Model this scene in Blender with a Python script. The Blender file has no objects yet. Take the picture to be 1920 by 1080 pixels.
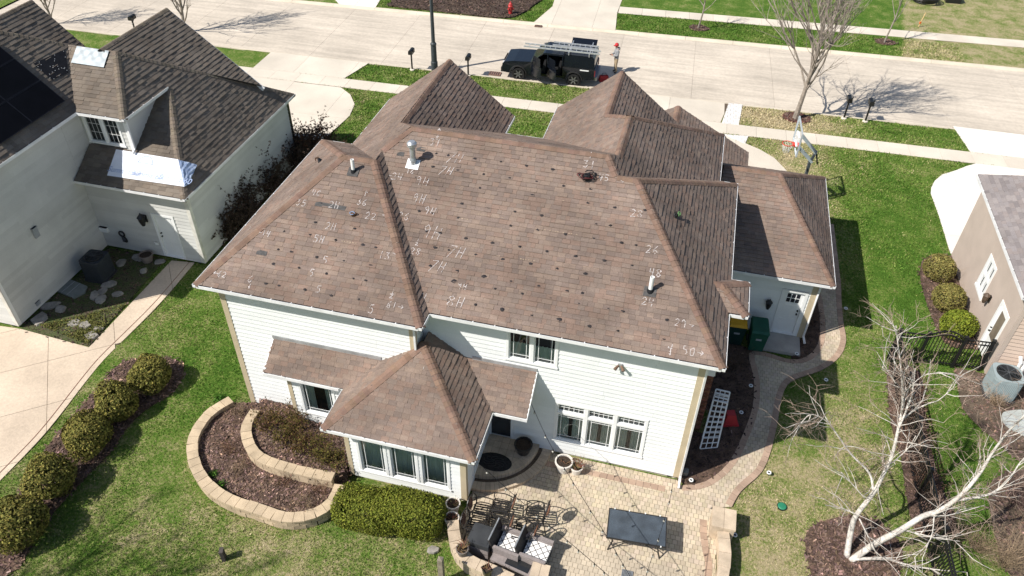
import bpy, math, random
import numpy as np
from mathutils import Vector, Matrix
R = math.radians
random.seed(7); rng = np.random.default_rng(7)
S = bpy.context.scene
COL = S.collection
# ------------------------------------------------------------------ camera
FPX = 1462.57; YAW, PITCH, ROLL = -0.238142, 0.701961, -0.020829; CAM = np.array([0., 0., 20.])
_f = np.array([math.sin(YAW)*math.cos(PITCH), math.cos(YAW)*math.cos(PITCH), -math.sin(PITCH)])
_r = np.array([math.cos(YAW), -math.sin(YAW), 0]); _d = np.cross(_f, _r)
CR = math.cos(ROLL)*_r + math.sin(ROLL)*_d; CD = -math.sin(ROLL)*_r + math.cos(ROLL)*_d
cd = bpy.data.cameras.new('camera'); cam = bpy.data.objects.new('camera', cd); COL.objects.link(cam)
cd.sensor_width = 36; cd.lens = FPX/1920*36; cd.clip_end = 2000; cd.clip_start = .1
mw = Matrix.Identity(4)
for i in range(3):
    mw[i][0] = CR[i]; mw[i][1] = -CD[i]; mw[i][2] = -_f[i]; mw[i][3] = CAM[i]
cam.matrix_world = mw; S.camera = cam
S.render.resolution_x, S.render.resolution_y = 1024, 576
# ------------------------------------------------------------------ sky and sun
SUN = Vector((.75, .60, -1)).normalized()          # direction the light travels
w = bpy.data.worlds.new('World'); S.world = w; w.use_nodes = True
nt = w.node_tree; bg = nt.nodes['Background']; sky = nt.nodes.new('ShaderNodeTexSky'); sky.sky_type = 'NISHITA'
sky.sun_disc = False; sky.sun_elevation = math.asin(-SUN.z); sky.sun_rotation = math.atan2(-SUN.x, -SUN.y)
nt.links.new(sky.outputs[0], bg.inputs[0]); bg.inputs[1].default_value = .08
sl = bpy.data.lights.new('sun', 'SUN'); sl.energy = 4.6; sl.angle = R(.53); sl.color = (1, .95, .88)
so = bpy.data.objects.new('sun', sl); COL.objects.link(so); so.rotation_euler = SUN.to_track_quat('-Z', 'Y').to_euler(); so.location = (-30, -20, 40)
S.view_settings.view_transform = 'Standard'; S.view_settings.look = 'None'; S.view_settings.exposure = .46; S.view_settings.gamma = 1

# ------------------------------------------------------------------ measuring helpers
def gp(px, py, z=0.):            # the place on the level plane z that a point of the photograph shows
    r = CR*((px-960)/FPX) + CD*((py-540)/FPX) + _f
    p = CAM + r*((z-CAM[2])/r[2]); return (float(p[0]), float(p[1]))
def gp3(px, py, z=0.): a = gp(px, py, z); return (a[0], a[1], z)
def onpl(px, py, P, n):
    r = CR*((px-960)/FPX) + CD*((py-540)/FPX) + _f; n = np.array(n, float)
    return CAM + r*(np.dot(n, np.array(P)-CAM)/np.dot(n, r))
def proj(P):
    v = np.asarray(P, float)-CAM; z = v@_f; return 960+FPX*(v@CR)/z, 540+FPX*(v@CD)/z
def gpl(*pts, z=0.): return [gp(a, b, z) for a, b in pts]

# ------------------------------------------------------------------ materials
MATS = {}
def nn(nt, t, **k):
    n = nt.nodes.new(t)
    for a, b in k.items(): setattr(n, a, b)
    return n
def mat(name, c, rough=.8, var=.15, scale=3., fine=.0, fscale=60., bump=0., bscale=40., metal=0., tint=False, rnd=0., spec=.3, c2=None):
    """base colour broken up by a broad and a fine noise; tint = per-piece colour attribute; rnd = per-object variation"""
    if name in MATS: return MATS[name]
    m = bpy.data.materials.new(name); m.use_nodes = True; nt = m.node_tree; b = nt.nodes['Principled BSDF']
    b.inputs['Roughness'].default_value = rough; b.inputs['Metallic'].default_value = metal; b.inputs['Specular IOR Level'].default_value = spec
    co = nn(nt, 'ShaderNodeNewGeometry'); L = nt.links.new
    n1 = nn(nt, 'ShaderNodeTexNoise'); n1.inputs['Scale'].default_value = scale; n1.inputs['Detail'].default_value = 6; L(co.outputs['Position'], n1.inputs['Vector'])
    mx = nn(nt, 'ShaderNodeMix', data_type='RGBA'); k2 = c2 or tuple(x*(1-var*1.6) for x in c); k1 = c if c2 else tuple(min(1, x*(1+var)) for x in c)
    mx.inputs['A'].default_value = (*k1, 1); mx.inputs['B'].default_value = (*k2, 1)
    rp = nn(nt, 'ShaderNodeMapRange'); rp.inputs[1].default_value = .3; rp.inputs[2].default_value = .7; L(n1.outputs['Fac'], rp.inputs[0]); L(rp.outputs[0], mx.inputs['Factor'])
    out = mx.outputs['Result']
    def mul(out, fac):
        v = nn(nt, 'ShaderNodeVectorMath', operation='MULTIPLY'); L(out, v.inputs[0]); L(fac, v.inputs[1]); return v.outputs[0]
    if fine:
        n2 = nn(nt, 'ShaderNodeTexNoise'); n2.inputs['Scale'].default_value = fscale; n2.inputs['Detail'].default_value = 3; L(co.outputs['Position'], n2.inputs['Vector'])
        r2 = nn(nt, 'ShaderNodeMapRange'); r2.inputs[1].default_value = .3; r2.inputs[2].default_value = .7; r2.inputs[3].default_value = 1-fine; r2.inputs[4].default_value = 1+fine
        L(n2.outputs['Fac'], r2.inputs[0]); out = mul(out, r2.outputs[0])
    if tint:
        a = nn(nt, 'ShaderNodeAttribute', attribute_name='tint'); out = mul(out, a.outputs['Color'])
    if rnd:
        oi = nn(nt, 'ShaderNodeObjectInfo'); r3 = nn(nt, 'ShaderNodeMapRange'); r3.inputs[3].default_value = 1-rnd; r3.inputs[4].default_value = 1+rnd
        L(oi.outputs['Random'], r3.inputs[0]); out = mul(out, r3.outputs[0])
    L(out, b.inputs['Base Color'])
    if bump:
        n3 = nn(nt, 'ShaderNodeTexNoise'); n3.inputs['Scale'].default_value = bscale; n3.inputs['Detail'].default_value = 4; L(co.outputs['Position'], n3.inputs['Vector'])
        bp = nn(nt, 'ShaderNodeBump'); bp.inputs['Strength'].default_value = bump; bp.inputs['Distance'].default_value = .02; L(n3.outputs['Fac'], bp.inputs['Height']); L(bp.outputs[0], b.inputs['Normal'])
    MATS[name] = m; return m
def glass_mat():
    m = bpy.data.materials.new('window_glass'); m.use_nodes = True; nt = m.node_tree; nt.nodes.remove(nt.nodes['Principled BSDF']); L = nt.links.new
    t = nn(nt, 'ShaderNodeBsdfTransparent'); t.inputs[0].default_value = (.86, .92, .90, 1); g = nn(nt, 'ShaderNodeBsdfGlossy'); g.inputs[1].default_value = .03; g.inputs[0].default_value = (.9, .95, 1, 1)
    lw = nn(nt, 'ShaderNodeFresnel'); lw.inputs[0].default_value = 1.6; mx = nn(nt, 'ShaderNodeMixShader'); L(lw.outputs[0], mx.inputs[0]); L(t.outputs[0], mx.inputs[1]); L(g.outputs[0], mx.inputs[2]); L(mx.outputs[0], nt.nodes['Material Output'].inputs[0])
    MATS['glass'] = m; return m
GLASS = glass_mat()
def lawn_mat():
    m = bpy.data.materials.new('lawn'); m.use_nodes = True; nt = m.node_tree; b = nt.nodes['Principled BSDF']; L = nt.links.new
    b.inputs['Roughness'].default_value = .9; b.inputs['Specular IOR Level'].default_value = .1
    co = nn(nt, 'ShaderNodeNewGeometry'); a = nn(nt, 'ShaderNodeAttribute', attribute_name='dry')
    def noise(s, d): n = nn(nt, 'ShaderNodeTexNoise'); n.inputs['Scale'].default_value = s; n.inputs['Detail'].default_value = d; n.inputs['Roughness'].default_value = .65; L(co.outputs['Position'], n.inputs['Vector']); return n.outputs['Fac']
    def math_(op, x, y): n = nn(nt, 'ShaderNodeMath', operation=op); (L(x, n.inputs[0]) if not isinstance(x, float) else setattr(n.inputs[0], 'default_value', x)); (L(y, n.inputs[1]) if not isinstance(y, float) else setattr(n.inputs[1], 'default_value', y)); return n.outputs[0]
    n1 = math_('MULTIPLY', math_('SUBTRACT', noise(1.1, 8), .5), 2.0); n2 = math_('MULTIPLY', math_('SUBTRACT', noise(11., 6), .5), 2.1)
    f = math_('ADD', math_('ADD', a.outputs['Fac'], n1), n2)
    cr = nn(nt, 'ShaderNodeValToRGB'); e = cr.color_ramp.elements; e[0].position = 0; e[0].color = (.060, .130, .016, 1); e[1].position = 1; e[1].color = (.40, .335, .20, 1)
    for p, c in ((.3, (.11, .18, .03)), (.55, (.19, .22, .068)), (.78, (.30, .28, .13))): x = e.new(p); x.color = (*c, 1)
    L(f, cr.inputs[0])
    n3 = nn(nt, 'ShaderNodeMapRange'); n3.inputs[1].default_value = .25; n3.inputs[2].default_value = .75; n3.inputs[3].default_value = .5; n3.inputs[4].default_value = 1.45; L(noise(45., 4), n3.inputs[0])
    v = nn(nt, 'ShaderNodeVectorMath', operation='MULTIPLY'); L(cr.outputs[0], v.inputs[0]); L(n3.outputs[0], v.inputs[1]); L(v.outputs[0], b.inputs['Base Color'])
    bp = nn(nt, 'ShaderNodeBump'); bp.inputs['Strength'].default_value = .9; bp.inputs['Distance'].default_value = .05; L(noise(30., 5), bp.inputs['Height']); L(bp.outputs[0], b.inputs['Normal'])
    return m
LAWN = lawn_mat()
ROOF = mat('brown_asphalt_shingle', (.208, .158, .130), .95, .17, .6, .38, 110, .25, 90, tint=True, spec=.15)
ROOFN = mat('grey_brown_asphalt_shingle', (.180, .152, .125), .95, .15, .6, .35, 120, .25, 90, tint=True, spec=.15)
ROOFG = mat('grey_asphalt_shingle', (.25, .225, .22), .95, .1, .8, .3, 120, .25, 90, tint=True, spec=.15)
FELT = mat('black_felt', (.012, .012, .015), .7, .2, 6, .2, 80)
CAPM = mat('brown_ridge_shingle', (.205, .138, .106), .95, .12, 2, .3, 120, .25, 90, tint=True, spec=.15)
CAPN = mat('grey_ridge_shingle', (.19, .16, .125), .95, .12, 2, .3, 120, .25, 90, tint=True, spec=.15)
WHITE = mat('white_paint', (.80, .81, .80), .45, .03, 2, .02, 60)
SIDE = mat('white_lap_siding', (.75, .768, .76), .6, .03, 1.2, .03, 30, .1, 60, rnd=.035)
SIDEN = mat('cream_lap_siding', (.57, .57, .545), .6, .06, .8, .04, 30, .1, 60, rnd=.065)
SIDER = mat('pink_beige_lap_siding', (.60, .47, .385), .6, .03, 1.2, .03, 30, rnd=.02)
STUCCO = mat('beige_render', (.50, .415, .355), .85, .05, 1.5, .06, 60, .3, 70)
TRIM = mat('tan_trim', (.50, .42, .29), .6, .06, 3, .04, 40)
GUT = mat('gutter_aluminium', (.76, .76, .76), .35, .08, 3, .06, 30)
DARK = mat('dark_interior', (.02, .022, .022), .9)
BLACK = mat('black_metal', (.012, .012, .013), .4, .1, 8, spec=.5)
CURT = mat('curtain_cloth', (.58, .63, .59), .9, .08, 4, .1, 30)
CONC = mat('concrete', (.63, .565, .47), .9, .08, .5, .07, 30, .15, 80, rnd=.05)
CONCW = mat('new_white_concrete', (.75, .70, .63), .9, .05, .5, .05, 30, .1, 80, rnd=.03)
STREET = mat('street_concrete', (.575, .505, .415), .92, .09, .25, .07, 6, .1, 60, rnd=.03)
def streaks(m, sc=(.12, 1.5, 1), f0=.42, f1=.72, v0=1.03, v1=.74, ns=1.6):
    nt = m.node_tree; L = nt.links.new; b = nt.nodes['Principled BSDF']; src = b.inputs['Base Color'].links[0].from_socket; g = nn(nt, 'ShaderNodeNewGeometry'); mp = nn(nt, 'ShaderNodeMapping'); mp.inputs['Rotation'].default_value = (0, 0, -.04); mp.inputs['Scale'].default_value = sc; L(g.outputs['Position'], mp.inputs[0])
    n = nn(nt, 'ShaderNodeTexNoise'); n.inputs['Scale'].default_value = ns; n.inputs['Detail'].default_value = 7; n.inputs['Roughness'].default_value = .7; n.inputs['Distortion'].default_value = .6; L(mp.outputs[0], n.inputs['Vector']); r = nn(nt, 'ShaderNodeMapRange'); r.inputs[1].default_value = f0; r.inputs[2].default_value = f1; r.inputs[3].default_value = v0; r.inputs[4].default_value = v1; L(n.outputs['Fac'], r.inputs[0])
    v = nn(nt, 'ShaderNodeVectorMath', operation='MULTIPLY'); L(src, v.inputs[0]); L(r.outputs[0], v.inputs[1]); L(v.outputs[0], b.inputs['Base Color'])
streaks(STREET)
streaks(ROOF, (.55, 2.2, 1.2), .50, .74, .97, 1.34, 1.3)
STAMP = mat('stamped_tan_concrete', (.60, .49, .375), .75, .12, .6, .08, 12, .25, 20, rnd=.03)
KERB = mat('kerb_concrete', (.60, .53, .42), .9, .1, .8, .06, 30)
PAVER = mat('tan_paver', (.485, .41, .31), .9, .12, .7, .1, 60, .25, 70, rnd=.08, tint=True)
BORD = mat('reddish_paver', (.385, .275, .205), .9, .12, 2, .1, 60, .25, 70, rnd=.12, tint=True)
BLOCK = mat('tan_wall_block', (.50, .395, .27), .95, .12, 3, .12, 60, .4, 50, rnd=.1)
MULCH = mat('bark_mulch', (.105, .068, .05), .97, .3, 3, .5, 40, .9, 35)
CHIP = mat('mulch_chip', (.15, .105, .085), .95, .2, 3, tint=True)
SOIL = mat('bare_soil', (.12, .09, .065), .97, .3, 1.5, .4, 20, .8, 18)
LEAF = mat('leaf', (1, 1, 1), .75, .1, 3, tint=True, spec=.15)
BARK = mat('grey_bark', (.28, .24, .20), .95, .2, 8, .2, 50, .4, 30)
TWIG = mat('pale_twig', (.30, .255, .215), .95, .2, 5)
BIRCH = mat('birch_bark', (.56, .52, .47), .85, .22, 4, .25, 18)
BTWIG = mat('birch_twig', (.30, .225, .18), .9, .2, 5)
CHALK = mat('white_chalk', (.54, .49, .47), .95, .15, 8, .35, 60)
TAR = mat('torn_black_tab', (.025, .022, .024), .8, .3, 20)

# ------------------------------------------------------------------ mesh helpers
def fast(name, V, F, m, tint=None):
    """mesh from arrays, all faces with the same corner count"""
    V = np.asarray(V, np.float32); F = np.asarray(F, np.int32); k = F.shape[1]
    me = bpy.data.meshes.new(name); me.vertices.add(len(V)); me.vertices.foreach_set('co', V.ravel())
    me.loops.add(F.size); me.loops.foreach_set('vertex_index', F.ravel()); me.polygons.add(len(F)); me.polygons.foreach_set('loop_start', np.arange(0, F.size, k, dtype=np.int32))
    me.update(calc_edges=True); me.materials.append(m)
    if tint is not None:
        a = me.color_attributes.new('tint', 'FLOAT_COLOR', 'CORNER'); t = np.ones((F.size, 4), np.float32); t[:, :3] = np.repeat(np.asarray(tint, np.float32), k, 0); a.data.foreach_set('color', t.ravel())
    return me
class MB:
    def __init__(s): s.v = []; s.f = []; s.t = []; s.mi = []; s.c = (1, 1, 1); s.m = 0
    def face(s, *pts):
        n = len(s.v); s.v += [tuple(p) for p in pts]; s.f.append(tuple(range(n, n+len(pts)))); s.t.append(s.c); s.mi.append(s.m)
    def add(s, V, F):
        n = len(s.v); s.v += [tuple(p) for p in V]
        for f in F: s.f.append(tuple(n+i for i in f)); s.t.append(s.c); s.mi.append(s.m)
    def box(s, x0, y0, z0, x1, y1, z1):
        s.add([(x0, y0, z0), (x1, y0, z0), (x1, y1, z0), (x0, y1, z0), (x0, y0, z1), (x1, y0, z1), (x1, y1, z1), (x0, y1, z1)],
              [(3, 2, 1, 0), (4, 5, 6, 7), (0, 1, 5, 4), (1, 2, 6, 5), (2, 3, 7, 6), (3, 0, 4, 7)]); return s
    def bar(s, a, b, w, h=None, up=(0, 0, 1)):      # rectangular bar from a to b
        a, b = Vector(a), Vector(b); d = (b-a).normalized(); u = Vector(up)
        if abs(d.dot(u)) > .98: u = Vector((1, 0, 0))
        x = d.cross(u).normalized()*(w/2); y = x.normalized().cross(d).normalized()*((h or w)/2)
        s.add([a-x-y, a+x-y, a+x+y, a-x+y, b-x-y, b+x-y, b+x+y, b-x+y], [(0, 1, 2, 3), (7, 6, 5, 4), (0, 4, 5, 1), (1, 5, 6, 2), (2, 6, 7, 3), (3, 7, 4, 0)]); return s
    def tube(s, P, Rd, n=6, cap=True):
        P = [Vector(p) for p in P]; Rd = Rd if isinstance(Rd, (list, tuple)) else [Rd]*len(P); V = []; x = None
        for i, p in enumerate(P):
            d = (P[min(i+1, len(P)-1)]-P[max(i-1, 0)])
            if d.length < 1e-6: d = Vector((0, 0, 1))
            d.normalize()
            if x is None: x = d.orthogonal().normalized()
            else: x = (x-d*x.dot(d)); x = x.normalized() if x.length > 1e-6 else d.orthogonal().normalized()
            y = d.cross(x)
            for k in range(n): a = 2*math.pi*k/n; V.append(p+(x*math.cos(a)+y*math.sin(a))*Rd[i])
        F = [(i*n+k, i*n+(k+1) % n, (i+1)*n+(k+1) % n, (i+1)*n+k) for i in range(len(P)-1) for k in range(n)]
        if cap: F += [tuple(range(n))[::-1], tuple((len(P)-1)*n+k for k in range(n))]
        s.add(V, F); return s
    def lathe(s, prof, n=16, c=(0, 0, 0), sx=1, sy=1):        # (radius, height) profile
        V = []; 
        for r, z in prof:
            for k in range(n): a = 2*math.pi*k/n; V.append((c[0]+r*math.cos(a)*sx, c[1]+r*math.sin(a)*sy, c[2]+z))
        F = [(i*n+k, i*n+(k+1) % n, (i+1)*n+(k+1) % n, (i+1)*n+k) for i in range(len(prof)-1) for k in range(n)]
        if prof[0][0] > 1e-4: F.append(tuple(range(n))[::-1])
        if prof[-1][0] > 1e-4: F.append(tuple((len(prof)-1)*n+k for k in range(n)))
        s.add(V, F); return s
    def prism(s, poly, h0, h1, fn=None):            # 2-D outline raised from h0 to h1; fn maps (u,v,h) to space
        fn = fn or (lambda u, v, h: (u, v, h)); n = len(poly)
        if sum(poly[i][0]*poly[(i+1) % n][1]-poly[(i+1) % n][0]*poly[i][1] for i in range(n)) < 0: poly = poly[::-1]
        s.add([fn(u, v, h0) for u, v in poly]+[fn(u, v, h1) for u, v in poly], [tuple(range(n, 2*n))]+[(i, (i+1) % n, n+(i+1) % n, n+i) for i in range(n)]+[tuple(range(n))[::-1]]); return s
    def mesh(s, name, m, tint=False, smooth=False):
        me = bpy.data.meshes.new(name); me.from_pydata(s.v, [], s.f)
        for x in (m if isinstance(m, (list, tuple)) else [m]): me.materials.append(x)
        if any(s.mi): me.polygons.foreach_set('material_index', s.mi)
        if tint:
            a = me.color_attributes.new('tint', 'FLOAT_COLOR', 'CORNER'); k = np.array([len(f) for f in s.f]); t = np.ones((k.sum(), 4), np.float32); t[:, :3] = np.repeat(np.array(s.t, np.float32), k, 0); a.data.foreach_set('color', t.ravel())
        if smooth: me.polygons.foreach_set('use_smooth', [True]*len(s.f))
        return me
def put(name, me, parent=None, loc=None):
    o = bpy.data.objects.new(name, me); COL.objects.link(o)
    if parent is not None:
        o.parent = parent
        if parent.type == 'EMPTY' and parent.get('_w'): o.matrix_parent_inverse = Matrix.Translation(-Vector(parent.location))
    if loc is not None: o.location = loc
    return o
def tag(o, label=None, cat=None, group=None, kind=None):
    if label: o['label'] = label
    if cat: o['category'] = cat
    if group: o['group'] = group
    if kind: o['kind'] = kind
    return o
def root(name, loc, label, cat, group=None, world=False, rz=0):
    e = bpy.data.objects.new(name, None); COL.objects.link(e); e.location = loc; e.empty_display_size = .2
    if world: e['_w'] = 1
    else: e.rotation_euler.z = rz
    return tag(e, label, cat, group)
def part(name, mb, m, parent, **k): return put(name, mb.mesh(name, m, **k), parent)
def copy_tree(o, parent=None):
    c = o.copy(); COL.objects.link(c); c.parent = parent
    for ch in list(o.children): copy_tree(ch, c)
    return c
def clip_half(P, a, b, c):
    out = []; n = len(P)
    for i in range(n):
        p, q = P[i], P[(i+1) % n]; dp = a*p[0]+b*p[1]-c; dq = a*q[0]+b*q[1]-c
        if dp <= 0: out.append(p)
        if (dp < 0 < dq) or (dq < 0 < dp): t = dp/(dp-dq); out.append((p[0]+t*(q[0]-p[0]), p[1]+t*(q[1]-p[1])))
    return out
def clip_cell(P, x0, x1, y0, y1):
    for h in ((-1, 0, -x0), (1, 0, x1), (0, -1, -y0), (0, 1, y1)):
        P = clip_half(P, *h)
        if len(P) < 3: return []
    Q = []
    for p in P:
        if not Q or abs(p[0]-Q[-1][0])+abs(p[1]-Q[-1][1]) > 2e-3: Q.append(p)
    while len(Q) > 1 and abs(Q[0][0]-Q[-1][0])+abs(Q[0][1]-Q[-1][1]) < 2e-3: Q.pop()
    return Q if len(Q) > 2 else []
def area(P): return abs(sum(P[i][0]*P[(i+1) % len(P)][1]-P[(i+1) % len(P)][0]*P[i][1] for i in range(len(P))))/2
def inside(pts, poly):
    x, y = pts[:, 0], pts[:, 1]; r = np.zeros(len(pts), bool); n = len(poly)
    for i in range(n):
        (x0, y0), (x1, y1) = poly[i], poly[(i+1) % n]
        if y0 == y1: continue
        r ^= ((y0 > y) != (y1 > y)) & (x < (x1-x0)*(y-y0)/(y1-y0)+x0)
    return r
def smooth_line(P, k=4, closed=False):          # Catmull-Rom through points of any dimension
    P = [np.array(p, float) for p in P]; n = len(P); out = []
    for i in range(n if closed else n-1):
        p0, p1, p2, p3 = (P[(i-1) % n], P[i], P[(i+1) % n], P[(i+2) % n]) if closed else (P[max(i-1, 0)], P[i], P[i+1], P[min(i+2, n-1)])
        for j in range(k):
            t = j/k; out.append(.5*((2*p1)+(-p0+p2)*t+(2*p0-5*p1+4*p2-p3)*t*t+(-p0+3*p1-3*p2+p3)*t**3))
    if not closed: out.append(P[-1])
    return [tuple(map(float, p)) for p in out]
# ------------------------------------------------------------------ ground, street, paving
yn = lambda x: 41.5+.034*x            # near edge of the street
yf = lambda x: 50.42+.05*x            # far edge
ST = math.atan(.034)
W_L = (-12.42, 14.80); W_J = -6.40; W_Y = 15.47; W_R = 1.62
HOUSES = [[(-12.4, 14.9), (-6.5, 14.9), (-6.5, 15.5), (1.6, 15.5), (1.6, 23), (5.4, 23), (5.4, 30.5), (-11.5, 30.5), (-12.4, 22.5)], [(-8.1, 13), (-4.4, 13), (-4.4, 15.5), (-8.1, 15.5)],
          [(-40, 8), (-22.5, 15.9), (-22.5, 21), (-17.95, 21), (-17.95, 30), (-40, 30)], [(11.9, 22.9), (30, 22.9), (30, 30), (11.9, 30)]]
PAVED = []                            # outlines without grass
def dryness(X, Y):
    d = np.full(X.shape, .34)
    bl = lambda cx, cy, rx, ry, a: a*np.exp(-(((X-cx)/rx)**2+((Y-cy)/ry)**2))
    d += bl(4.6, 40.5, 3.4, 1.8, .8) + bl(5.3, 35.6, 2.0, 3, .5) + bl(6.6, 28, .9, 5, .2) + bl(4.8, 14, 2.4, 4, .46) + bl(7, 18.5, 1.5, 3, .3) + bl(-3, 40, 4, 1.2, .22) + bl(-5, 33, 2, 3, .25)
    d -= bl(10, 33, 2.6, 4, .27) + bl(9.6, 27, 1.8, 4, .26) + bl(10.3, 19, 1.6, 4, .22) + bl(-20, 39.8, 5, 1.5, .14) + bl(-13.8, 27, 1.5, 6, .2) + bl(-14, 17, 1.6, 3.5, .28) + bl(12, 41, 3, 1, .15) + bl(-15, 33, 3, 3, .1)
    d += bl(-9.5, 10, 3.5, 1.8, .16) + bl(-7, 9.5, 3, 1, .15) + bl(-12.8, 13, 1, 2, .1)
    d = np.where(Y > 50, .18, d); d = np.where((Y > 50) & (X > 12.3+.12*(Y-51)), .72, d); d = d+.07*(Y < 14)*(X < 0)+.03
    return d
gx = np.arange(-46, 34.01, .3); gy = np.concatenate([np.arange(5, 40, .3), np.arange(40, 52.6, .15), np.arange(52.6, 72, .4)])
GX, GY = np.meshgrid(gx, gy); sz = np.where((GY > yn(GX)+.02) & (GY < yf(GX)-.02), -.16, 0.)
gz = sz + (.03*np.sin(GX*.9+GY*.35)*np.sin(GY*.7-GX*.2))*(sz == 0)*(np.abs(GY-46) > 6)*.6 - .012
V = np.stack([GX.ravel(), GY.ravel(), gz.ravel()], 1); nx, ny = len(gx), len(gy)
i0 = (np.arange(ny-1)[:, None]*nx+np.arange(nx-1)[None]).ravel(); F = np.stack([i0, i0+1, i0+nx+1, i0+nx], 1)
bx = [(-400, -400), (400, -400), (400, 400), (-400, 400)]; cx = [(-46, 5), (gx[-1], 5), (gx[-1], gy[-1]), (-46, gy[-1])]
n0 = len(V); V = np.concatenate([V, [(x, y, -.02) for x, y in bx+cx]]); F = np.concatenate([F, [(n0+i, n0+(i+1) % 4, n0+4+(i+1) % 4, n0+4+i) for i in range(4)]])
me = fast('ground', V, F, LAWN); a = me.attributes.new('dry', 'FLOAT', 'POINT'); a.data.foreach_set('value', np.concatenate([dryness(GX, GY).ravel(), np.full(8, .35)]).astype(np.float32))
me.polygons.foreach_set('use_smooth', [True]*len(F)); tag(put('ground', me), kind='structure')

def paving(name, poly, du, dv, ang, z0, z1, m, piece='slab', gap=.012, bond=0., limit=300, amin=.015, origin=(0, 0), base=None, jitter=0., keep=None):
    """outline cut into pieces with open joints: the largest in view are objects of their own, the rest one joined part"""
    PAVED.append(poly); ca, sa = math.cos(ang), math.sin(ang)
    P = [((x-origin[0])*ca+(y-origin[1])*sa, -(x-origin[0])*sa+(y-origin[1])*ca) for x, y in poly]
    b = MB(); b.prism(poly, z0-.02, z1-.02); o = part(name, b, base or SOIL, None); tag(o, kind='structure')
    u0, u1 = min(p[0] for p in P), max(p[0] for p in P); v0, v1 = min(p[1] for p in P), max(p[1] for p in P); cells = []
    for j in range(math.floor(v0/dv), math.ceil(v1/dv)):
        off = bond*du*(j % 2)
        for i in range(math.floor((u0-off)/du), math.ceil((u1-off)/du)):
            Q = clip_cell(P, i*du+off+gap/2, (i+1)*du+off-gap/2, j*dv+gap/2, (j+1)*dv-gap/2)
            if Q and area(Q) > amin*du*min(du, dv):
                W = [(u*ca-v*sa+origin[0], u*sa+v*ca+origin[1]) for u, v in Q]
                if keep and not keep(W): continue
                c = np.mean(W, 0); px = proj((c[0], c[1], z1)); vis = -20 < px[0] < 1940 and -20 < px[1] < 1100
                cells.append((vis*area(Q)/((c[0])**2+(c[1])**2+400), W))
    cells.sort(key=lambda c: -c[0]); rest = MB()
    for k, (s, W) in enumerate(cells):
        h = random.uniform(-jitter, jitter)
        if k < limit and s > 0: b = MB(); b.prism(W, z0, z1+h); put(piece, b.mesh(piece, m, tint=True), o)
        else: t = random.uniform(.88, 1.12); rest.c = (t, t*random.uniform(.97, 1.02), t*random.uniform(.94, 1.02)); rest.prism(W, z0, z1+h)
    if rest.f: tag(part(piece+'s', rest, m, o, tint=True), kind='stuff')
    return o
# street: concrete panels
xs = list(np.arange(-46, 35, 9.))
street = [(-46, yn(-46)+.28), (34, yn(34)+.28), (34, yf(34)-.28), (-46, yf(-46)-.28)]
paving('street', street, 4.6, 3.0, ST+.006, -.2, -.1, STREET, 'street_panel', .012, origin=(0, 42.0), base=mat('joint_filler', (.40, .355, .30), .9))
for nm, f, s in (('near_kerb', yn, 1), ('far_kerb', yf, -1)):
    b = MB(); b.prism([(-46, f(-46)), (34, f(34)), (34, f(34)+s*.02), (-46, f(-46)+s*.02)], -.3, -.06); o = tag(part('kerb', b, SOIL, None), kind='structure')
    for x in np.arange(-40, 30, 3.):
        x1 = x+2.985; b = MB()
        for p, q in ((x, x1),):
            prof = [(0, .012), (.12, .008), (.24, -.04), (.34, -.088), (.34, -.25), (0, -.25)]
            A = [(p, f(p)+s*d-(.03*s), h) for d, h in prof]; B = [(q, f(q)+s*d-(.03*s), h) for d, h in prof]; n = len(prof)
            b.add(A+B, [(i, (i+1) % n, n+(i+1) % n, n+i) for i in range(n)]+[tuple(range(n)), tuple(range(2*n-1, n-1, -1))])
        put('kerb_stone', b.mesh('kerb_stone', KERB), o)
# public walks
wt = lambda x: 39.13+.032*x; wb = lambda x: 38.02+.029*x
paving('near_sidewalk', [(-46, wb(-46)), (34, wb(34)), (34, wt(34)), (-46, wt(-46))], 1.52, 40, math.atan(.030), -.06, .022, CONC, origin=(2.7, 19))
ft = lambda x: 54.72+.066*x; fb = lambda x: 53.52+.066*x
paving('far_sidewalk', [(-5.9, fb(-5.9)), (32, fb(32)), (32, ft(32)), (-5.9, ft(-5.9))], 1.6, 60, math.atan(.066), -.06, .022, CONC, origin=(-5.9, 30))
nosl = lambda W: not (wb(np.mean(W, 0)[0]) < np.mean(W, 0)[1] < wt(np.mean(W, 0)[0]))
# driveways: apron between street and walk, then the drive itself
def drive(nm, ap, body, du, dv, m, ang=ST, org=(0, 0)):
    paving(nm+'_apron', ap, du, 30, ang, -.06, .024, m, origin=(org[0], 20)); 
    if body: paving(nm, body, du, dv, ang, -.06, .024, m, origin=org)
drive('neighbour_driveway', [(-25.3, yn(-25.3)), (-19.0, yn(-19)), (-19.57, wt(-19.57)+.012), (-25.25, wt(-25.25)+.012)], [(-26, wb(-26)-.012), (-19.35, wb(-19.35)-.012), gp(657, 178), gp(665, 196), gp(656, 217), gp(640, 233), gp(622, 249), gp(600, 268), (-17.6, 29.3), (-17.6, 31.5), (-26, 31.5)], 3.2, 3.4, CONC, org=(-22.1, 37.3))
drive('front_driveway', [(-3.4, yn(-3.4)), gp(1366, 195), (1.75, wt(1.75)+.012), (-3.4, wt(-3.4)+.012)], [(-3.4, wb(-3.4)-.012), (1.9, wb(1.9)-.012), gp(1376, 262), gp(1397, 269), gp(1425, 281), gp(1452, 297), gp(1475, 321), (5.0, 30.4), (-3.4, 31)], 3.0, 3.4, CONC, org=(-.4, 38))
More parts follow.
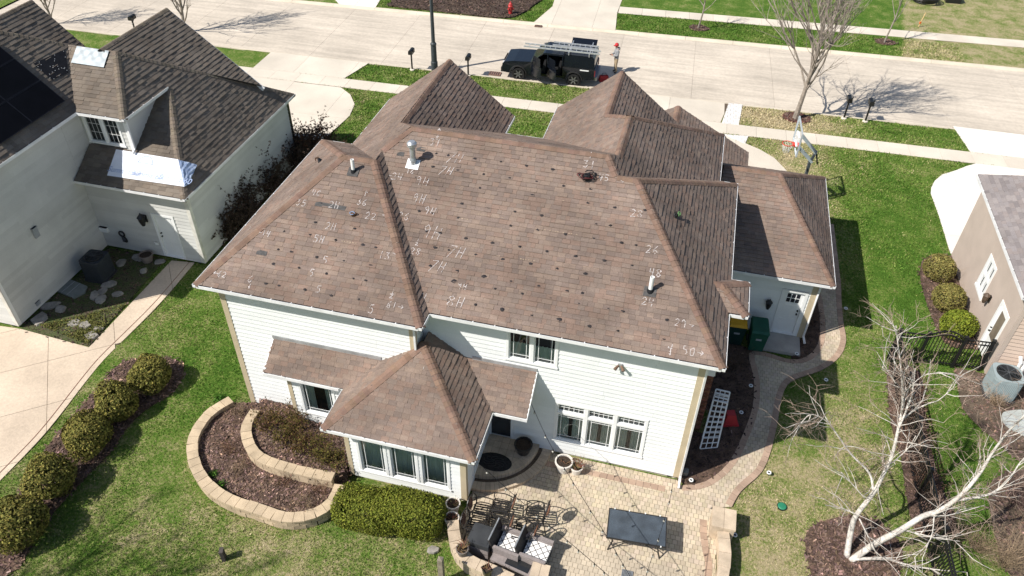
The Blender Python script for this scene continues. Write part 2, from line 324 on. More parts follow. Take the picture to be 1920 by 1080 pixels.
drive('white_driveway', [gp(1787, 237), (24, yn(24)), (24, wt(24)+.012), (14.25, wt(14.25)+.012)], [(14.3, wb(14.3)-.012), gp(1812, 312), gp(1792, 320), gp(1766, 328), gp(1752, 340), gp(1746, 352), gp(1745, 363), gp(1760, 404), gp(1780, 470), (11.83, 30.15), (24, 30.15), (24, wb(24)-.012)], 3.4, 3.2, CONCW, org=(13, 38))
drive('far_driveway', [(-11, yf(-11)-.1), (-5.55, yf(-5.5)-.1), (-5.9, 53.2), (-6.0, 62), (-11.3, 62), (-10.4, 53)], None, 2.7, 3.5, CONC, ang=.05, org=(-8.3, 50))
paving('far_left_driveway', [(-24.6, yf(-24.6)-.05), (-22, yf(-22)-.05), (-22.6, 53), (-28, 53)], 3, 3, .05, -.06, .02, CONCW)
# cobbled white strips beside the drive
STONE = mat('white_cobble', (.70, .68, .65), .9, .12, 5, .1, 40, rnd=.08, tint=True)
paving('cobble_strip', [gp(1366, 194), gp(1392, 196.5), gp(1385, 235), gp(1353, 232)], .3, .26, ST, -.03, .03, STONE, 'cobble', .022, .5, jitter=.006, base=mat('white_grit', (.5, .48, .44), .95))
paving('cobble_strip', [gp(1354, 252), gp(1403, 256), gp(1397, 270), gp(1376, 262)], .3, .26, ST, -.03, .03, STONE, 'cobble', .022, .5, jitter=.006, base=mat('white_grit', (.5, .48, .44), .95))
# stamped concrete terrace and walk of the left neighbour
ter = smooth_line([gp(365, 493), gp(330, 535), gp(290, 580), gp(240, 630), gp(195, 675), gp(158, 720), gp(108, 785), gp(67, 833), gp(0, 902)], 3)
paving('stamped_terrace', ter+[(-24.5, 8.5), (-24.5, 15.7), gp(38, 617), gp(167, 652), gp(322, 489)], 2.2, 2.2, R(38), -.05, .02, STAMP, 'stamped_slab', .014, origin=(-19, 13))
b = MB(); pl = [Vector((*p, .028)) for p in ter]
for p, q in zip(pl, pl[1:]):
    n = Vector((-(q-p).y, (q-p).x, 0)).normalized()*.22; n = n if n.x < 0 else -n; b.bar(p+n, q+n, .02, .006)
tag(part('terrace_border_line', b, mat('red_brown_joint', (.25, .12, .08), .9), None), kind='structure')
# patio, garden path
PATH_O = smooth_line([gp(1372, 951), gp(1390, 921), gp(1428, 886), gp(1447, 840), gp(1459, 785), gp(1466, 745), gp(1484, 715), gp(1540, 695), gp(1574, 670), gp(1586, 640), gp(1581, 606), gp(1577, 560), (7.15, 27), (7.1, 31)], 3)
PATH_I = smooth_line([(6.05, 31), (6.05, 27), gp(1533, 570), gp(1537, 625), gp(1524, 660), gp(1488, 676), gp(1432, 661), gp(1404, 664), gp(1413, 712), gp(1411, 762), gp(1394, 812), gp(1366, 868), gp(1322, 904), gp(1276, 911)], 3)
patio = [(W_R-.02, W_Y-.02), (-4.35, W_Y-.02), (-4.35, 13.0), gp(866, 965), gp(862, 1000), gp(872, 1035), gp(905, 1062), gp(960, 1085), gp(1000, 1120), gp(1340, 1130), gp(1345, 952)]+PATH_O+PATH_I
paving('patio', patio, .145, .15, R(-1), -.08, .03, PAVER, 'paver', .010, .5, jitter=.003, amin=.12, base=mat('joint_sand', (.16, .125, .09), .95))
def border(name, line, w, step, z0, z1, m, side=1, par=None):
    L_ = [Vector((*p, 0)) for p in line]; 
    bs = MB()
    for p, q in zip(L_, L_[1:]): v = (q-p).normalized(); nn_ = Vector((-v.y, v.x, 0))*side*w; bs.add([p+Vector((0, 0, z1-.006)), q+Vector((0, 0, z1-.006)), q+nn_+Vector((0, 0, z1-.006)), p+nn_+Vector((0, 0, z1-.006))], [(0, 1, 2, 3)])
    o = tag(put(name, bs.mesh(name, SOIL)), kind='structure')
    d = [0]
    for p, q in zip(L_, L_[1:]): d.append(d[-1]+(q-p).length)
    def at(s):
        s = min(max(s, 0), d[-1]-1e-4); i = max(k for k in range(len(d)-1) if d[k] <= s); t = (s-d[i])/(d[i+1]-d[i]); p = L_[i].lerp(L_[i+1], t); v = (L_[i+1]-L_[i]).normalized(); return p, Vector((-v.y, v.x, 0))*side
    n = max(1, round(d[-1]/step))
    for k in range(n):
        a, na = at(d[-1]*k/n+.006); e, ne = at(d[-1]*(k+1)/n-.006); b = MB(); b.prism([(a.x, a.y), (e.x, e.y), (e.x+ne.x*w, e.y+ne.y*w), (a.x+na.x*w, a.y+na.y*w)], z0, z1+random.uniform(-.003, .003)); put('border_paver', b.mesh('border_paver', m, tint=True), o)
    return o
border('path_border', PATH_O, .2, .22, -.05, .037, BORD, 1)
border('path_border', PATH_I[3:], .2, .22, -.05, .037, BORD, 1)
border('patio_border', [(-3.6, 14.62), (-2.9, 14.85), (-2.2, 14.9), (1.3, 14.9)], .2, .22, -.05, .037, BORD, 1)
border('patio_border', smooth_line([gp(1312, 974), gp(1312, 1000), gp(1316, 1030), gp(1322, 1060), gp(1318, 1095)], 3), .2, .22, -.05, .037, BORD, 1)
# beds
def chips(poly, n, z, par, size=.05, dark=1.):
    P = np.array(poly); lo, hi = P.min(0), P.max(0); p = rng.uniform(lo-.2, hi+.2, (n, 2)); p = p[inside(p+rng.normal(0, .07, p.shape), poly)]; k = len(p)
    a = rng.uniform(0, 6.28, k); L_ = rng.uniform(.4, 1.3, k)*size; t = rng.normal(0, .35, (k, 2)); u = np.stack([np.cos(a)*L_, np.sin(a)*L_, t[:, 0]*L_], 1); v = np.stack([-np.sin(a)*L_*.4, np.cos(a)*L_*.4, t[:, 1]*L_*.4], 1)
    c = np.concatenate([p, np.full((k, 1), z)+rng.uniform(.003, .02, (k, 1))], 1); Vv = np.concatenate([c-u-v, c+u-v, c+u+v, c-u+v]); i = np.arange(k); Ff = np.stack([i, i+k, i+2*k, i+3*k], 1)
    g = rng.uniform(.35, 1.5, k)*dark*np.where(rng.uniform(0, 1, k) < .05, 2.6, 1); tint = np.stack([g, g*rng.uniform(.85, 1, k), g*rng.uniform(.75, 1.05, k)], 1); me = fast('bark_chips', Vv, Ff, CHIP, tint); o = put('bark_chips', me, par); tag(o, kind='stuff')
def bed(poly, z=.04, m=MULCH, n=2500, size=.05, dark=1.):
    PAVED.append(poly); b = MB(); b.prism(poly, -.1, z); o = tag(part('garden_bed', b, m, None), kind='structure'); chips(poly, n, z, o, size, dark); return o
bed([(W_R, W_Y), (W_R, 17.5), (2.4, 17.5), (2.4, 18.6), (1.62, 18.6), (1.62, 23.), (3.4, 22.0)]+PATH_I[18:-1], n=2500, dark=.6)
bed([(5.5, 31), (5.5, 22.95), gp(1487, 640), gp(1486, 672)]+PATH_I[:15][::-1], n=1500, dark=.6)
bed(smooth_line([gp(1512, 1000), gp(1545, 978), gp(1600, 968), gp(1660, 990), gp(1690, 1030), gp(1680, 1080), gp(1620, 1120), gp(1540, 1110), gp(1515, 1050)], 3, True), n=4000)
bed([(11.85, 30.0)]+smooth_line([gp(1760, 482), gp(1732, 487), gp(1725, 515), gp(1735, 560), gp(1752, 607), gp(1770, 640), gp(1800, 655)], 3)+[(11.85, 24.2)], n=3000)
bed(smooth_line([gp(1790, 690), gp(1795, 720), gp(1805, 765), gp(1835, 800), gp(1868, 828), gp(1905, 860), gp(1960, 880)], 3)+[(16, 18.5), (16, 22.8), (12, 22.85)], m=SOIL, n=3000, dark=1.2)
bed(smooth_line([gp(1668, 690), gp(1665, 740), gp(1672, 800), gp(1690, 860), gp(1700, 930), gp(1720, 1000), gp(1790, 990), gp(1760, 900), gp(1735, 800), gp(1725, 700)], 3, True), n=3500, dark=.9)  # mulch strip by the fence; its dark colour also stands in for shadow there
bed(smooth_line([gp(1860, 900), gp(1855, 950), gp(1870, 1020), gp(1895, 1080), gp(1990, 1080), gp(1990, 880), gp(1920, 880)], 2, True), m=SOIL, n=2500, dark=1.2)
# shrub row bed at the left, patchy
bed(smooth_line([gp(315, 672), gp(345, 692), gp(325, 735), gp(278, 765), gp(240, 800), gp(205, 850), gp(160, 895), gp(110, 950), gp(65, 1010), gp(30, 1070), gp(-60, 1090), gp(-60, 1010), gp(20, 950), gp(60, 880), gp(120, 800), gp(180, 735), gp(230, 680)], 3, True), n=9000)
bed([(-22.45, 16.1), (-22.45, 20.95), (-19.75, 20.95), gp(167, 650), gp(38, 617)], z=.03, m=mat('shady_soil_with_moss', (.085, .075, .045), .97, .4, 2.5, .5, 25, .9, 20, c2=(.06, .085, .022)), n=1200, dark=.7)
bed(smooth_line([gp(735, 6), gp(728, 12), gp(800, 20), gp(880, 29), gp(948, 35), gp(975, 28), gp(1000, 12), gp(1010, -8), gp(860, -12), gp(745, -4)], 2, True), z=.10, m=mat('dug_earth', (.085, .06, .045), .97, .35, 2, .5, 14, 1., 8), n=6000, size=.07, dark=.55)
# ------------------------------------------------------------------ houses: roof, wall and window builders
class Plane:
    def __init__(s, poly):
        P = [Vector(p) for p in poly]; n = Vector()
        for i in range(len(P)): n += P[i].cross(P[(i+1) % len(P)])
        n.normalize(); s.n = n if n.z > 0 else -n
        s.u = Vector((0, 0, 1)).cross(s.n).normalized(); s.v = s.n.cross(s.u); s.o = min(P, key=lambda p: p.z).copy(); s.P = P
        s.q = [((p-s.o).dot(s.u), (p-s.o).dot(s.v)) for p in P]
    def at(s, u, v, h=0.): return s.o+s.u*u+s.v*v+s.n*h
    def px(s, x, y):
        p = Vector(onpl(x, y, s.o, s.n)); return (p-s.o).dot(s.u), (p-s.o).dot(s.v)
def seen(P):
    a = [proj(p) for p in P]; c = np.mean(a, 0)
    if not (-10 < c[0] < 1930 and -10 < c[1] < 1090): return 0
    return area(a)
def roof(house, slopes, m, capm, caps, pal, exp_=.145, tw=.32, thick=.014, limit=300, deckm=None):
    """slopes: name -> outline; every tab is a real overlapping piece; caps: ridge and hip lines"""
    PL = {}; items = []
    for nm, poly in slopes.items():
        pn = Plane(poly); PL[nm] = pn; b = MB(); b.prism(pn.q, -.05, -.003, lambda u, v, h: pn.at(u, v, h)); pn.obj = part('roof_slope', b, deckm or FELT, house)
        u0, u1 = min(p[0] for p in pn.q), max(p[0] for p in pn.q); v0, v1 = min(p[1] for p in pn.q), max(p[1] for p in pn.q); j = 0; v = v0
        while v < v1:
            u = u0-random.uniform(0, tw)
            while u < u1:
                wd = tw*random.choice((.55, .8, 1, 1, 1.25)); Q = clip_cell(pn.q, u+.002, u+wd-.002, v, v+exp_*1.06)
                if Q and area(Q) > .002:
                    th = thick*random.choice((.55, 1, 1, 1.5)); W = [pn.at(x, y) for x, y in Q]; n = (CAM-np.array(W[0]))@np.array(pn.n); s = seen(W) if n > 0 else 0
                    items.append((s, pn, Q, v, th, random.choice(pal)))
                u += wd
            v += exp_; j += 1
    items.sort(key=lambda i: -i[0]); rest = MB()
    for k, (s, pn, Q, v, th, c) in enumerate(items):
        b = MB() if (k < limit and s > 12) else rest; t = random.uniform(.95, 1.05); b.c = tuple(x*t for x in c); n = len(Q)
        hh = lambda y: .003+th*max(0, 1-(y-v)/exp_)
        b.add([pn.at(x, y, hh(y)) for x, y in Q]+[pn.at(x, y, -.004) for x, y in Q], [tuple(range(n))]+[(i, n+i, n+(i+1) % n, (i+1) % n) for i in range(n)])
        if b is not rest: put('shingle', b.mesh('shingle', m, tint=True), pn.obj)
    if rest.f: tag(part('shingles', rest, m, house, tint=True), kind='stuff')
    cb = MB()
    for A, B, p1, p2 in caps:
        A, B = Vector(A), Vector(B); d = (B-A).normalized(); L_ = (B-A).length; w_ = .15
        ds = []
        for p in (p1, p2):
            n = PL[p].n if isinstance(p, str) else Vector(p).normalized(); x = n.cross(d).normalized(); x = x if x.z < 0 else -x; ds.append((x, n))
        up = (ds[0][1]+ds[1][1]).normalized(); k = max(1, round(L_/.17))
        for i in range(k):
            a = A+d*(L_*i/k); e = A+d*(L_*(i+1.12)/k); t = random.uniform(.85, 1.12); cb.c = (t, t*random.uniform(.95, 1), t*random.uniform(.92, 1))
            h0, h1 = .031+random.uniform(0, .005), .023
            pts = []
            for q, h in ((a, h0), (e, h1)): pts.append([q+ds[0][0]*w_+ds[0][1]*h*.8, q+ds[0][0]*.045+up*h*1.1, q+ds[1][0]*.045+up*h*1.1, q+ds[1][0]*w_+ds[1][1]*h*.8])
            for s in range(3): cb.face(pts[0][s], pts[0][s+1], pts[1][s+1], pts[1][s])
            lo = [q-up*.03 for q in pts[0]]
            for s in range(3): cb.face(pts[0][s], lo[s], lo[s+1], pts[0][s+1])
            for s, nn_ in ((0, ds[0][1]), (3, ds[1][1])): cb.face(pts[0][s], pts[1][s], pts[1][s]-nn_*.03, pts[0][s]-nn_*.03)
    if cb.f: tag(part('ridge_caps', cb, capm, house, tint=True), kind='stuff')
    return PL
def gutter(house, pts, m=None, w=.12, h=.11, brackets=True):
    """open trough along an eave line (points give its outer top edge; the roof lies on its left)"""
    b = MB(); br = MB(); P = [Vector(p) for p in pts]
    for i, (p, q) in enumerate(zip(P, P[1:])):
        d = (q-p).normalized(); n = Vector((-d.y, d.x, 0)); L_ = (q-p).length
        sec = [(0, 0), (.014, 0), (.014, -h+.02), (w-.012, -h+.02), (w-.012, .0), (w, .0), (w, -h), (0, -h)]
        A = [p+n*x+Vector((0, 0, z)) for x, z in sec]; B = [q+n*x+Vector((0, 0, z)) for x, z in sec]; k = len(sec)
        b.add(A+B, [(j, (j+1) % k, k+(j+1) % k, k+j) for j in range(k)]+[tuple(range(k)), tuple(range(2*k-1, k-1, -1))])
        if brackets:
            for j in range(1, int(L_/.62)): c = p+d*j*.62; br.bar(c+n*.005+Vector((0, 0, .004)), c+n*(w+.01)+Vector((0, 0, .004)), .028, .012)
    g = part('gutter', b, m or GUT, house)
    if br.f: part('gutter_bracket', br, GUT, g)
    return g
def soffit(house, poly, z, m=None): b = MB(); b.prism(poly, z-.16, z-.10); return part('soffit', b, m or WHITE, house)
class Wall:
    """a wall from p to q, seen from its right-hand side; openings are left free of boards"""
    def __init__(s, house, p, q, z0, z1, m, openings=(), lap=.165, depth=.24, core=None):
        s.p, s.q = Vector((*p, 0)), Vector((*q, 0)); s.d = (s.q-s.p).normalized(); s.n = Vector((s.d.y, -s.d.x, 0)); s.L = (s.q-s.p).length; s.house = house
        b = MB(); a0, a1 = s.p-s.n*depth, s.q-s.n*depth; c0, c1 = a0-s.n*.08, a1-s.n*.08
        b.prism([(a0.x, a0.y), (a1.x, a1.y), (c1.x, c1.y), (c0.x, c0.y)], z0-.1, z1); s.obj = part('wall', b, core or DARK, house)
        if not m: return
        z = z0
        while z < z1-.02:
            zt = min(z+lap, z1); cuts = [(-1e9, 0.)]+sorted((o[0], o[1]) for o in openings if o[2] < zt-.03 and o[3] > z+.03)+[(s.L, 1e9)]; u = 0.
            for (a, e), (a2, e2) in zip(cuts, cuts[1:]):
                x0, x1 = max(e, 0), min(a2, s.L)
                if x1-x0 < .02: continue
                js = [x0]; x = x0+random.uniform(.8, 3.6)
                while x < x1-.4: js.append(x); x += 3.66
                js.append(x1)
                for l, r in zip(js, js[1:]):
                    b = MB(); g = .0015; A = [s.at(l+g, .03, z), s.at(r-g, .03, z), s.at(r-g, .006, zt-.007), s.at(l+g, .006, zt-.007)]; B = [s.at(l+g, -.02, z), s.at(r-g, -.02, z), s.at(r-g, -.02, zt-.007), s.at(l+g, -.02, zt-.007)]
                    b.add(A+B, [(0, 1, 2, 3), (4, 5, 1, 0), (5, 6, 2, 1), (6, 7, 3, 2), (7, 4, 0, 3)]); put('plank', b.mesh('plank', m), s.obj)
            z = zt
    def at(s, u, h, z): p = s.p+s.d*u+s.n*h; return (p.x, p.y, z)
    def box(s, b, u0, u1, z0, z1, h0, h1): b.add([s.at(u0, h0, z0), s.at(u1, h0, z0), s.at(u1, h0, z1), s.at(u0, h0, z1), s.at(u0, h1, z0), s.at(u1, h1, z0), s.at(u1, h1, z1), s.at(u0, h1, z1)], [(4, 5, 6, 7), (0, 3, 2, 1), (0, 1, 5, 4), (1, 2, 6, 5), (2, 3, 7, 6), (3, 0, 4, 7)])
    def u_of(s, px, py): P = Vector(onpl(px, py, s.p, s.n)); return (P-s.p).dot(s.d), P.z
    def window(s, u0, u1, z0, z1, cols=1, grid='prairie', transom=0., casing=.075, curtain=None, curt_z=None, m=None):
        m = m or WHITE; b = MB(); c = casing
        s.box(b, u0, u1, z1-c, z1, -.1, .045); s.box(b, u0-.02, u1+.02, z0, z0+c*.8, -.1, .06); s.box(b, u0, u0+c, z0+c*.8, z1-c, -.1, .042); s.box(b, u1-c, u1, z0+c*.8, z1-c, -.1, .042)
        cw = (u1-u0-2*c)/cols
        for i in range(1, cols): s.box(b, u0+c+cw*i-.05, u0+c+cw*i+.05, z0+c*.8, z1-c, -.1, .038)
        win = part('window', b, m, s.house)
        for i in range(cols):
            a, e = u0+c+cw*i+(.05 if i else 0), u0+c+cw*(i+1)-(.05 if i < cols-1 else 0); lo, hi = z0+c*.8, z1-c; rows = [(lo, hi)]
            if transom: rows = [(lo, hi-transom-.09), (hi-transom, hi)]; b = MB(); s.box(b, a, e, hi-transom-.09, hi-transom, -.1, .034); part('transom_bar', b, m, win)
            for ri, (l, h) in enumerate(rows):
                f = MB(); t = .036
                s.box(f, a, a+t, l, h, -.09, .012); s.box(f, e-t, e, l, h, -.09, .012); s.box(f, a+t, e-t, l, l+t, -.09, .012); s.box(f, a+t, e-t, h-t, h, -.09, .012); part('sash', f, m, win)
                p = MB(); p.face(s.at(a+t, -.05, l+t), s.at(e-t, -.05, l+t), s.at(e-t, -.05, h-t), s.at(a+t, -.05, h-t)); part('pane', p, GLASS, win)
                g = MB(); k = .016
                if grid == 'prairie' and not ri:
                    for x in (a+t+.09, e-t-.09): s.box(g, x-k/2, x+k/2, l+t, h-t, -.048, -.042)
                    for y in (l+t+.12, h-t-.12): s.box(g, a+t, e-t, y-k/2, y+k/2, -.0475, -.0415)
                elif grid:
                    nx_, nz_ = grid if grid != 'prairie' else (5, 2)
                    for q in range(1, nx_): x = a+t+(e-a-2*t)*q/nx_; s.box(g, x-k/2, x+k/2, l+t, h-t, -.048, -.042)
                    for q in range(1, nz_): y = l+t+(h-l-2*t)*q/nz_; s.box(g, a+t, e-t, y-k/2, y+k/2, -.0475, -.0415)
                if g.f: part('muntin', g, m, win)
            if curtain:
                b = MB(); cl, ch = curt_z or (lo+.03, hi-.03)
                for x0, x1 in ((a+.02, a+.02+(e-a)*curtain), (e-.02-(e-a)*curtain, e-.02)) if curtain < .5 else ((a+.02, e-.02),):
                    k = 14; pts = [(x0+(x1-x0)*q/k, -.15+.018*math.sin(q*2.2)) for q in range(k+1)]
                    for (xa, ha), (xb, hb) in zip(pts, pts[1:]): b.face(s.at(xa, ha, cl), s.at(xb, hb, cl), s.at(xb, hb, ch), s.at(xa, ha, ch))
                part('curtain', b, CURT, win)
        return win
    def board(s, u0, u1, z0, z1, m=None, name='corner_board', h=.035, h0=-.02): b = MB(); s.box(b, u0, u1, z0, z1, h0, h); return part(name, b, m or TRIM, s.house)
def house_floor(house, polys, z0, z1):
    for p in polys: b = MB(); b.prism(p, z0, z1); part('foundation', b, CONC, house)
def downspout(house, pts, w=.07): b = MB(); b.tube(pts, w*.6, 4); return part('downspout', b, GUT, house)
BROWNS = [(1, 1, 1), (1.03, 1.02, 1.0), (.93, .93, .95), (1.07, 1.06, 1.03), (.86, .87, .89), (1.02, .95, .92), (.97, .99, 1.0), (1.04, .98, .95)]
GREYS = [(1, 1, 1), (1.06, 1.05, 1.03), (.91, .9, .9), (1.1, 1.09, 1.07), (.84, .83, .83), (1, .96, .93), (1.03, 1.03, 1.04)]

# ------------------------------------------------------------------ the surveyed house
ZE = 5.5
H = root('brown_roof_house', (-5, 19, 0), 'white two storey house with brown shingle hip roof covered in chalk marks', 'house', world=True)
Lr, Rr = (-8.18, 20.15, 8.22), (-2.05, 20.15, 8.22); V_ = (-8.85, 19.3, 7.77); aR = (-8.85, 18.69, 7.77); aL = (-9.85, 18.69, 7.77); A0 = (-1.67, 19.57, 7.91); A_ = (-1.07, 19.57, 7.91)
SL = dict(
    main_back=[(-6.01, 15.02, ZE), (2.04, 15.02, ZE), A_, A0, Rr, Lr, V_],
    wing_right=[(-6.01, 14.4, ZE), (-6.01, 15.02, ZE), V_, aR],
    wing_back=[(-12.88, 14.4, ZE), (-6.01, 14.4, ZE), aR, aL],
    wing_left=[(-12.88, 22.97, ZE), (-12.88, 14.4, ZE), aL],
    wing_front=[(-12.88, 22.97, ZE), aL, aR, (-11.66, 22.97, ZE)],
    gable_left=[(-11.66, 26.75, ZE), (-11.66, 22.97, ZE), aR, V_, Lr, (-9.11, 21.53, 7.49), (-9.11, 26.75, 7.49)],
    gable_right=[(-6.56, 25.27, ZE), (-6.56, 26.75, ZE), (-9.11, 26.75, 7.49), (-9.11, 21.53, 7.49)],
    main_front=[Lr, Rr, (-1.8, 20.51, 8.03), (-5.04, 25.29, ZE), (-6.56, 25.27, ZE), (-9.11, 21.53, 7.49)],
    front_left=[(-5.04, 27.9, ZE), (-5.04, 25.29, ZE), (-1.8, 20.51, 8.03), (-1.8, 23.1, 8.03), (-2.67, 24.3, 7.35), (-2.67, 27.9, 7.35)],
    front_gable_right=[(-.30, 27.54, ZE), (-.30, 27.9, ZE), (-2.67, 27.9, 7.35), (-2.67, 24.3, 7.35)],
    front_hip=[(-1.8, 23.1, 8.03), (1.44, 27.53, ZE), (-.30, 27.54, ZE), (-2.67, 24.3, 7.35)],
    right_upper=[(1.44, 24.11, ZE), (1.44, 27.53, ZE), (-1.8, 23.1, 8.03), (-1.8, 20.51, 8.03), Rr, A0],
    right_main=[(2.04, 15.02, ZE), (2.04, 24.11, ZE), A_],
    right_front=[A_, (2.04, 24.11, ZE), (1.44, 24.11, ZE), A0],
    bay_back=[(1.7, 17.24, ZE), (2.56, 17.24, ZE), (1.78, 17.98, 5.9), (1.3, 17.98, 5.9)], bay_side=[(2.56, 17.24, ZE), (2.56, 18.73, ZE), (1.78, 17.98, 5.9)], bay_front=[(2.56, 18.73, ZE), (1.7, 18.73, ZE), (1.3, 17.98, 5.9), (1.78, 17.98, 5.9)],
    garage_back=[(1.62, 22.57, 3.), (5.87, 22.57, 3.), (3.65, 26.18, 4.96), (1.62, 26.18, 4.96)], garage_right=[(5.87, 22.57, 3.), (5.87, 29.79, 3.), (3.65, 26.18, 4.96)], garage_front=[(5.87, 29.79, 3.), (1.62, 29.79, 3.), (1.62, 26.18, 4.96), (3.65, 26.18, 4.96)],
    entry_right=[(2.8, 26.6, 2.97), (2.8, 31, 2.97), (-.45, 31, 4.7), (-.45, 26.6, 4.7)], entry_left=[(-3.7, 31, 2.97), (-3.7, 27.2, 2.97), (-.45, 27.2, 4.7), (-.45, 31, 4.7)],
    sun_back=[(-8.43, 12.46, 2.8), (-3.99, 12.46, 2.8), (-6.21, 14.95, 4.35)], sun_right=[(-3.99, 12.46, 2.8), (-3.99, 14.29, 2.8), (-5.1, 15.46, 3.575), (-6.21, 15.46, 4.35), (-6.21, 14.95, 4.35)], sun_left=[(-8.43, 13.98, 2.8), (-8.43, 12.46, 2.8), (-6.21, 14.95, 4.35), (-6.35, 14.95, 4.25), (-7.45, 14.79, 3.484)],
    shed_right=[(-3.99, 14.29, 2.8), (-2.96, 14.29, 2.8), (-2.95, 15.46, 3.575), (-5.1, 15.46, 3.575)], shed_left=[(-11.05, 13.98, 2.8), (-8.43, 13.98, 2.8), (-7.45, 14.79, 3.484), (-10.98, 14.79, 3.484)])
CP = [(Lr, Rr, 'main_back', 'main_front'), ((2.04, 15.02, ZE), A_, 'main_back', 'right_main'), (A0, A_, 'main_back', 'right_front'), (A0, Rr, 'main_back', 'right_upper'), (V_, Lr, 'gable_left', 'main_back'),
      ((-6.01, 14.4, ZE), aR, 'wing_back', 'wing_right'), ((-12.88, 14.4, ZE), aL, 'wing_back', 'wing_left'), (aL, aR, 'wing_back', 'wing_front'), ((-12.88, 22.97, ZE), aL, 'wing_left', 'wing_front'),
      ((-9.11, 26.75, 7.49), (-9.11, 21.53, 7.49), 'gable_left', 'gable_right'), ((-9.11, 21.53, 7.49), Lr, 'gable_left', 'main_front'), ((-2.67, 27.9, 7.35), (-2.67, 24.3, 7.35), 'front_left', 'front_gable_right'), ((-2.67, 24.3, 7.35), (-1.8, 23.1, 8.03), 'front_left', 'front_hip'),
      ((-1.8, 23.1, 8.03), (-1.8, 20.51, 8.03), 'front_left', 'right_upper'), ((1.44, 27.53, ZE), (-1.8, 23.1, 8.03), 'right_upper', 'front_hip'), ((2.04, 24.11, ZE), A_, 'right_main', 'right_front'), ((1.44, 24.11, ZE), A0, 'right_upper', 'right_front'),
      ((2.56, 17.24, ZE), (1.78, 17.98, 5.9), 'bay_back', 'bay_side'), ((2.56, 18.73, ZE), (1.78, 17.98, 5.9), 'bay_front', 'bay_side'), ((1.3, 17.98, 5.9), (1.78, 17.98, 5.9), 'bay_back', 'bay_front'),
      ((5.87, 22.57, 3.), (3.65, 26.18, 4.96), 'garage_back', 'garage_right'), ((5.87, 29.79, 3.), (3.65, 26.18, 4.96), 'garage_front', 'garage_right'), ((1.62, 26.18, 4.96), (3.65, 26.18, 4.96), 'garage_back', 'garage_front'), ((-.45, 31, 4.7), (-.45, 27.3, 4.7), 'entry_left', 'entry_right'),
      ((-8.43, 12.46, 2.8), (-6.21, 14.95, 4.35), 'sun_back', 'sun_left'), ((-3.99, 12.46, 2.8), (-6.21, 14.95, 4.35), 'sun_back', 'sun_right')]
RP = roof(H, SL, ROOF, CAPM, CP, BROWNS, tw=.235, thick=.016)
for pts in ([(-12.93, 22.97, ZE), (-12.93, 14.35, ZE), (-5.96, 14.35, ZE), (-5.96, 14.97, ZE), (2.09, 14.97, ZE), (2.09, 17.19, ZE), (2.61, 17.19, ZE), (2.61, 18.78, ZE), (2.09, 18.78, ZE), (2.09, 24.16, ZE), (1.49, 24.16, ZE), (1.49, 27.55, ZE)],
            [(-11.71, 26.75, ZE), (-11.71, 23.02, ZE), (-12.93, 23.02, ZE)], [(-6.51, 25.32, ZE), (-6.51, 26.75, ZE)], [(-5.09, 25.34, ZE), (-6.51, 25.34, ZE)][::1], [(-5.09, 27.9, ZE), (-5.09, 25.34, ZE)],
            [(1.66, 22.52, 3.), (5.92, 22.52, 3.), (5.92, 29.8, 3.)], [(-8.48, 13.9, 2.8), (-8.48, 12.41, 2.8), (-3.94, 12.41, 2.8), (-3.94, 14.24, 2.8), (-2.94, 14.24, 2.8)], [(-11.05, 13.93, 2.8), (-8.6, 13.93, 2.8)]):
    gutter(H, pts)
soffit(H, [(-12.85, 14.45), (-6.05, 14.45), (-6.05, 15.07), (2.0, 15.07), (2.0, 24.02), (1.4, 24.02), (1.4, 27.4), (-5., 27.8), (-5., 25.3), (-6.6, 25.3), (-6.6, 26.6), (-11.6, 26.6), (-11.6, 23), (-12.85, 22.9)], ZE)
soffit(H, [(2.0, 17.3), (2.5, 17.3), (2.5, 18.7), (2.0, 18.7)], ZE); soffit(H, [(1.5, 22.65), (5.8, 22.65), (5.8, 29.7), (-3.6, 29.7), (-3.6, 27.5), (1.5, 27.5)], 3.); soffit(H, [(-8.38, 12.52), (-4.04, 12.52), (-4.04, 15.4), (-8.38, 15.4)], 2.8); soffit(H, [(-11., 14.03), (-8.4, 14.03), (-8.4, 14.9), (-11., 14.9)], 2.8); soffit(H, [(-4.04, 14.35), (-3., 14.35), (-3., 15.5), (-4.04, 15.5)], 2.8)
# walls
wl = Wall(H, W_L, (W_J, W_L[1]), .15, 5.42, SIDE, [(1.9, 3.7, -1, 2.75), (3.7, 6.1, -1, 3.4)])      # left wing back wall; a bay stands in front of its middle
wj = Wall(H, (W_J, W_L[1]), (W_J, W_Y), .15, 5.42, SIDE, [])
wm0 = lambda px, py: (onpl(px, py, (0, W_Y, 0), (0, 1, 0))[0]-W_J, onpl(px, py, (0, W_Y, 0), (0, 1, 0))[2])
a0 = wm0(953, 618); a1 = wm0(1041, 690); c0 = wm0(1042, 752); c1 = wm0(1203, 857); d0 = wm0(918, 760); d1 = wm0(957, 838)
UP = (a0[0]-.05, a1[0]+.06, a1[1], 5.2); LO = (c0[0], c1[0], c1[1]-.02, c0[1]+.02); DR = (d0[0]-.05, d1[0]+.1, .2, 2.42)
wm = Wall(H, (W_J, W_Y), (W_R, W_Y), .15, 5.42, SIDE, [UP, LO, DR, (-.1, 1.95, -1, 2.75)])
wr = Wall(H, (W_R, W_Y), (W_R, 23.0), .15, 5.42, SIDE, []); wlx = Wall(H, (W_L[0], 22.5), W_L, .15, 5.42, SIDE, [])
wm.window(UP[0], UP[1], UP[2], UP[3], 2, 'prairie', curtain=.85, curt_z=(UP[2]+.1, UP[2]+.6)); wm.window(LO[0], LO[1], LO[2], LO[3], 3, 'prairie', transom=.36, curtain=.4)
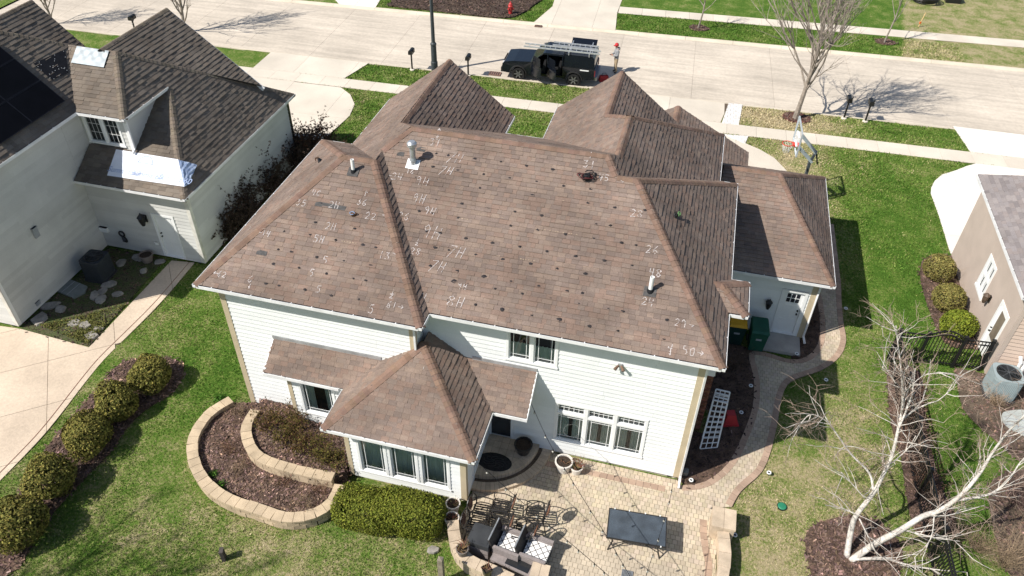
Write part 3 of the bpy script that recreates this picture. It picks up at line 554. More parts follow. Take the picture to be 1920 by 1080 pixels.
# back door behind the sunroom corner
b = MB(); wm.box(b, DR[0], DR[0]+.1, .2, 2.42, -.1, .04); wm.box(b, DR[1]-.1, DR[1], .2, 2.42, -.1, .04); wm.box(b, DR[0]+.1, DR[1]-.1, 2.3, 2.42, -.1, .04); wm.box(b, DR[0]+.1, DR[1]-.1, .2, .28, -.1, .05); bd = part('door', b, WHITE, H)
b = MB(); wm.box(b, DR[0]+.1, DR[1]-.1, .28, 2.3, -.07, -.05); part('pane', b, mat('dark_storm_glass', (.03, .035, .042), .08, spec=.6), bd); b = MB(); b.tube([wm.at(DR[1]-.14, .02, 1.2), wm.at(DR[1]-.14, .03, 1.35)], .015, 6); part('handle', b, BLACK, bd)
# corner boards, frieze
for W, u in ((wl, 0), (wl, wl.L-.14), (wm, wm.L-.15)): W.board(u, u+.15, .15, 5.36)
wj.board(.0, .1, .15, 5.36); wlx.board(wlx.L-.14, wlx.L+.034, .15, 5.36); wr.board(-.034, .14, .15, 5.36)
# bay under the left shed roof, and the sunroom
by0 = 14.35
wb1 = Wall(H, (-10.55, by0), (-8.0, by0), .15, 2.7, SIDE, [(.35, 1.55, .85, 2.6)]); wb1.window(.35, 1.55, .85, 2.6, 1, 'prairie', curtain=.3); wb1.board(0, .13, .15, 2.68); wbl = Wall(H, (-10.55, 14.82), (-10.55, by0), .15, 2.7, SIDE, [])
sL, sR, sY = -8.1, -4.42, 12.98
w3 = [(.36, 1.29), (1.33, 2.26), (2.30, 3.23)]
ws = Wall(H, (sL, sY), (sR, sY), .15, 2.72, SIDE, [(x0, x1, .45, 2.5) for x0, x1 in w3])
for x0, x1 in w3: ws.window(x0, x1, .45, 2.5, 1, 'prairie', curtain=.6)
ws.board(0, .14, .15, 2.68); ws.board(ws.L-.14, ws.L+.034, .15, 2.68)
wsr = Wall(H, (sR, sY), (sR, 15.4), .15, 2.72, SIDE, [(.6, 1.9, .5, 2.4)]); wsr.window(.6, 1.9, .5, 2.4, 1, 'prairie'); wsr.board(0, .12, .15, 2.68)
wsl = Wall(H, (sL, 14.7), (sL, sY), .15, 2.72, SIDE, [])
for p, q in (((-11.0, 14.775, 3.53), (-7.5, 14.775, 3.53)), ((-4.9, 15.44, 3.63), (-2.95, 15.44, 3.63))): b = MB(); b.bar(p, q, .03, .12); part('flashing', b, mat('grey_flashing', (.45, .46, .47), .4, metal=.4), H)
for p in ([(-11.03, 13.98, 2.8), (-10.98, 14.79, 3.49)], [(-2.955, 14.29, 2.8), (-2.945, 15.46, 3.58)]):
    b = MB(); b.bar((p[0][0], p[0][1], p[0][2]-.06), (p[1][0], p[1][1], p[1][2]-.06), .03, .12); part('rake_board', b, WHITE, H)
b = MB(); b.prism([(-11.0, 14.05), (-11.0, 14.82), (-10.97, 14.82), (-10.97, 14.05)], 2.66, 2.9); b.add([(-2.99, 14.35, 2.66), (-2.99, 15.46, 2.66), (-2.99, 15.46, 3.5), (-2.99, 14.35, 2.8)], [(0, 1, 2, 3)]); part('gable_infill', b, SIDE, H)
# fireplace chase on the right side: brick below, boards above
wc = Wall(H, (W_R, 17.6), (2.16, 17.6), 2.6, 5.42, SIDE, []); wcr = Wall(H, (2.16, 17.6), (2.16, 18.4), 2.6, 5.42, SIDE, [])
BRICK = mat('red_brown_brick', (.17, .075, .05), .9, .2, 4, .2, 60, tint=True); MORT = mat('mortar', (.30, .27, .24), .95)
bb = MB(); bb.box(W_R, 17.62, 0, 2.14, 18.38, 2.6); ch = part('chimney_breast', bb, MORT, H); bb = MB()
for j in range(34):
    u = -.1*(j % 2)
    while u < .54:
        x0, x1 = max(0, u)+.005, min(.54, u+.2)-.005
        if x1-x0 > .03: t = random.uniform(.6, 1.5); bb.c = (t, t*random.uniform(.85, 1.1), t); bb.box(W_R+x0, 17.6, j*.076+.005, W_R+x1, 17.64, j*.076+.07)
        u += .2
tag(part('bricks', bb, BRICK, ch, tint=True), kind='stuff')
# garage
wg = Wall(H, (W_R, 22.98), (5.47, 22.98), .12, 2.9, SIDE, [(2.72, 3.62, -1, 2.24)]); wgr = Wall(H, (5.47, 22.98), (5.47, 29.4), .12, 2.9, SIDE, []); wg.board(wg.L-.16, wg.L+.034, .12, 2.88); wgr.board(0, .14, .12, 2.88)
def panel_door(W, u0, u1, z0, z1, lites=True, knob=1, parent=None):
    b = MB(); c = .1; W.box(b, u0, u0+c, z0, z1, -.1, .045); W.box(b, u1-c, u1, z0, z1, -.1, .045); W.box(b, u0+c, u1-c, z1-c, z1, -.1, .045); W.box(b, u0+c, u1-c, z0, z0+.04, -.12, .05); d = part('door_frame', b, WHITE, W.house)
    lf = MB(); a, e = u0+c+.005, u1-c-.005; W.box(lf, a, e, z0+.045, z1-c-.005, -.06, -.02); leaf = part('door', lf, WHITE, W.house); p = MB(); h = z1-z0
    rows = [(.10, .34), (.40, .66)] + ([] if lites else [(.72, .92)])
    for r0, r1 in rows:
        for k in range(2): x0 = a+.1+k*(e-a-.14)/2; x1 = x0+(e-a-.26)/2; W.box(p, x0, x1, z0+h*r0, z0+h*r1, -.02, -.012)
    part('door_panel', p, WHITE, leaf)
    if lites:
        for i in range(3):
            for j in range(2): g = MB(); x0 = a+.12+i*(e-a-.22)/3; W.box(g, x0, x0+(e-a-.22)/3-.03, z0+h*(.72+.1*j), z0+h*(.72+.1*j)+h*.085, -.02, -.016); part('pane', g, mat('dark_door_glass', (.02, .022, .03), .1, spec=.6), leaf)
    k = MB()
    for zz in (1.0, 1.16): q = W.at((e-.08) if knob > 0 else (a+.08), -.02, z0+zz); r_ = W.at((e-.08) if knob > 0 else (a+.08), .04, z0+zz); k.tube([q, r_], .03, 8)
    part('handle', k, BLACK, leaf); return leaf
panel_door(wg, 2.72, 3.62, .16, 2.24)
house_floor(H, [[(W_L[0]+.05, W_L[1]+.05), (W_J+.05, W_L[1]+.05), (W_J+.05, W_Y+.05), (W_R-.05, W_Y+.05), (W_R-.05, 23), (5.4, 23.05), (5.4, 29.3), (-11.3, 26.2), (-11.3, 22.5), (W_L[0]+.05, 22.5)], [(sL+.05, sY+.05), (sR-.05, sY+.05), (sR-.05, 15), (sL+.05, 15)]], -.1, .17)
b = MB(); b.box(-11.2, 22.5, 0, -6.9, 26.3, 5.4); b.box(-4.7, 24, 0, 1.0, 27.3, 5.4); b.box(-3.3, 27.3, 0, 2.4, 30.6, 2.9); b.box(-6.9, 22, 0, -4.7, 25., 5.4); part('front_wall', b, SIDE, H)
b = MB()
for (x, y, za), (xr, zr), s in (((-11.66, 26.7, ZE), (-9.11, 7.49), 1), ((-6.56, 26.7, ZE), (-9.11, 7.49), -1), ((-5.04, 27.85, ZE), (-2.67, 7.35), 1), ((-.3, 27.85, ZE), (-2.67, 7.35), -1)): b.bar((x, y-.06, za-.2), (xr, y-.06, zr-.2), .04, .18)
b.add([(-11.5, 26.6, ZE-.1), (-6.7, 26.6, ZE-.1), (-9.11, 26.6, 7.3)], [(0, 1, 2)]); b.add([(-4.9, 27.7, ZE-.1), (-.4, 27.7, ZE-.1), (-2.67, 27.7, 7.2)], [(0, 1, 2)]); b.add([(-3.5, 30.9, 2.9), (2.6, 30.9, 2.9), (-.45, 30.9, 4.6)], [(0, 1, 2)]); part('gable_board', b, WHITE, H)
downspout(H, [(W_J+.03, W_L[1]-.06, 5.3), (W_J+.03, W_L[1]-.06, 3.5), (W_J+.05, W_L[1]-.12, 3.35)]); downspout(H, [(1.95, 15.1, 5.3), (W_R+.06, W_Y-.03, 5.0), (W_R+.06, W_Y-.03, .25), (W_R+.06, W_Y-.4, .12)])
downspout(H, [(5.8, 22.7, 2.85), (5.53, 22.9, 2.6), (5.53, 22.9, .25), (5.6, 22.65, .12)]); downspout(H, [(-8.3, 14.1, 2.7), (-8.16, 14.2, 2.5), (-8.16, 14.2, .2)])
# ------------------------------------------------------------------ things on the surveyed roof
def stroke(pl, pts, w=.022, h=.02, b=None, broken=0.):
    for (u0, v0), (u1, v1) in zip(pts, pts[1:]):
        L_ = math.hypot(u1-u0, v1-v0) or 1e-6; k = max(1, int(L_/.03)) if broken else 1
        for i in range(k):
            if broken and random.random() < broken: continue
            j = lambda: random.uniform(-.004, .004) if broken else 0
            a0, b0, a1, b1 = u0+(u1-u0)*i/k+j(), v0+(v1-v0)*i/k+j(), u0+(u1-u0)*(i+1)/k+j(), v0+(v1-v0)*(i+1)/k+j(); ww = w*random.uniform(.6, 1.25) if broken else w
            d = math.hypot(a1-a0, b1-b0) or 1e-6; nx_, ny_ = -(b1-b0)/d*ww/2, (a1-a0)/d*ww/2; ex, ey = (a1-a0)/d*w*.2, (b1-b0)/d*w*.2
            b.face(pl.at(a0-nx_-ex, b0-ny_-ey, h), pl.at(a1-nx_+ex, b1-ny_+ey, h), pl.at(a1+nx_+ex, b1+ny_+ey, h), pl.at(a0+nx_-ex, b0+ny_-ey, h))
GLY = {'0': [[(.5, 1), (.1, .8), (0, .4), (.2, 0), (.55, .05), (.65, .5), (.5, 1)]], '1': [[(.3, 1), (.3, 0)]], '2': [[(0, .8), (.3, 1), (.6, .8), (.5, .5), (0, 0), (.65, .05)]], '3': [[(0, .95), (.5, 1), (.25, .6), (.6, .4), (.4, 0), (0, .08)]], '4': [[(.05, 1), (0, .45), (.6, .5)], [(.55, 1), (.4, -.05)]],
       '5': [[(.6, 1), (.1, 1), (.05, .6), (.45, .6), (.6, .3), (.4, 0), (0, .05)]], '6': [[(.5, 1), (.1, .6), (0, .2), (.3, 0), (.55, .2), (.4, .48), (.05, .35)]], '7': [[(0, 1), (.65, 1), (.1, -.1)]], '8': [[(.3, .55), (0, .8), (.3, 1), (.6, .8), (.3, .55), (0, .25), (.3, 0), (.6, .25), (.3, .55)]],
       '9': [[(.55, .75), (.3, 1), (.02, .8), (.2, .55), (.55, .7), (.5, 0)]], 'H': [[(.05, 1), (0, 0)], [(.55, 1), (.5, 0)], [(0, .55), (.55, .5)]], '>': [[(0, .5), (.9, .5)], [(.6, .75), (.9, .5), (.6, .25)]], '<': [[(0, .5), (.9, .5)], [(.3, .75), (0, .5), (.3, .25)]], '^': [[(.3, 0), (.3, 1)], [(.05, .65), (.3, 1), (.55, .65)]], 'v': [[(.3, 1), (.3, 0)], [(.05, .35), (.3, 0), (.55, .35)]],
       '/': [[(.3, 1), (.3, .6)], [(0, .52), (.6, .5)], [(.1, .4), (.45, .38), (.1, 0), (.55, 0)]]}
def chalk(slope, px, py, txt, size=.30, slant=.0):
    size *= .8; pl = RP[slope]; u, v = pl.px(px, py); b = MB(); wd = sum(.95 for _ in txt)*size*.85; x = u-wd/2
    for ch in txt:
        for st in GLY[ch]: stroke(pl, [(x+a*size*.8+c*slant*size+random.uniform(-.008, .008), v-size/2+c*size+random.uniform(-.008, .008)) for a, c in st], random.uniform(.013, .02), .021, b, .07)
        x += size*.82
    put('chalk_mark', b.mesh('chalk_mark', CHALK), H)
for a in [('main_back', 818, 268, '31'), ('main_back', 825, 247, '^', .26), ('main_back', 822, 257, '/', .2), ('main_back', 855, 297, '7H', .4, .2), ('main_back', 838, 321, '7H', .36, .2), ('main_back', 794, 340, '9H', .36, .1), ('main_back', 788, 373, '9H', .36, .1), ('main_back', 808, 396, '9H', .30, .1), ('main_back', 813, 436, '9H', .5, .1), ('main_back', 857, 473, '7H', .42, .2), ('main_back', 822, 500, '7H', .40, .2), ('main_back', 869, 537, '9H', .24), ('main_back', 857, 567, '8H', .42, .1),
          ('main_back', 741, 331, '<24', .30), ('main_back', 733, 374, '<2', .24), ('main_back', 759, 406, '26', .30), ('main_back', 785, 455, '/', .26), ('main_back', 781, 472, '28', .26), ('main_back', 797, 558, '4', .28), ('main_back', 799, 576, 'v', .2), ('main_back', 757, 465, '<', .16), ('main_back', 783, 548, '^', .18),
          ('main_back', 1107, 309, '31', .30), ('main_back', 1110, 292, '^', .26), ('main_back', 1134, 334, '45', .26), ('main_back', 1166, 340, '>', .18), ('main_back', 1196, 401, '28', .30), ('main_back', 1225, 469, '26', .30), ('main_back', 1231, 512, '48', .28), ('main_back', 1217, 566, '24', .28), ('main_back', 1219, 552, '^', .2), ('main_back', 1284, 607, '29>', .26), ('main_back', 1259, 653, '4', .26), ('main_back', 1258, 663, 'v', .14), ('main_back', 1300, 660, '50>', .28),
          ('wing_back', 595, 362, '40', .22), ('wing_back', 567, 381, '35', .26), ('wing_back', 629, 385, '2H', .28), ('wing_back', 623, 425, '2H', .28), ('wing_back', 601, 449, '5H', .28), ('wing_back', 612, 488, '5', .28), ('wing_back', 587, 512, '5', .26), ('wing_back', 600, 543, '5', .26), ('wing_back', 681, 380, '36', .26), ('wing_back', 688, 363, '^', .24), ('wing_back', 697, 406, '22', .28), ('wing_back', 720, 404, '>', .14), ('wing_back', 723, 480, '13', .28), ('wing_back', 740, 476, '>', .16), ('wing_back', 738, 552, '/', .3), ('wing_back', 742, 574, '61>', .24), ('wing_back', 699, 580, '5', .3), ('wing_back', 497, 438, '<14', .22), ('wing_back', 414, 514, '<62', .22), ('wing_back', 472, 524, '6', .26), ('wing_back', 470, 537, 'v', .18),
          ('main_back', 771, 322, '16', .2), ('sun_back', 795, 691, '1', .1), ('wing_left', 470, 428, '11', .26), ('wing_left', 540, 372, '1', .2)]:
    chalk(*a)
Z5 = [(533, 42), (680, 65), (828, 88), (977, 110), (1127, 133), (1385, 62), (1537, 88), (1075, 18), (440, 108), (515, 120), (660, 147), (953, 190), (1105, 213), (1262, 238), (1420, 262), (1577, 287), (1435, 182), (1515, 192), (1710, 103), (480, 222), (555, 232), (700, 262), (850, 287), (1005, 308), (1157, 335), (1317, 362), (1478, 385), (1637, 415), (1657, 300), (530, 313), (605, 327), (757, 352), (908, 380), (1063, 403), (1215, 432), (1375, 460), (502, 418), (652, 445), (803, 475), (955, 503), (1110, 532), (1270, 557), (1355, 570), (637, 503), (712, 517), (867, 545), (1018, 573), (1178, 600), (1337, 628), (1500, 658), (1583, 672), (600, 610), (755, 635), (907, 663), (1073, 695), (1230, 722), (1397, 757), (1557, 783), (1833, 720), (1815, 830)]
Z2 = [(535, 865), (603, 875), (752, 893), (897, 910), (1043, 933), (1188, 953), (655, 960), (800, 982), (948, 1003), (1097, 1022), (1250, 1047), (780, 1058), (1340, 978), (515, 938), (420, 1000), (490, 1012), (1400, 1065)]
Z4 = [(1775, 172), (1745, 240), (1888, 272), (1600, 222), (1568, 325), (1640, 337), (1785, 367), (1540, 405), (1683, 428), (1837, 460), (1495, 515), (1570, 527), (1717, 550), (1865, 580), (1810, 65)]
ZL = [(75, 207), (122, 297), (195, 312), (15, 390), (165, 415), (70, 488), (138, 498), (100, 605)]
def torn(slope, px, py, big=False):
    pl = RP[slope]; u, v = pl.px(px, py); b = MB(); s = random.uniform(.04, .068)*(1.6 if big else 1); k = 7; h = random.uniform(.02, .045)
    rim = [(u+math.cos(i*6.283/k)*s*random.uniform(.6, 1.3), v+math.sin(i*6.283/k)*s*random.uniform(.45, .85)) for i in range(k)]
    c = pl.at(u, v+s*.2, h)
    for i in range(k): b.face(pl.at(*rim[i], .0165), pl.at(*rim[(i+1) % k], .0165), c)
    put('torn_tab', b.mesh('torn_tab', TAR), H)
for x, y in Z5: torn('main_back', 640+x/3, 360+y/3, random.random() < .12)
for x, y in Z2: torn('main_back', 640+x/3, y/3)
for x, y in Z4: torn('wing_back', x/3, 360+y/3)
for x, y in ZL: torn('wing_back', 640+x/3, 360+y/3)
# bare grey spots where tabs are gone
BARE = mat('bare_grey_tab', (.085, .082, .08), .95, .2, 10, .3, 80)
for sl, x0, y0, x1, y1 in (('wing_back', 480, 467, 500, 477), ('wing_back', 590, 369, 650, 386), ('main_back', 744, 283, 757, 292), ('main_back', 781, 275, 797, 283)):
    pl = RP[sl]; u0, v0 = pl.px(x0, y1); u1, v1 = pl.px(x1, y1); v1 = pl.px(x0, y0)[1]; b = MB(); b.prism([(u0, v0), (u1, v0), (u1, v0+.14), (u0+.1, v0+.15), (u0, v0+.1)], .012, .0195, lambda u, v, h: pl.at(u, v, h)); put('bare_tab', b.mesh('bare_tab', BARE), H)
# scuffed lines of pale granules
PALE = mat('pale_scuff', (.34, .26, .19), .95, .2, 10, .4, 60)
for x0, y0, x1 in ((1015, 431, 1085), (930, 480, 985), (975, 486, 1010), (895, 402, 950), (860, 410, 880), (1040, 375, 1060), (640, 453, 670)):
    pl = RP['main_back' if x0 > 720 else 'wing_back']; b = MB(); k = int((x1-x0)/5)
    for i in range(k):
        px = x0+(x1-x0)*i/k; u, v = pl.px(px, y0+(px-x0)*.15); l = random.uniform(.03, .06)
        if random.random() < .7: b.face(pl.at(u, v, .021), pl.at(u+l, v, .021), pl.at(u+l, v+random.uniform(.01, .03), .021), pl.at(u, v+.02, .021))
    if b.f: put('scuff_mark', b.mesh('scuff_mark', PALE), H)
GALV = mat('galvanised_steel', (.52, .54, .56), .35, .12, 8, .1, 40, metal=.6)
def vent(slope, px, py, h, r_, label, m, flash, cap=False):
    pl = RP[slope]; u, v = pl.px(px, py); p = pl.at(u, v, 0); e = root('roof_vent', p, label, 'vent pipe'); b = MB()
    e['_w'] = 1
    z = p.z
    if cap: b.lathe([(r_, -.15), (r_, h*.78), (r_*.95, h*.78)], 14, p); part('pipe', b, m, e); b = MB(); b.lathe([(r_*1.35, h*.18), (r_*1.0, h*.30)], 14, p); part('storm_collar', b, m, e); b = MB(); b.lathe([(r_*1.15, h*.78), (r_*1.75, h*.80), (r_*1.75, h*.93), (r_*1.2, h)], 16, p); part('cap', b, m, e)
    else:
        b.lathe([(r_, -.1), (r_, h), (r_*.78, h), (r_*.78, h*.7)], 14, p); part('pipe', b, m, e); b = MB(); b.lathe([(r_*1.9, -.05), (r_*1.2, .09)], 12, p); part('boot', b, FELT, e)
    s = .2 if cap else .17; b = MB(); b.prism([(u-s, v-s), (u+s, v-s), (u+s, v+s*.7), (u-s, v+s*.7)], .018, .026, lambda a, c, k: pl.at(a, c, k)); part('flashing_plate', b, flash, e)
PVC = mat('white_pvc', (.82, .82, .80), .35, .04, 4)
vent('main_back', 775, 307, .76, .085, 'grey metal flue pipe with round cap on white flashing near the ridge', GALV, WHITE, True)
vent('wing_back', 663, 322, .42, .055, 'short white vent pipe on the left wing slope', PVC, BARE)
vent('main_back', 1219, 546, .5, .06, 'short white vent pipe on the right of the main slope', PVC, BARE)
def lump(slope, px, py, name, label, cat, n, cols, s=.2):
    pl = RP[slope]; u, v = pl.px(px, py); p = pl.at(u, v, .02); e = root(name, p, label, cat)
    for k in range(n):
        b = MB(); c = Vector((random.uniform(-s, s)*.5, random.uniform(-s, s)*.4, 0)); q = []
        for i in range(9): a = i*.75+k; rr = s*random.uniform(.4, .8); q.append(c+pl.u*math.cos(a)*rr+pl.v*math.sin(a)*rr*.6+pl.n*(.03+.12*random.random()*s/.2))
        b.tube(smooth_line(q, 3), .014, 5); part('loop', b, cols[k % len(cols)], e)
    b = MB(); pts = [pl.u*math.cos(i*.9)*s*.7+pl.v*math.sin(i*.9)*s*.45 for i in range(7)]; top = [x*.55+pl.n*(.1*s/.2+.03*(i % 2)) for i, x in enumerate(pts)]; b.add(pts+top, [(i, (i+1) % 7, 7+(i+1) % 7, 7+i) for i in range(7)]+[tuple(range(7, 14))]); part('bundle', b, cols[-1], e)
lump('main_back', 1101, 334, 'cable_bundle', 'tangled black safety ropes bundled on the right end of the ridge', 'ropes', 6, [BLACK, mat('dark_red_rope', (.12, .03, .03), .8), BLACK], .26)
lump('wing_back', 663, 404, 'tool_pouch', 'small blue and brown tool pouch lying on the left wing slope', 'pouch', 2, [mat('blue_cloth', (.20, .28, .42), .8), mat('brown_leather', (.12, .06, .03), .7)], .13)
lump('right_main', 1265, 406, 'nail_bag', 'small green and black bag on the dark right slope', 'bag', 2, [mat('green_cloth', (.10, .22, .08), .8), BLACK], .14)
lump('wing_left', 601, 303, 'roof_jack', 'black vent hood with brown strap on the left edge slope', 'vent hood', 1, [mat('brown_strap', (.10, .05, .025), .8), BLACK], .15)
# flood light on the back wall
def wall_item(W, px, py): u, z = W.u_of(px, py); return u, z
u, z = wall_item(wm, 1163, 683); e = root('flood_light', wm.at(u, .03, z), 'twin brown flood light on the back wall under the eave', 'flood light'); b = MB(); b.box(-.06, -.04, -.06, .06, .0, .06); part('bracket', b, GALV, e)
for s in (-1, 1): b = MB(); b.tube([(s*.04, -.03, 0), (s*.10, -.13, -.03), (s*.12, -.17, -.05)], [.03, .045, .05], 10); part('lamp', b, mat('brown_lamp', (.16, .10, .07), .5), e)
# loose fixings that hang on the garage wall
def lantern(W, px, py, label, s=1.):
    u, z = W.u_of(px, py); e = root('wall_lantern', W.at(u, .02, z), label, 'wall lantern', rz=math.atan2(W.n.y, W.n.x)+math.pi/2); b = MB(); b.box(-.06*s, -.04, -.12*s, .06*s, 0, .12*s); part('back_plate', b, BLACK, e)
    b = MB(); b.lathe([(.05*s, -.16*s), (.09*s, -.02*s), (.10*s, .1*s), (.12*s, .12*s), (.03*s, .22*s), (.01*s, .26*s)], 8, (0, -.15*s, 0)); part('lamp_body', b, BLACK, e); b = MB(); b.tube([(0, -.02, .1*s), (0, -.15*s, .24*s)], .015, 6); part('arm', b, BLACK, e)
lantern(wg, 1441, 566, 'bronze wall lantern beside the white garage door', 1.1)
# ------------------------------------------------------------------ left neighbour
N = root('grey_roof_house', (-26, 22, 0), 'cream house with grey brown roof, solar panels and a dormer, left of the surveyed house', 'house', world=True)
zl, zu = 3.5, 5.95; T_ = (-21.6, 24.0, 7.4); TL = (-23.75, 24.0, 7.42)
NS = dict(
    low_right=[(-17.7, 20.67, zl), (-17.7, 29.65, zl), T_, (-20.15, 21.67, zu), (-20.13, 24.5, 5.92)],
    low_back=[(-22.45, 20.67, zl), (-17.7, 20.67, zl), (-20.08, 24.45, 5.88), (-20.5, 24.45, 5.88), (-20.5, 22.06, 4.375), (-22.45, 22.06, 4.375)],
    low_front=[(-17.7, 29.65, zl), (-21.6, 29.65, zl), (-21.6, 24.0, 7.4)],
    dormer_back=[(-22.17, 21.65, zu), (-20.13, 21.65, zu), T_, TL],
    big_right=[(-22.17, 15.5, zu), (-22.17, 21.65, zu), TL, (-24.82, 22.35, 8.47), (-26.55, 19.75, 10.12)], big_back=[(-31, 15.5, zu), (-22.17, 15.5, zu), (-26.55, 19.75, 10.12), (-31, 19.75, 10.12)],
    gable_right=[(-22.15, 23.84, 7.5), (-22.15, 28.23, 7.5), (-18.36, 28.23, 4.47)], gable_left=[(-22.15, 23.84, 7.5), (-22.15, 28.23, 7.5), (-25.2, 28.23, 5.06), (-25.2, 23.84, 5.06)],
    far_right=[(-24.2, 22.6, 5.34), (-24.2, 26.3, 5.34), (-27., 26.3, 8.0), (-27., 22.6, 8.0)])
NS['low_right'] = [(-17.7, 20.67, zl), (-17.7, 29.65, zl), T_, (-20.13, 21.65, 5.93), (-20.13, 24.52, 5.93)]
NC = [((-17.7, 29.65, zl), T_, 'low_right', 'low_front'), ((-17.7, 20.67, zl), (-20.08, 24.45, 5.88), 'low_right', 'low_back'), ((-20.13, 21.65, zu), T_, 'dormer_back', 'low_right'), (TL, (-26.55, 19.75, 10.12), 'big_right', (0, .6, .8)), ((-22.17, 15.5, zu), (-26.55, 19.75, 10.12), 'big_right', 'big_back'), ((-22.15, 28.23, 7.5), (-22.15, 23.84, 7.5), 'gable_left', 'gable_right'), ((-27, 26.3, 8.), (-27, 22.6, 8.), 'far_right', (-.6, 0, .8))]
NP = roof(N, NS, ROOFN, CAPN, NC, GREYS, exp_=.17, tw=.30, thick=.019)
for pts in ([(-22.5, 20.62, zl), (-17.65, 20.62, zl), (-17.65, 29.7, zl)], [(-31, 15.45, zu), (-22.12, 15.45, zu), (-22.12, 21.6, zu), (-20.08, 21.6, zu), (-20.08, 24.45, zu)]): gutter(N, pts)
soffit(N, [(-22.45, 20.75), (-17.8, 20.75), (-17.8, 29.5), (-22.4, 29.5)], zl, SIDEN); soffit(N, [(-31, 15.55), (-22.2, 15.55), (-22.2, 21.7), (-20.2, 21.7), (-20.2, 24.3), (-31, 24.3)], zu)
n0 = Wall(N, (-31, 15.92), (-22.5, 15.92), .12, 5.85, SIDEN, []); n1 = Wall(N, (-22.5, 15.92), (-22.5, 21.05), .12, 5.85, SIDEN, []); n2 = Wall(N, (-22.5, 21.05), (-17.95, 21.05), .12, 3.42, SIDEN, [(2.72, 3.72, -1, 2.25)]); n3 = Wall(N, (-17.95, 21.05), (-17.95, 29.4), .12, 3.42, SIDEN, [])
nd = Wall(N, (-22.5, 22.05), (-20.45, 22.05), 4.2, 5.85, SIDEN, [(.12, 1.72, 4.45, 5.75)]); nds = Wall(N, (-20.45, 22.05), (-20.45, 24.4), 4.2, 5.85, SIDEN, [])
nd.window(.12, 1.72, 4.45, 5.75, 2, (3, 3), casing=.08); n1b = Wall(N, (-22.5, 21.05), (-22.5, 22.1), 3.0, 5.85, SIDEN, [])
n2.board(n2.L-.13, n2.L+.034, .12, 3.4, mat('cream_trim', (.66, .64, .58), .6)); n3.board(0, .13, .12, 3.4, MATS['cream_trim']); n3.board(n3.L-.15, n3.L+.02, .12, 3.4, BLACK, 'downspout'); nd.board(nd.L-.12, nd.L+.034, 4.3, 5.8, WHITE)
n1.board(0, .12, .12, 5.8, WHITE); n0.board(n0.L-.12, n0.L+.034, .12, 5.8, MATS['cream_trim']); panel_door(n2, 2.72, 3.72, .14, 2.25, False, -1); downspout(N, [(-20.38, 21.98, 5.8), (-20.38, 21.98, 4.5), (-20.36, 21.8, 4.38)], .09)
b = MB(); b.box(-26, 22, 0, -18.2, 29., 3.4); b.box(-30.5, 16.3, 0, -22.8, 22, 5.8); part('rear_wall', b, SIDEN, N)
b = MB(); b.bar((-22.15, 28.25, 7.35), (-18.3, 28.25, 4.3), .05, .2); part('rake_board', b, WHITE, N)
# solar panels lying on the big right slope
pl = NP['big_right']; PV = mat('black_solar_cell', (.004, .004, .006), .55, .2, 2, spec=.12)
uu, vv = pl.px(120, 192)
for i in range(3):
    for j in range(3):
        u0, v0 = uu-(i+1)*1.72, vv+(j*1.06); e = root('solar_panel', pl.at(u0, v0, .1), 'black solar panel on the left house, %s row, %s from the dormer' % (('lowest', 'middle', 'highest')[j], ('nearest', 'second', 'third')[i]), 'solar panel', 'solar panels of the left house', world=True)
        if not any(0 <= proj(pl.at(u0+a, v0+c))[0] and proj(pl.at(u0+a, v0+c))[1] > 0 for a in (0, 1.7) for c in (0, 1.02)): bpy.data.objects.remove(e); continue
        b = MB(); b.prism([(u0+.015, v0+.015), (u0+1.685, v0+.015), (u0+1.685, v0+1.005), (u0+.015, v0+1.005)], .09, .125, lambda u, v, h: pl.at(u, v, h)); part('cell_sheet', b, PV, e)
        b = MB()
        for a, c in (((u0, v0), (u0+1.7, v0)), ((u0+1.7, v0), (u0+1.7, v0+1.02)), ((u0+1.7, v0+1.02), (u0, v0+1.02)), ((u0, v0+1.02), (u0, v0))): b.bar(pl.at(*a, .108), pl.at(*c, .108), .022, .04, pl.n)
        part('frame', b, mat('panel_frame', (.03, .03, .035), .35, metal=.5), e)
        b = MB(); [b.bar(pl.at(u0+x, v0+.2, 0), pl.at(u0+x, v0+.2, .1), .04) for x in (.3, 1.4)]; part('mount', b, GALV, e)
# torn-off area with black membrane and nails
q = [pl.px(*p) for p in ((62, 120), (121, 93), (128, 137), (97, 151))]; e = root('roof_membrane', pl.at(*q[0]), 'black underlay patch with white nail heads beside the dormer valley', 'membrane', world=True); b = MB(); b.prism(q, .02, .028, lambda u, v, h: pl.at(u, v, h)); part('sheet', b, FELT, e); b = MB(); c = np.mean(q, 0)
for i in range(26):
    a, t = random.random(), random.random(); x = [q[0][k]*(1-a)*(1-t)+q[1][k]*a*(1-t)+q[2][k]*a*t+q[3][k]*(1-a)*t for k in (0, 1)]; b.prism([(x[0]-.01, x[1]-.01), (x[0]+.01, x[1]-.01), (x[0]+.01, x[1]+.01), (x[0]-.01, x[1]+.01)], .028, .034, lambda u, v, h: pl.at(u, v, h))
tag(part('nail_heads', b, WHITE, e), kind='stuff')
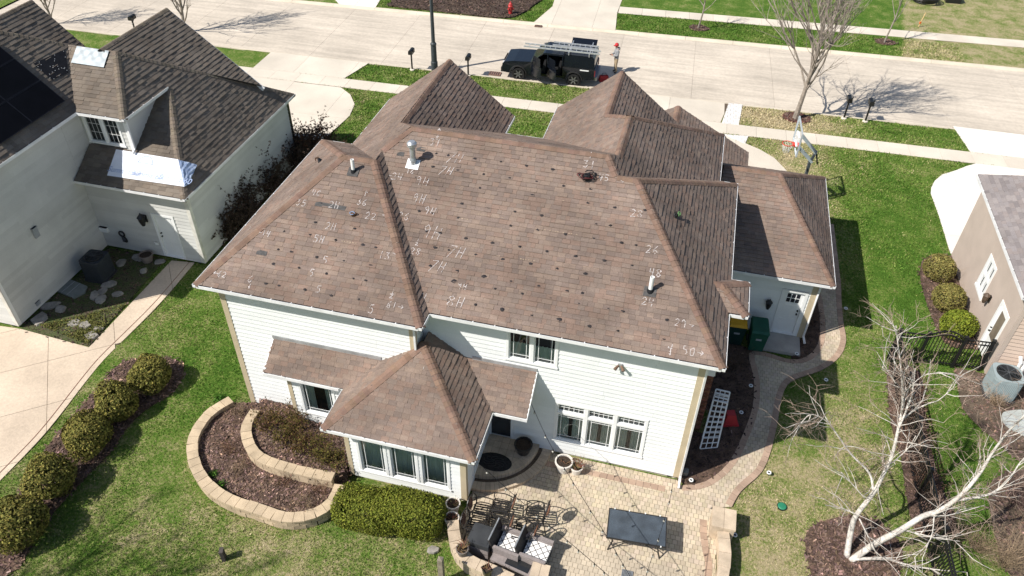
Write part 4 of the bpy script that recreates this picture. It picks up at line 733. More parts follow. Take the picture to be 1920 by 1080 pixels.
# silver sheet over the dormer ridge
pl = NP['dormer_back']; q = [pl.px(*p) for p in ((135, 119), (196, 128), (206, 97), (146, 88))]; e = root('metal_sheet', pl.at(*q[0]), 'crumpled silver metal sheet over the top of the dormer roof', 'metal sheet', world=True); nu, nv = 24, 10; Vv = []
for j in range(nv+1):
    for i in range(nu+1):
        s, t = i/nu, j/nv; x = [q[0][k]*(1-s)*(1-t)+q[1][k]*s*(1-t)+q[2][k]*s*t+q[3][k]*(1-s)*t for k in (0, 1)]; Vv.append(pl.at(*x, .06+.015*math.sin(s*22)*math.sin(t*9)*(t > .3)+.006*random.random()))
b = MB(); b.add(Vv, [(j*(nu+1)+i, j*(nu+1)+i+1, (j+1)*(nu+1)+i+1, (j+1)*(nu+1)+i) for j in range(nv) for i in range(nu)]); part('sheet', b, mat('silver_sheet', (.36, .40, .42), .5, .08, 6, metal=.3), e, smooth=True)
b = MB(); [b.bar(pl.at(*q[i], .04), pl.at(*q[(i+1) % 4], .04), .03, .012, pl.n) for i in (3,)]; part('edge_strip', b, WHITE, e)
# printed roofing membrane on the low slope
pl = NP['low_back']; q = [pl.px(*p) for p in ((202, 330), (347, 351), (335, 300), (219, 281))]; e = root('printed_underlay', pl.at(*q[0]), 'white and blue printed underlay sheet on the low slope below the dormer', 'underlay', world=True); nu, nv = 26, 8; Vv = []
for j in range(nv+1):
    for i in range(nu+1):
        s, t = i/nu, j/nv; x = [q[0][k]*(1-s)*(1-t)+q[1][k]*s*(1-t)+q[2][k]*s*t+q[3][k]*(1-s)*t for k in (0, 1)]; Vv.append(pl.at(*x, .046+.004*random.random()))
b = MB(); b.add(Vv, [(j*(nu+1)+i, j*(nu+1)+i+1, (j+1)*(nu+1)+i+1, (j+1)*(nu+1)+i) for j in range(nv) for i in range(nu)]); part('sheet', b, mat('white_underlay', (.74, .77, .84), .6, .04, 4, .04, 30), e)
p2 = NP['low_right']; A, B_ = pl.at(*q[1], .046), pl.at(*q[2], .046); C_ = Vector(onpl(367, 312, p2.o, p2.n))+p2.n*.08; D_ = Vector(onpl(352, 348, p2.o, p2.n))+p2.n*.07; k = 7; Vv = []
for j in range(k+1):
    for i in range(k+1):
        s, t = i/k, j/k; p = (A*(1-t)+B_*t)*(1-s)+(D_*(1-t)+C_*t)*s; Vv.append(p+p2.n*random.uniform(0, .05)*(0 < s))
b = MB(); b.add(Vv, [(j*(k+1)+i, j*(k+1)+i+1, (j+1)*(k+1)+i+1, (j+1)*(k+1)+i) for j in range(k) for i in range(k)]); part('crumpled_flap', b, mat('blue_underlay', (.16, .24, .42), .45, .5, 9, c2=(.5, .58, .72)), e)
PRINT = mat('blue_print', (.30, .38, .58), .7)
def text_part(txt, size, pl, u, v, h, m, par, name='lettering', italic=.25):
    cu = bpy.data.curves.new('t', 'FONT'); cu.body = txt; cu.size = size; cu.shear = italic; ob = bpy.data.objects.new('t', cu); COL.objects.link(ob); dg = bpy.context.evaluated_depsgraph_get(); me = bpy.data.meshes.new_from_object(ob.evaluated_get(dg)); bpy.data.objects.remove(ob)
    for vt in me.vertices: vt.co = pl.at(u+vt.co.x, v+vt.co.y, h)
    me.materials.clear(); me.materials.append(m); return put(name, me, par)
for px, py in ((203, 318), (245, 325), (298, 333)): u, v = pl.px(px, py); text_part('Summit 60', .32, pl, u, v-.08, .053, PRINT, e)
u, v = pl.px(275, 303); b = MB(); stroke(pl, [(u+math.cos(t)*.3, v-.1+math.sin(t)*.3) for t in np.linspace(0, math.pi, 12)], .03, .053, b); stroke(pl, [(u-.35, v-.1), (u+.35, v-.1)], .03, .053, b); part('emblem', b, PRINT, e)
lantern(n2, 273, 408, 'black wall lantern beside the white back door of the left house', 1.4)
# meter boxes, hangings and vents on the left house
def wbox(W, px, py, w_, h_, d_, m, nm, label, cat): u, z = W.u_of(px, py); e = root(nm, W.at(u, .02, z), label, cat, world=True); b = MB(); W.box(b, u-w_/2, u+w_/2, z-h_/2, z+h_/2, .0, d_); part('case', b, m, e); b = MB(); W.box(b, u-w_/2-.015, u+w_/2+.015, z+h_/2-.03, z+h_/2, .0, d_+.02); part('lid', b, m, e); return e
GREYB = mat('grey_box', (.33, .35, .37), .5, .08, 5)
wbox(n1, 64, 435, .22, .42, .1, GREYB, 'meter_box', 'grey meter box on the side wall of the left house', 'meter box'); wbox(n2, 195, 428, .45, .22, .12, WHITE, 'utility_panel', 'white utility panel in the inner corner of the left house', 'utility panel'); wbox(n1, 70, 568, .2, .16, .05, GREYB, 'crawl_vent', 'small grey vent low on the side wall of the left house', 'vent'); wbox(n2, 295, 455, .14, .14, .06, WHITE, 'outlet_box', 'small white outlet box left of the back door of the left house', 'outlet')
u, z = n2.u_of(232, 442); e = root('wall_wreath', n2.at(u, .04, z), 'dark ring ornament with hanging tail on the left house wall', 'ornament', rz=0); b = MB(); b.tube([(math.cos(t)*.12, -.03, .14+math.sin(t)*.12) for t in np.linspace(0, 6.28, 14)], .035, 6); part('ring', b, BLACK, e); b = MB(); b.tube([(0, -.04, .02), (.08, -.05, -.15), (.16, -.05, -.24)], [.05, .1, .03], 6); part('tail', b, BLACK, e)
u, z = n2.u_of(191, 457); e = root('hose_tap', n2.at(u, .03, z), 'white vent pipes in the inner corner of the left house', 'pipes'); b = MB(); b.tube([(0, 0, .12), (0, -.15, .12), (0, -.16, .0), (.02, -.1, -.1)], .05, 8); part('pipe', b, PVC, e)
# ------------------------------------------------------------------ right neighbour
Q = root('beige_house', (13, 26, 0), 'beige rendered house with grey roof at the right edge', 'house', world=True); zr = 3.9
QS = dict(left=[(11.45, 30.1, zr), (11.45, 22.45, zr), (16.9, 22.45, zr+2.725), (16.9, 26.6, zr+2.725)], front=[(11.45, 30.1, zr), (16.9, 26.6, zr+2.725), (22, 26.6, zr+2.725), (22, 30.1, zr)])
roof(Q, QS, ROOFG, ROOFG, [], GREYS, limit=200); gutter(Q, [(11.4, 30.12, zr), (11.4, 22.42, zr)])
soffit(Q, [(11.5, 22.5), (22, 22.5), (22, 30), (11.5, 30)], zr, SIDER)
q1 = Wall(Q, (11.85, 30.05), (11.85, 22.9), 0, 3.8, None); qu = lambda px, py: q1.u_of(px, py)
p = onpl(1850, 520, (11.85, 0, 0), (1, 0, 0)); wy, wz = p[1], p[2]; wu = 30.05-wy
p = onpl(1865, 620, (11.85, 0, 0), (1, 0, 0)); du_ = 30.05-p[1]
b = MB(); OP = [(wu-.5, wu+.5, wz-.75, wz+.75), (du_-.5, du_+.5, 0, 2.3)]; us = sorted({0, q1.L, *[o[0] for o in OP], *[o[1] for o in OP]})
for l, r in zip(us, us[1:]):
    zs = [0, 3.8]
    for o in OP:
        if o[0] <= l and r <= o[1]: zs = [0, o[2], o[3], 3.8] if o[2] > 0 else [o[3], 3.8]
    for lo, hi in zip(zs[::2], zs[1::2]): q1.box(b, l, r, lo, hi, -.1, .02)
part('render_coat', b, STUCCO, Q); q1.window(wu-.5, wu+.5, wz-.75, wz+.75, 2, None, transom=.6, casing=.13)
b = MB(); q1.box(b, du_-.5, du_-.38, 0, 2.3, -.1, .045); q1.box(b, du_+.38, du_+.5, 0, 2.3, -.1, .045); q1.box(b, du_-.38, du_+.38, 2.18, 2.3, -.1, .045); part('door_frame', b, WHITE, Q); b = MB(); q1.box(b, du_-.38, du_+.38, .05, 2.18, -.06, -.02); lf = part('door', b, WHITE, Q); b = MB(); q1.box(b, du_-.24, du_+.24, .85, 2.0, -.02, -.01); part('pane', b, mat('tan_blind_glass', (.22, .18, .14), .2), lf); b = MB(); b.tube([q1.at(du_-.31, -.02, 1.0), q1.at(du_-.31, .05, 1.0)], .03, 8); b.tube([q1.at(du_-.31, -.02, 1.15), q1.at(du_-.31, .04, 1.15)], .025, 8); part('handle', b, BLACK, lf)
q2 = Wall(Q, (11.85, 22.9), (22, 22.9), 0, 3.8, SIDER, []); q1.board(q1.L-.12, q1.L+.03, 0, 3.75, STUCCO); q2.board(0, .12, 0, 3.75, STUCCO)
p = onpl(1858, 561, (11.85, 0, 0), (1, 0, 0)); e = root('wall_lantern', (11.83, p[1], p[2]), 'bronze wall lantern between window and door of the beige house', 'wall lantern', rz=-math.pi/2); b = MB(); b.box(-.07, -.04, -.14, .07, 0, .14); part('back_plate', b, BLACK, e); b = MB(); b.lathe([(.05, -.2), (.1, -.02), (.11, .12), (.13, .14), (.03, .24)], 8, (0, -.17, 0)); part('lamp_body', b, mat('bronze', (.10, .07, .05), .5), e)
# ------------------------------------------------------------------ retaining walls, steps, seat walls
def blocks(name, label, line, w_, h_, step, rows, m=BLOCK, cap=.07, z0=0.):
    """dry-laid wall: courses of blocks below, cap stones on top, each piece its own object"""
    c = line[len(line)//2]; e = root(name, (c[0], c[1], z0), label, 'garden wall', world=True); L_ = [Vector((*p, 0)) for p in line]; d = [0]
    for p, q in zip(L_, L_[1:]): d.append(d[-1]+(q-p).length)
    def at(s):
        s = min(max(s, 0), d[-1]-1e-4); i = max(k for k in range(len(d)-1) if d[k] <= s); p = L_[i].lerp(L_[i+1], (s-d[i])/(d[i+1]-d[i])); a, b_ = L_[max(i-1, 0)], L_[min(i+2, len(L_)-1)]; v = (b_-a).normalized(); return p, Vector((-v.y, v.x, 0))
    n = max(2, round(d[-1]/step)); hc = (h_-cap)/rows
    for r_ in range(rows+1):
        ww = w_ if r_ == rows else w_-.05; off = .5*(r_ % 2)
        for k in range(-1, n):
            a, b_ = (k+off)*d[-1]/n, (k+1+off)*d[-1]/n; a, b_ = max(a, 0), min(b_, d[-1])
            if b_-a < .05: continue
            (p, u), (q, v) = at(a+.006), at(b_-.006); mb = MB(); j = random.uniform(-.008, .008); lo = z0+(r_*hc if r_ < rows else h_-cap)+.004; hi = z0+((r_+1)*hc if r_ < rows else h_)+(random.uniform(-.006, .006) if r_ == rows else 0); o_ = [p-u*(ww/2+j), q-v*(ww/2+j), q+v*(ww/2+j), p+u*(ww/2+j)]
            mb.prism([(x.x, x.y) for x in o_], lo, hi); put('cap_stone' if r_ == rows else 'block', mb.mesh('block', m), e)
    return e
zc = .42
outer = smooth_line([gp(*p, zc) for p in ((433, 748), (393, 773), (366, 810), (360, 843), (369, 880), (394, 913), (433, 937), (483, 953), (527, 968), (567, 968), (600, 957), (625, 937), (637, 908))], 3)
inner = smooth_line([gp(*p, .62) for p in ((478, 768), (461, 800), (468, 835), (490, 858), (533, 874), (583, 886), (625, 894))], 3)
blocks('planter_wall', 'curved tan block retaining wall round the outer planting bed', outer, .34, zc, .30, 2)
blocks('planter_wall', 'inner tan block retaining wall between the two planting beds', inner, .32, .62, .30, 2)
ob = bed(outer+[(-8.15, 13.1), (-8.15, 14.3), (-10.5, 14.3), (-10.5, 14.75), (-12.3, 14.75)], z=.22, n=9000, size=.045, dark=1.25)
ib = bed(inner+[(-8.15, 13.05), (-8.15, 14.3), (-10.5, 14.3), (-10.5, 14.75), (-12.0, 14.75)], z=.48, n=5000, dark=1.2)
SEAT = mat('seat_wall_stone', (.52, .42, .31), .95, .14, 3, .14, 60, .4, 50, rnd=.08)
lw = smooth_line([gp(*p, .5) for p in ((849, 975), (851, 1000), (857, 1024), (872, 1044), (895, 1058), (925, 1070), (960, 1086))], 3); blocks('seat_wall', 'curved tan stone seat wall behind the covered ottoman', lw, .34, .5, .36, 2, SEAT)
rw = smooth_line([gp(*p, .5) for p in ((1356, 996), (1359, 1020), (1360, 1045), (1357, 1070), (1352, 1100), (1344, 1130))], 3); blocks('seat_wall', 'tan stone seat wall along the right edge of the patio', rw, .32, .5, .42, 3, SEAT)
def pier(c, s, h, label):
    e = root('stone_pier', (c[0], c[1], 0), label, 'pier')
    for r_ in range(4):
        for k in range(2):
            b = MB(); w_ = s/2-.02; b.box(-w_+k*w_+.004 if r_ % 2 else -w_, -w_ if r_ % 2 else -w_+k*w_+.004, r_*(h-.08)/4+.003, (-w_+(k+1)*w_-.004) if r_ % 2 else w_, w_ if r_ % 2 else (-w_+(k+1)*w_-.004), (r_+1)*(h-.08)/4); part('block', b, SEAT, e)
    for k in range(2): b = MB(); b.box(-s/2+k*s/2+.004, -s/2, h-.08, -s/2+(k+1)*s/2-.004, s/2, h); part('cap_stone', b, SEAT, e)
pier(gp(1358, 971, .68), .68, .68, 'square stone pier with cap at the head of the right seat wall'); pier(gp(1012, 1072, .6), .5, .6, 'low square stone pier at the bottom of the patio beside the wicker bench')
# round step in front of the back door
st = root('door_step', (-4.2, 15.2, 0), 'round two tier paver step at the back door by the sunroom', 'step', world=True); cx_, cy_ = -4.4, 15.46
for rad, h in ((2.05, .16), (1.65, .31)):
    k = 22; arc = [(cx_+rad*math.cos(t), cy_+rad*math.sin(t)) for t in np.linspace(-math.pi/2, 0, k+1)]; b = MB(); b.prism([(cx_, cy_)]+arc, 0, h-.02); part('tread', b, SOIL, st)
    for i in range(k):
        t0, t1 = [-math.pi/2+math.pi/2*(i+j)/k for j in (.03, .97)]; r0 = rad-.28; b = MB(); b.prism([(cx_+a*math.cos(t), cy_+a*math.sin(t)) for a, t in ((r0, t0), (rad, t0), (rad, t1), (r0, t1))], .02, h); put('paver', b.mesh('paver', SEAT), st)
    if h > .2:
        for i in range(8):
            for j in range(8):
                Qc = clip_cell([(cx_, cy_)]+[(cx_+(rad-.29)*math.cos(t), cy_+(rad-.29)*math.sin(t)) for t in np.linspace(-math.pi/2, 0, 14)], cx_+i*.24+.005, cx_+(i+1)*.24-.005, cy_-(j+1)*.24+.005, cy_-j*.24-.005)
                if Qc: b = MB(); b.prism(Qc, .05, h); put('paver', b.mesh('paver', SEAT), st)
e = root('door_mat', (*gp(927, 866, .32), .315), 'dark half round door mat with curled pattern on the back step', 'door mat'); b = MB(); b.prism([(math.cos(t)*.55, math.sin(t)*.34) for t in np.linspace(0, 6.28, 24)[:-1]], 0, .014); part('mat', b, mat('dark_mat', (.028, .026, .026), .95, .3, 20), e); b = MB()
for i in range(9): a = i*.7; b.tube([(math.cos(a+t)*(.12+.03*t)+math.cos(a)*.22, math.sin(a+t)*.08+math.sin(a)*.13, .018) for t in np.linspace(0, 3, 8)], .01, 4)
part('curl_pattern', b, mat('grey_rubber', (.06, .058, .056), .8), e)
# stoop at the garage door
e = root('door_stoop', (*gp(1455, 648), 0), 'low grey concrete stoop below the white garage door', 'stoop', world=True); b = MB(); b.prism([(4.1, 22.96), (5.42, 22.96), (5.42, 22.0), (4.1, 22.0)], 0, .14); part('slab', b, mat('grey_concrete', (.40, .38, .35), .9, .12, 2, .08, 40), e)
# ------------------------------------------------------------------ patio furniture
TABT = mat('speckled_slate_top', (.062, .078, .098), .35, .2, 3, .35, 70, spec=.5); DKM = mat('dark_bronze_metal', (.02, .018, .017), .45, .1, 6, spec=.5)
c4 = [gp(1142, 952, .74), gp(1251, 970, .74), gp(1248, 1027, .74), gp(1138, 1008, .74)]; c = np.mean(c4, 0); ang = math.atan2(c4[1][1]-c4[0][1], c4[1][0]-c4[0][0]); W2 = math.dist(c4[0], c4[1])/2; D2 = math.dist(c4[1], c4[2])/2
t = root('patio_table', (c[0], c[1], .03), 'rectangular dark slate patio table with curved metal legs', 'table', rz=ang); b = MB(); b.box(-W2+.03, -D2+.03, .69, W2-.03, D2-.03, .71); part('table_top', b, TABT, t)
b = MB(); b.box(-W2, -D2, .672, W2, -D2+.03, .714); b.box(-W2, D2-.03, .672, W2, D2, .714); b.box(-W2, -D2+.03, .672, -W2+.03, D2-.03, .714); b.box(W2-.03, -D2+.03, .672, W2, D2-.03, .714); part('rim', b, DKM, t)
for sx in (-1, 1):
    for sy in (-1, 1): b = MB(); b.tube([(sx*(W2-.12), sy*(D2-.1), .68), (sx*(W2-.2), sy*(D2-.14), .4), (sx*(W2-.1), sy*(D2-.08), .0)], .022, 6); part('leg', b, DKM, t)
for sy in (-1, 1): b = MB(); b.tube([(-(W2-.16), sy*(D2-.1), .25), (0, sy*(D2-.25), .5), (W2-.16, sy*(D2-.1), .25)], .014, 6); part('brace', b, DKM, t)
for i, (a, s) in enumerate(((-.8, 1), (-.3, 1), (.25, 1), (.75, 1), (.82, -1))): b = MB(); b.box(a*W2-.015, s*D2-.02, .70, a*W2+.015, s*D2+.012, .74); part('clip', b, WHITE, t)
RUST = mat('rust_brown_medallion', (.17, .085, .055), .6, .2, 10)
def chair(px, py, ang, label, proto=[None]):
    loc = (*gp(px, py), .03)
    if proto[0] is None:
        t = root('patio_chair', loc, label, 'chair', 'patio chairs stacked by the sunroom', rz=ang); proto[0] = t
        b = MB(); b.tube(smooth_line([(-.24, -.24, .43), (.24, -.25, .43), (.27, 0, .44), (.24, .25, .43), (-.24, .24, .43), (-.24, -.24, .43)], 3), .016, 5); part('seat_frame', b, DKM, t)
        for i in range(6): b = MB(); y = -.2+i*.08; b.bar((-.23, y, .435), (.25, y, .435), .045, .008); part('slat', b, DKM, t)
        b = MB(); b.tube([(-.25+.06*math.cos(a)-.12*(.5+.5*math.sin(a)), .27*math.cos(a)*1., .74+.27*math.sin(a)) for a in np.linspace(0, 6.283, 20)], .018, 5); part('back_frame', b, DKM, t)
        b = MB(); b.add([(-.30-.1*(.5+.5*math.sin(a)), .17*math.cos(a), .74+.17*math.sin(a)) for a in np.linspace(0, 6.283, 17)[:-1]], [tuple(range(16))]); b.add([(-.315-.1*(.5+.5*math.sin(a)), .17*math.cos(a), .74+.17*math.sin(a)) for a in np.linspace(0, 6.283, 17)[:-1]], [tuple(range(15, -1, -1))]); part('back_medallion', b, RUST, t)
        b = MB()
        for a in np.linspace(0, 6.283, 11)[:-1]: b.tube([(-.31-.05*math.sin(a), .17*math.cos(a), .74+.17*math.sin(a)), (-.31-.06*math.sin(a), .26*math.cos(a+.2), .74+.26*math.sin(a+.2))], .009, 4)
        part('back_scrollwork', b, DKM, t)
        for s in (-1, 1):
            b = MB(); b.tube(smooth_line([(-.3, s*.24, .66), (-.05, s*.30, .68), (.22, s*.29, .66), (.27, s*.27, .58), (.24, s*.25, .43)], 3), .016, 5); part('armrest', b, DKM, t)
            b = MB(); b.tube([(.24, s*.25, .43), (.28, s*.27, .0)], .017, 5); part('leg', b, DKM, t); b = MB(); b.tube([(-.24, s*.24, .62), (-.24, s*.23, .43), (-.32, s*.25, .0)], .017, 5); part('leg', b, DKM, t)
        return t
    t = copy_tree(proto[0]); t.location = loc; t.rotation_euler.z = ang; t['label'] = label; return t
chair(905, 975, .05, 'patio chair nearest the sunroom corner, its back to the wall'); chair(893, 1004, .1, 'patio chair between sunroom hedge corner and covered ottoman'); chair(940, 968, math.pi+.05, 'middle patio chair facing the sunroom in the upper row'); chair(1003, 982, math.pi+.15, 'patio chair farthest from the sunroom in the upper row'); chair(936, 1002, math.pi+.1, 'patio chair with its back just left of the wicker chairs'); chair(980, 1018, math.pi+.0, 'patio chair tucked behind the wicker chair backs')
WICK = mat('grey_wicker', (.27, .235, .225), .8, .12, 6, .3, 90, .6, 70); WICK2 = mat('dark_wicker', (.04, .036, .036), .7, .15, 8, .3, 80)
CUSH = mat('white_quilted_cushion', (.78, .77, .75), .85, .03, 4)
def wicker(px, py, ang, label):
    t = root('wicker_chair', (*gp(px, py), .03), label, 'armchair', 'wicker armchairs on the patio', rz=ang); w_ = .38
    b = MB(); b.box(-.36, -w_, .08, .36, w_, .34); part('seat_base', b, WICK2, t); b = MB(); b.box(-.30, -w_+.09, .345, .38, w_-.09, .47); cu = part('cushion', b, CUSH, t); b = MB()
    for k in range(-3, 4):
        for s in (-1, 1):
            P = clip_cell([(-.30, -w_+.09), (.38, -w_+.09), (.38, w_-.09), (-.30, w_-.09)], -.3, .38, -w_+.09, w_-.09); q = [(x, s*x+k*.22) for x in (-.30, .38)]; Pn = []
            for i in range(21):
                x = -.30+.68*i/20; y = s*x+k*.22
                if abs(y) < w_-.09: Pn.append((x, y, .472))
            if len(Pn) > 1: b.bar(Pn[0], Pn[-1], .016, .006)
    part('seam', b, WICK2, cu)
    for s in (-1, 1): b = MB(); b.box(-.36, s*(w_-.04)-.045, .30, .40, s*(w_-.04)+.045, .62); part('armrest', b, WICK, t)
    b = MB(); b.add([(-.36, -w_, .3), (-.30, -w_, .3), (-.30, w_, .3), (-.36, w_, .3), (-.50, -w_, .88), (-.45, -w_, .88), (-.45, w_, .88), (-.50, w_, .88)], [(4, 5, 6, 7), (0, 1, 5, 4), (1, 2, 6, 5), (2, 3, 7, 6), (3, 0, 4, 7)]); part('backrest', b, WICK2, t)
    b = MB(); b.tube([(-.48, -w_, .885), (-.48, w_, .885)], .022, 6); part('back_rail', b, GALV, t)
    for sx in (-1, 1):
        for sy in (-1, 1): b = MB(); b.box(sx*.32-.03, sy*(w_-.04)-.03, 0, sx*.32+.03, sy*(w_-.04)+.03, .1); part('leg', b, WICK2, t)
wicker(955, 1037, -.14, 'wicker armchair with white diamond cushion next to the covered ottoman'); wicker(1003, 1050, -.14, 'right hand wicker armchair with white diamond cushion')
q = [gp(891, 979, .72), gp(929, 990, .72), gp(915, 1028, .72), gp(874, 1014, .72)]; c = np.mean(q, 0); t = root('covered_ottoman', (c[0], c[1], .03), 'square fire table under a taut dark grey cover beside the seat wall', 'covered table'); L4 = [(p[0]-c[0], p[1]-c[1]) for p in q]; b = MB(); b.prism(L4, .5, .69); part('cover', b, mat('dark_grey_cover', (.045, .048, .052), .55, .15, 3, .1, 50), t); b = MB(); b.prism([(x*.95, y*.95) for x, y in L4], .0, .5); part('wicker_base', b, WICK, t); b = MB(); b.prism([(x*.8, y*.8) for x, y in L4], .69, .70); part('cover_top', b, MATS['dark_grey_cover'], t)
t = root('wicker_bench', (*gp(962, 1068), .03), 'long grey wicker coffee table at the bottom edge of the patio', 'coffee table', rz=-.2); b = MB(); b.box(-.62, -.2, .3, .62, .2, .36); part('top_frame', b, WICK, t); b = MB(); b.box(-.2, -.14, .361, .5, .14, .366); part('glass_top', b, mat('dark_glass', (.02, .022, .024), .08, spec=.6), t)
for sx in (-1, 1): b = MB(); b.box(sx*.55-.06, -.19, 0, sx*.55+.06, .19, .3); part('leg', b, WICK, t)
# pots
POTM = mat('white_clay_pot', (.68, .64, .58), .7, .08, 6); DPOT = mat('black_glazed_pot', (.02, .018, .018), .3, .2, 4, spec=.5); EARTH = mat('potting_soil', (.05, .035, .025), .97, .3, 20, .4, 60, .8, 40); TERR = mat('grey_clay_pot', (.20, .17, .15), .8, .15, 6)
def pot(px, py, z, r_, h, m, label, plant='dry', square=False):
    t = root('plant_pot', (*gp(px, py, z), z), label, 'plant pot'); b = MB(); n = 4 if square else 18; b.lathe([(r_*.7, 0), (r_*.95, h*.85), (r_*1.05, h*.87), (r_*1.05, h), (r_*.88, h), (r_*.86, h*.86)], n); part('pot', b, m, t); b = MB(); b.lathe([(0.001, h*.9), (r_*.87, h*.88)], n); part('soil', b, EARTH, t)
    b = MB()
    for i in range(dict(dry=14, brush=40, none=0, dead=5)[plant]):
        a = random.uniform(0, 6.28); l = random.uniform(.5, 1.1)*r_*(1.4 if plant == 'brush' else .9); x = random.uniform(0, .5)*r_; p0 = Vector((math.cos(a)*x, math.sin(a)*x, h*.88)); b.c = (.25*random.uniform(.6, 1.3), .16*random.uniform(.6, 1.2), .08); b.tube([p0, p0+Vector((math.cos(a)*l*.4, math.sin(a)*l*.4, l*.7)), p0+Vector((math.cos(a+.4)*l*.9, math.sin(a+.4)*l*.9, l*.8+random.uniform(-.1, .2)*l))], [.009, .007, .003], 4)
    if b.f: part('dry_stems', b, LEAF, t, tint=True)
pot(1056, 880, .03, .27, .42, POTM, 'large pale round pot against the back wall under the windows', 'dead'); pot(1080, 885, .03, .2, .3, POTM, 'pale pot of dry brown stems right of the large pot', 'brush'); pot(981, 846, .31, .28, .36, DPOT, 'black pot on the back door step', 'none')
pot(850, 957, .03, .21, .38, POTM, 'upper of two pale pots at the sunroom corner', 'dry'); pot(848, 985, .03, .21, .4, POTM, 'lower of two pale pots at the sunroom corner', 'dry'); pot(867, 1038, .5, .17, .26, TERR, 'grey pot with dry twigs on the left seat wall', 'brush'); pot(913, 1078, .5, .16, .34, DPOT, 'square black pot on the seat wall by the bench', 'dry', True); pot(277, 489, .03, .28, .34, TERR, 'dark clay pot by the back door of the left house', 'none')
for i, (px, py, a, lb) in enumerate(((964, 903, .3, 'lower black sandal on the patio below the round step'), (968, 888, 1.2, 'left black sandal of the pair by the round step'), (976, 886, .9, 'right black sandal of the pair by the round step'))):
    t = root('sandal', (*gp(px, py, .03), .034), lb, 'sandal', 'sandals on the patio', rz=a); b = MB(); b.prism([(math.cos(s)*.14, math.sin(s)*.05*(1.2 if math.cos(s) > 0 else .85)) for s in np.linspace(0, 6.28, 14)[:-1]], 0, .025); part('sole', b, BLACK, t); b = MB(); b.tube([(.03, -.05, .02), (.04, 0, .06), (.03, .05, .02)], .014, 5); part('strap', b, BLACK, t)
t = root('patio_drain', (*gp(1176, 1078, .03), .034), 'pale slotted drain grate in the patio at the bottom edge', 'drain grate'); b = MB(); b.box(-.16, -.14, 0, .16, .14, .006); part('plate', b, BLACK, t)
for i in range(9): b = MB(); b.box(-.16+i*.036, -.14, .006, -.14+i*.036, .14, .012); part('slat', b, GALV, t)
# string lights
def strand(label, pts, n, ends):
    P = smooth_line(pts, 6); c = pts[0]; t = root('string_light', c, label, 'string lights', 'string lights over the patio', world=True); b = MB(); b.tube(P, .008, 4); part('cable', b, BLACK, t)
    for i in range(1, n):
        p = Vector(P[int(i*(len(P)-1)/n)]); b = MB(); b.tube([p, p-Vector((0, 0, .06))], .017, 6); part('socket', b, BLACK, t); b = MB(); b.lathe([(.008, -.14), (.026, -.115), (.03, -.09), (.018, -.06)], 8, p); part('bulb', b, mat('clear_bulb', (.55, .53, .48), .1, spec=.6), t)
strand('string of bulbs from the shed roof end down past the table', [gp3(993, 750, 2.75), gp3(1030, 830, 2.55), gp3(1075, 905, 2.4), gp3(1140, 1010, 2.45), gp3(1180, 1078, 2.5), gp3(1215, 1130, 2.6)], 12, 0)
strand('string of bulbs from the sunroom corner across the patio chairs', [gp3(897, 868, 2.65), gp3(960, 925, 2.45), gp3(1030, 985, 2.38), gp3(1095, 1040, 2.4), gp3(1150, 1088, 2.5), gp3(1190, 1130, 2.6)], 12, 0)
strand('string of bulbs from the right house corner over the table', [gp3(1262, 905, 1.9), gp3(1255, 940, 2.0), gp3(1235, 1010, 2.1), gp3(1215, 1068, 2.3), gp3(1200, 1130, 2.6)], 8, 0)
t = root('light_post', (*gp(1195, 1132, 0), 0), 'slim black post holding the strings of bulbs beyond the patio', 'post'); t.location = (gp3(1200, 1130, 2.6)[0], gp3(1200, 1130, 2.6)[1], 0); b = MB(); b.tube([(0, 0, 0), (0, 0, 2.66)], .03, 8); part('pole', b, BLACK, t); b = MB(); b.lathe([(.12, 0), (.12, .04), (.03, .08)], 12); part('base', b, BLACK, t)
# wooden posts on the lawn
t = root('wooden_post', (*gp(829, 1092), 0), 'weathered grey wooden post at the bottom edge beside the seat wall', 'post'); b = MB(); b.box(-.07, -.07, 0, .07, .07, 1.2); part('shaft', b, mat('weathered_wood', (.26, .22, .17), .9, .2, 6, .2, 50, .3, 30), t); b = MB(); b.add([(-.07, -.07, 1.2), (.07, -.07, 1.2), (.07, .07, 1.2), (-.07, .07, 1.2), (0, 0, 1.24)], [(0, 1, 4), (1, 2, 4), (2, 3, 4), (3, 0, 4)]); part('cap', b, MATS['weathered_wood'], t)
t = root('stump_post', (*gp(421, 1048), 0), 'short dark wooden stake standing in the lower left lawn', 'stake', rz=.4); b = MB(); b.box(-.05, -.09, 0, .05, .09, .42); part('shaft', b, mat('dark_wood', (.07, .06, .055), .9, .2, 8), t); b = MB(); b.box(-.055, -.095, .42, .055, .095, .45); part('cap', b, MATS['dark_wood'], t)
# landscape lamps: white rings on stakes
for px, py, lb in ((1390, 773, 'white ring path lamp below the trellis in the dark bed'), (1408, 723, 'white ring path lamp at the top of the dark bed'), (1296, 900, 'white ring path lamp at the house corner by the patio'), (1442, 886, 'ring path lamp on the lawn at the bend of the path'), (1494, 663, 'white ring path lamp in the small bed by the stoop'), (1586, 578, 'white ring path lamp in the garage shadow on the lawn'), (1549, 712, 'ring path lamp on the lawn below the path bend'), (1378, 1003, 'ring path lamp in the shadow of the stone pier')):
    t = root('path_lamp', (*gp(px, py, .15), 0), lb, 'path lamp', 'ring path lamps along the walk'); b = MB(); b.tube([(0, 0, 0), (0, 0, .14)], .012, 6); part('stake', b, BLACK, t); b = MB(); b.tube([(math.cos(a)*.055, math.sin(a)*.055, .15) for a in np.linspace(0, 6.283, 15)], .02, 6, False); part('ring', b, WHITE, t); b = MB(); b.lathe([(.001, .145), (.045, .14)], 10); part('lens', b, BLACK, t)
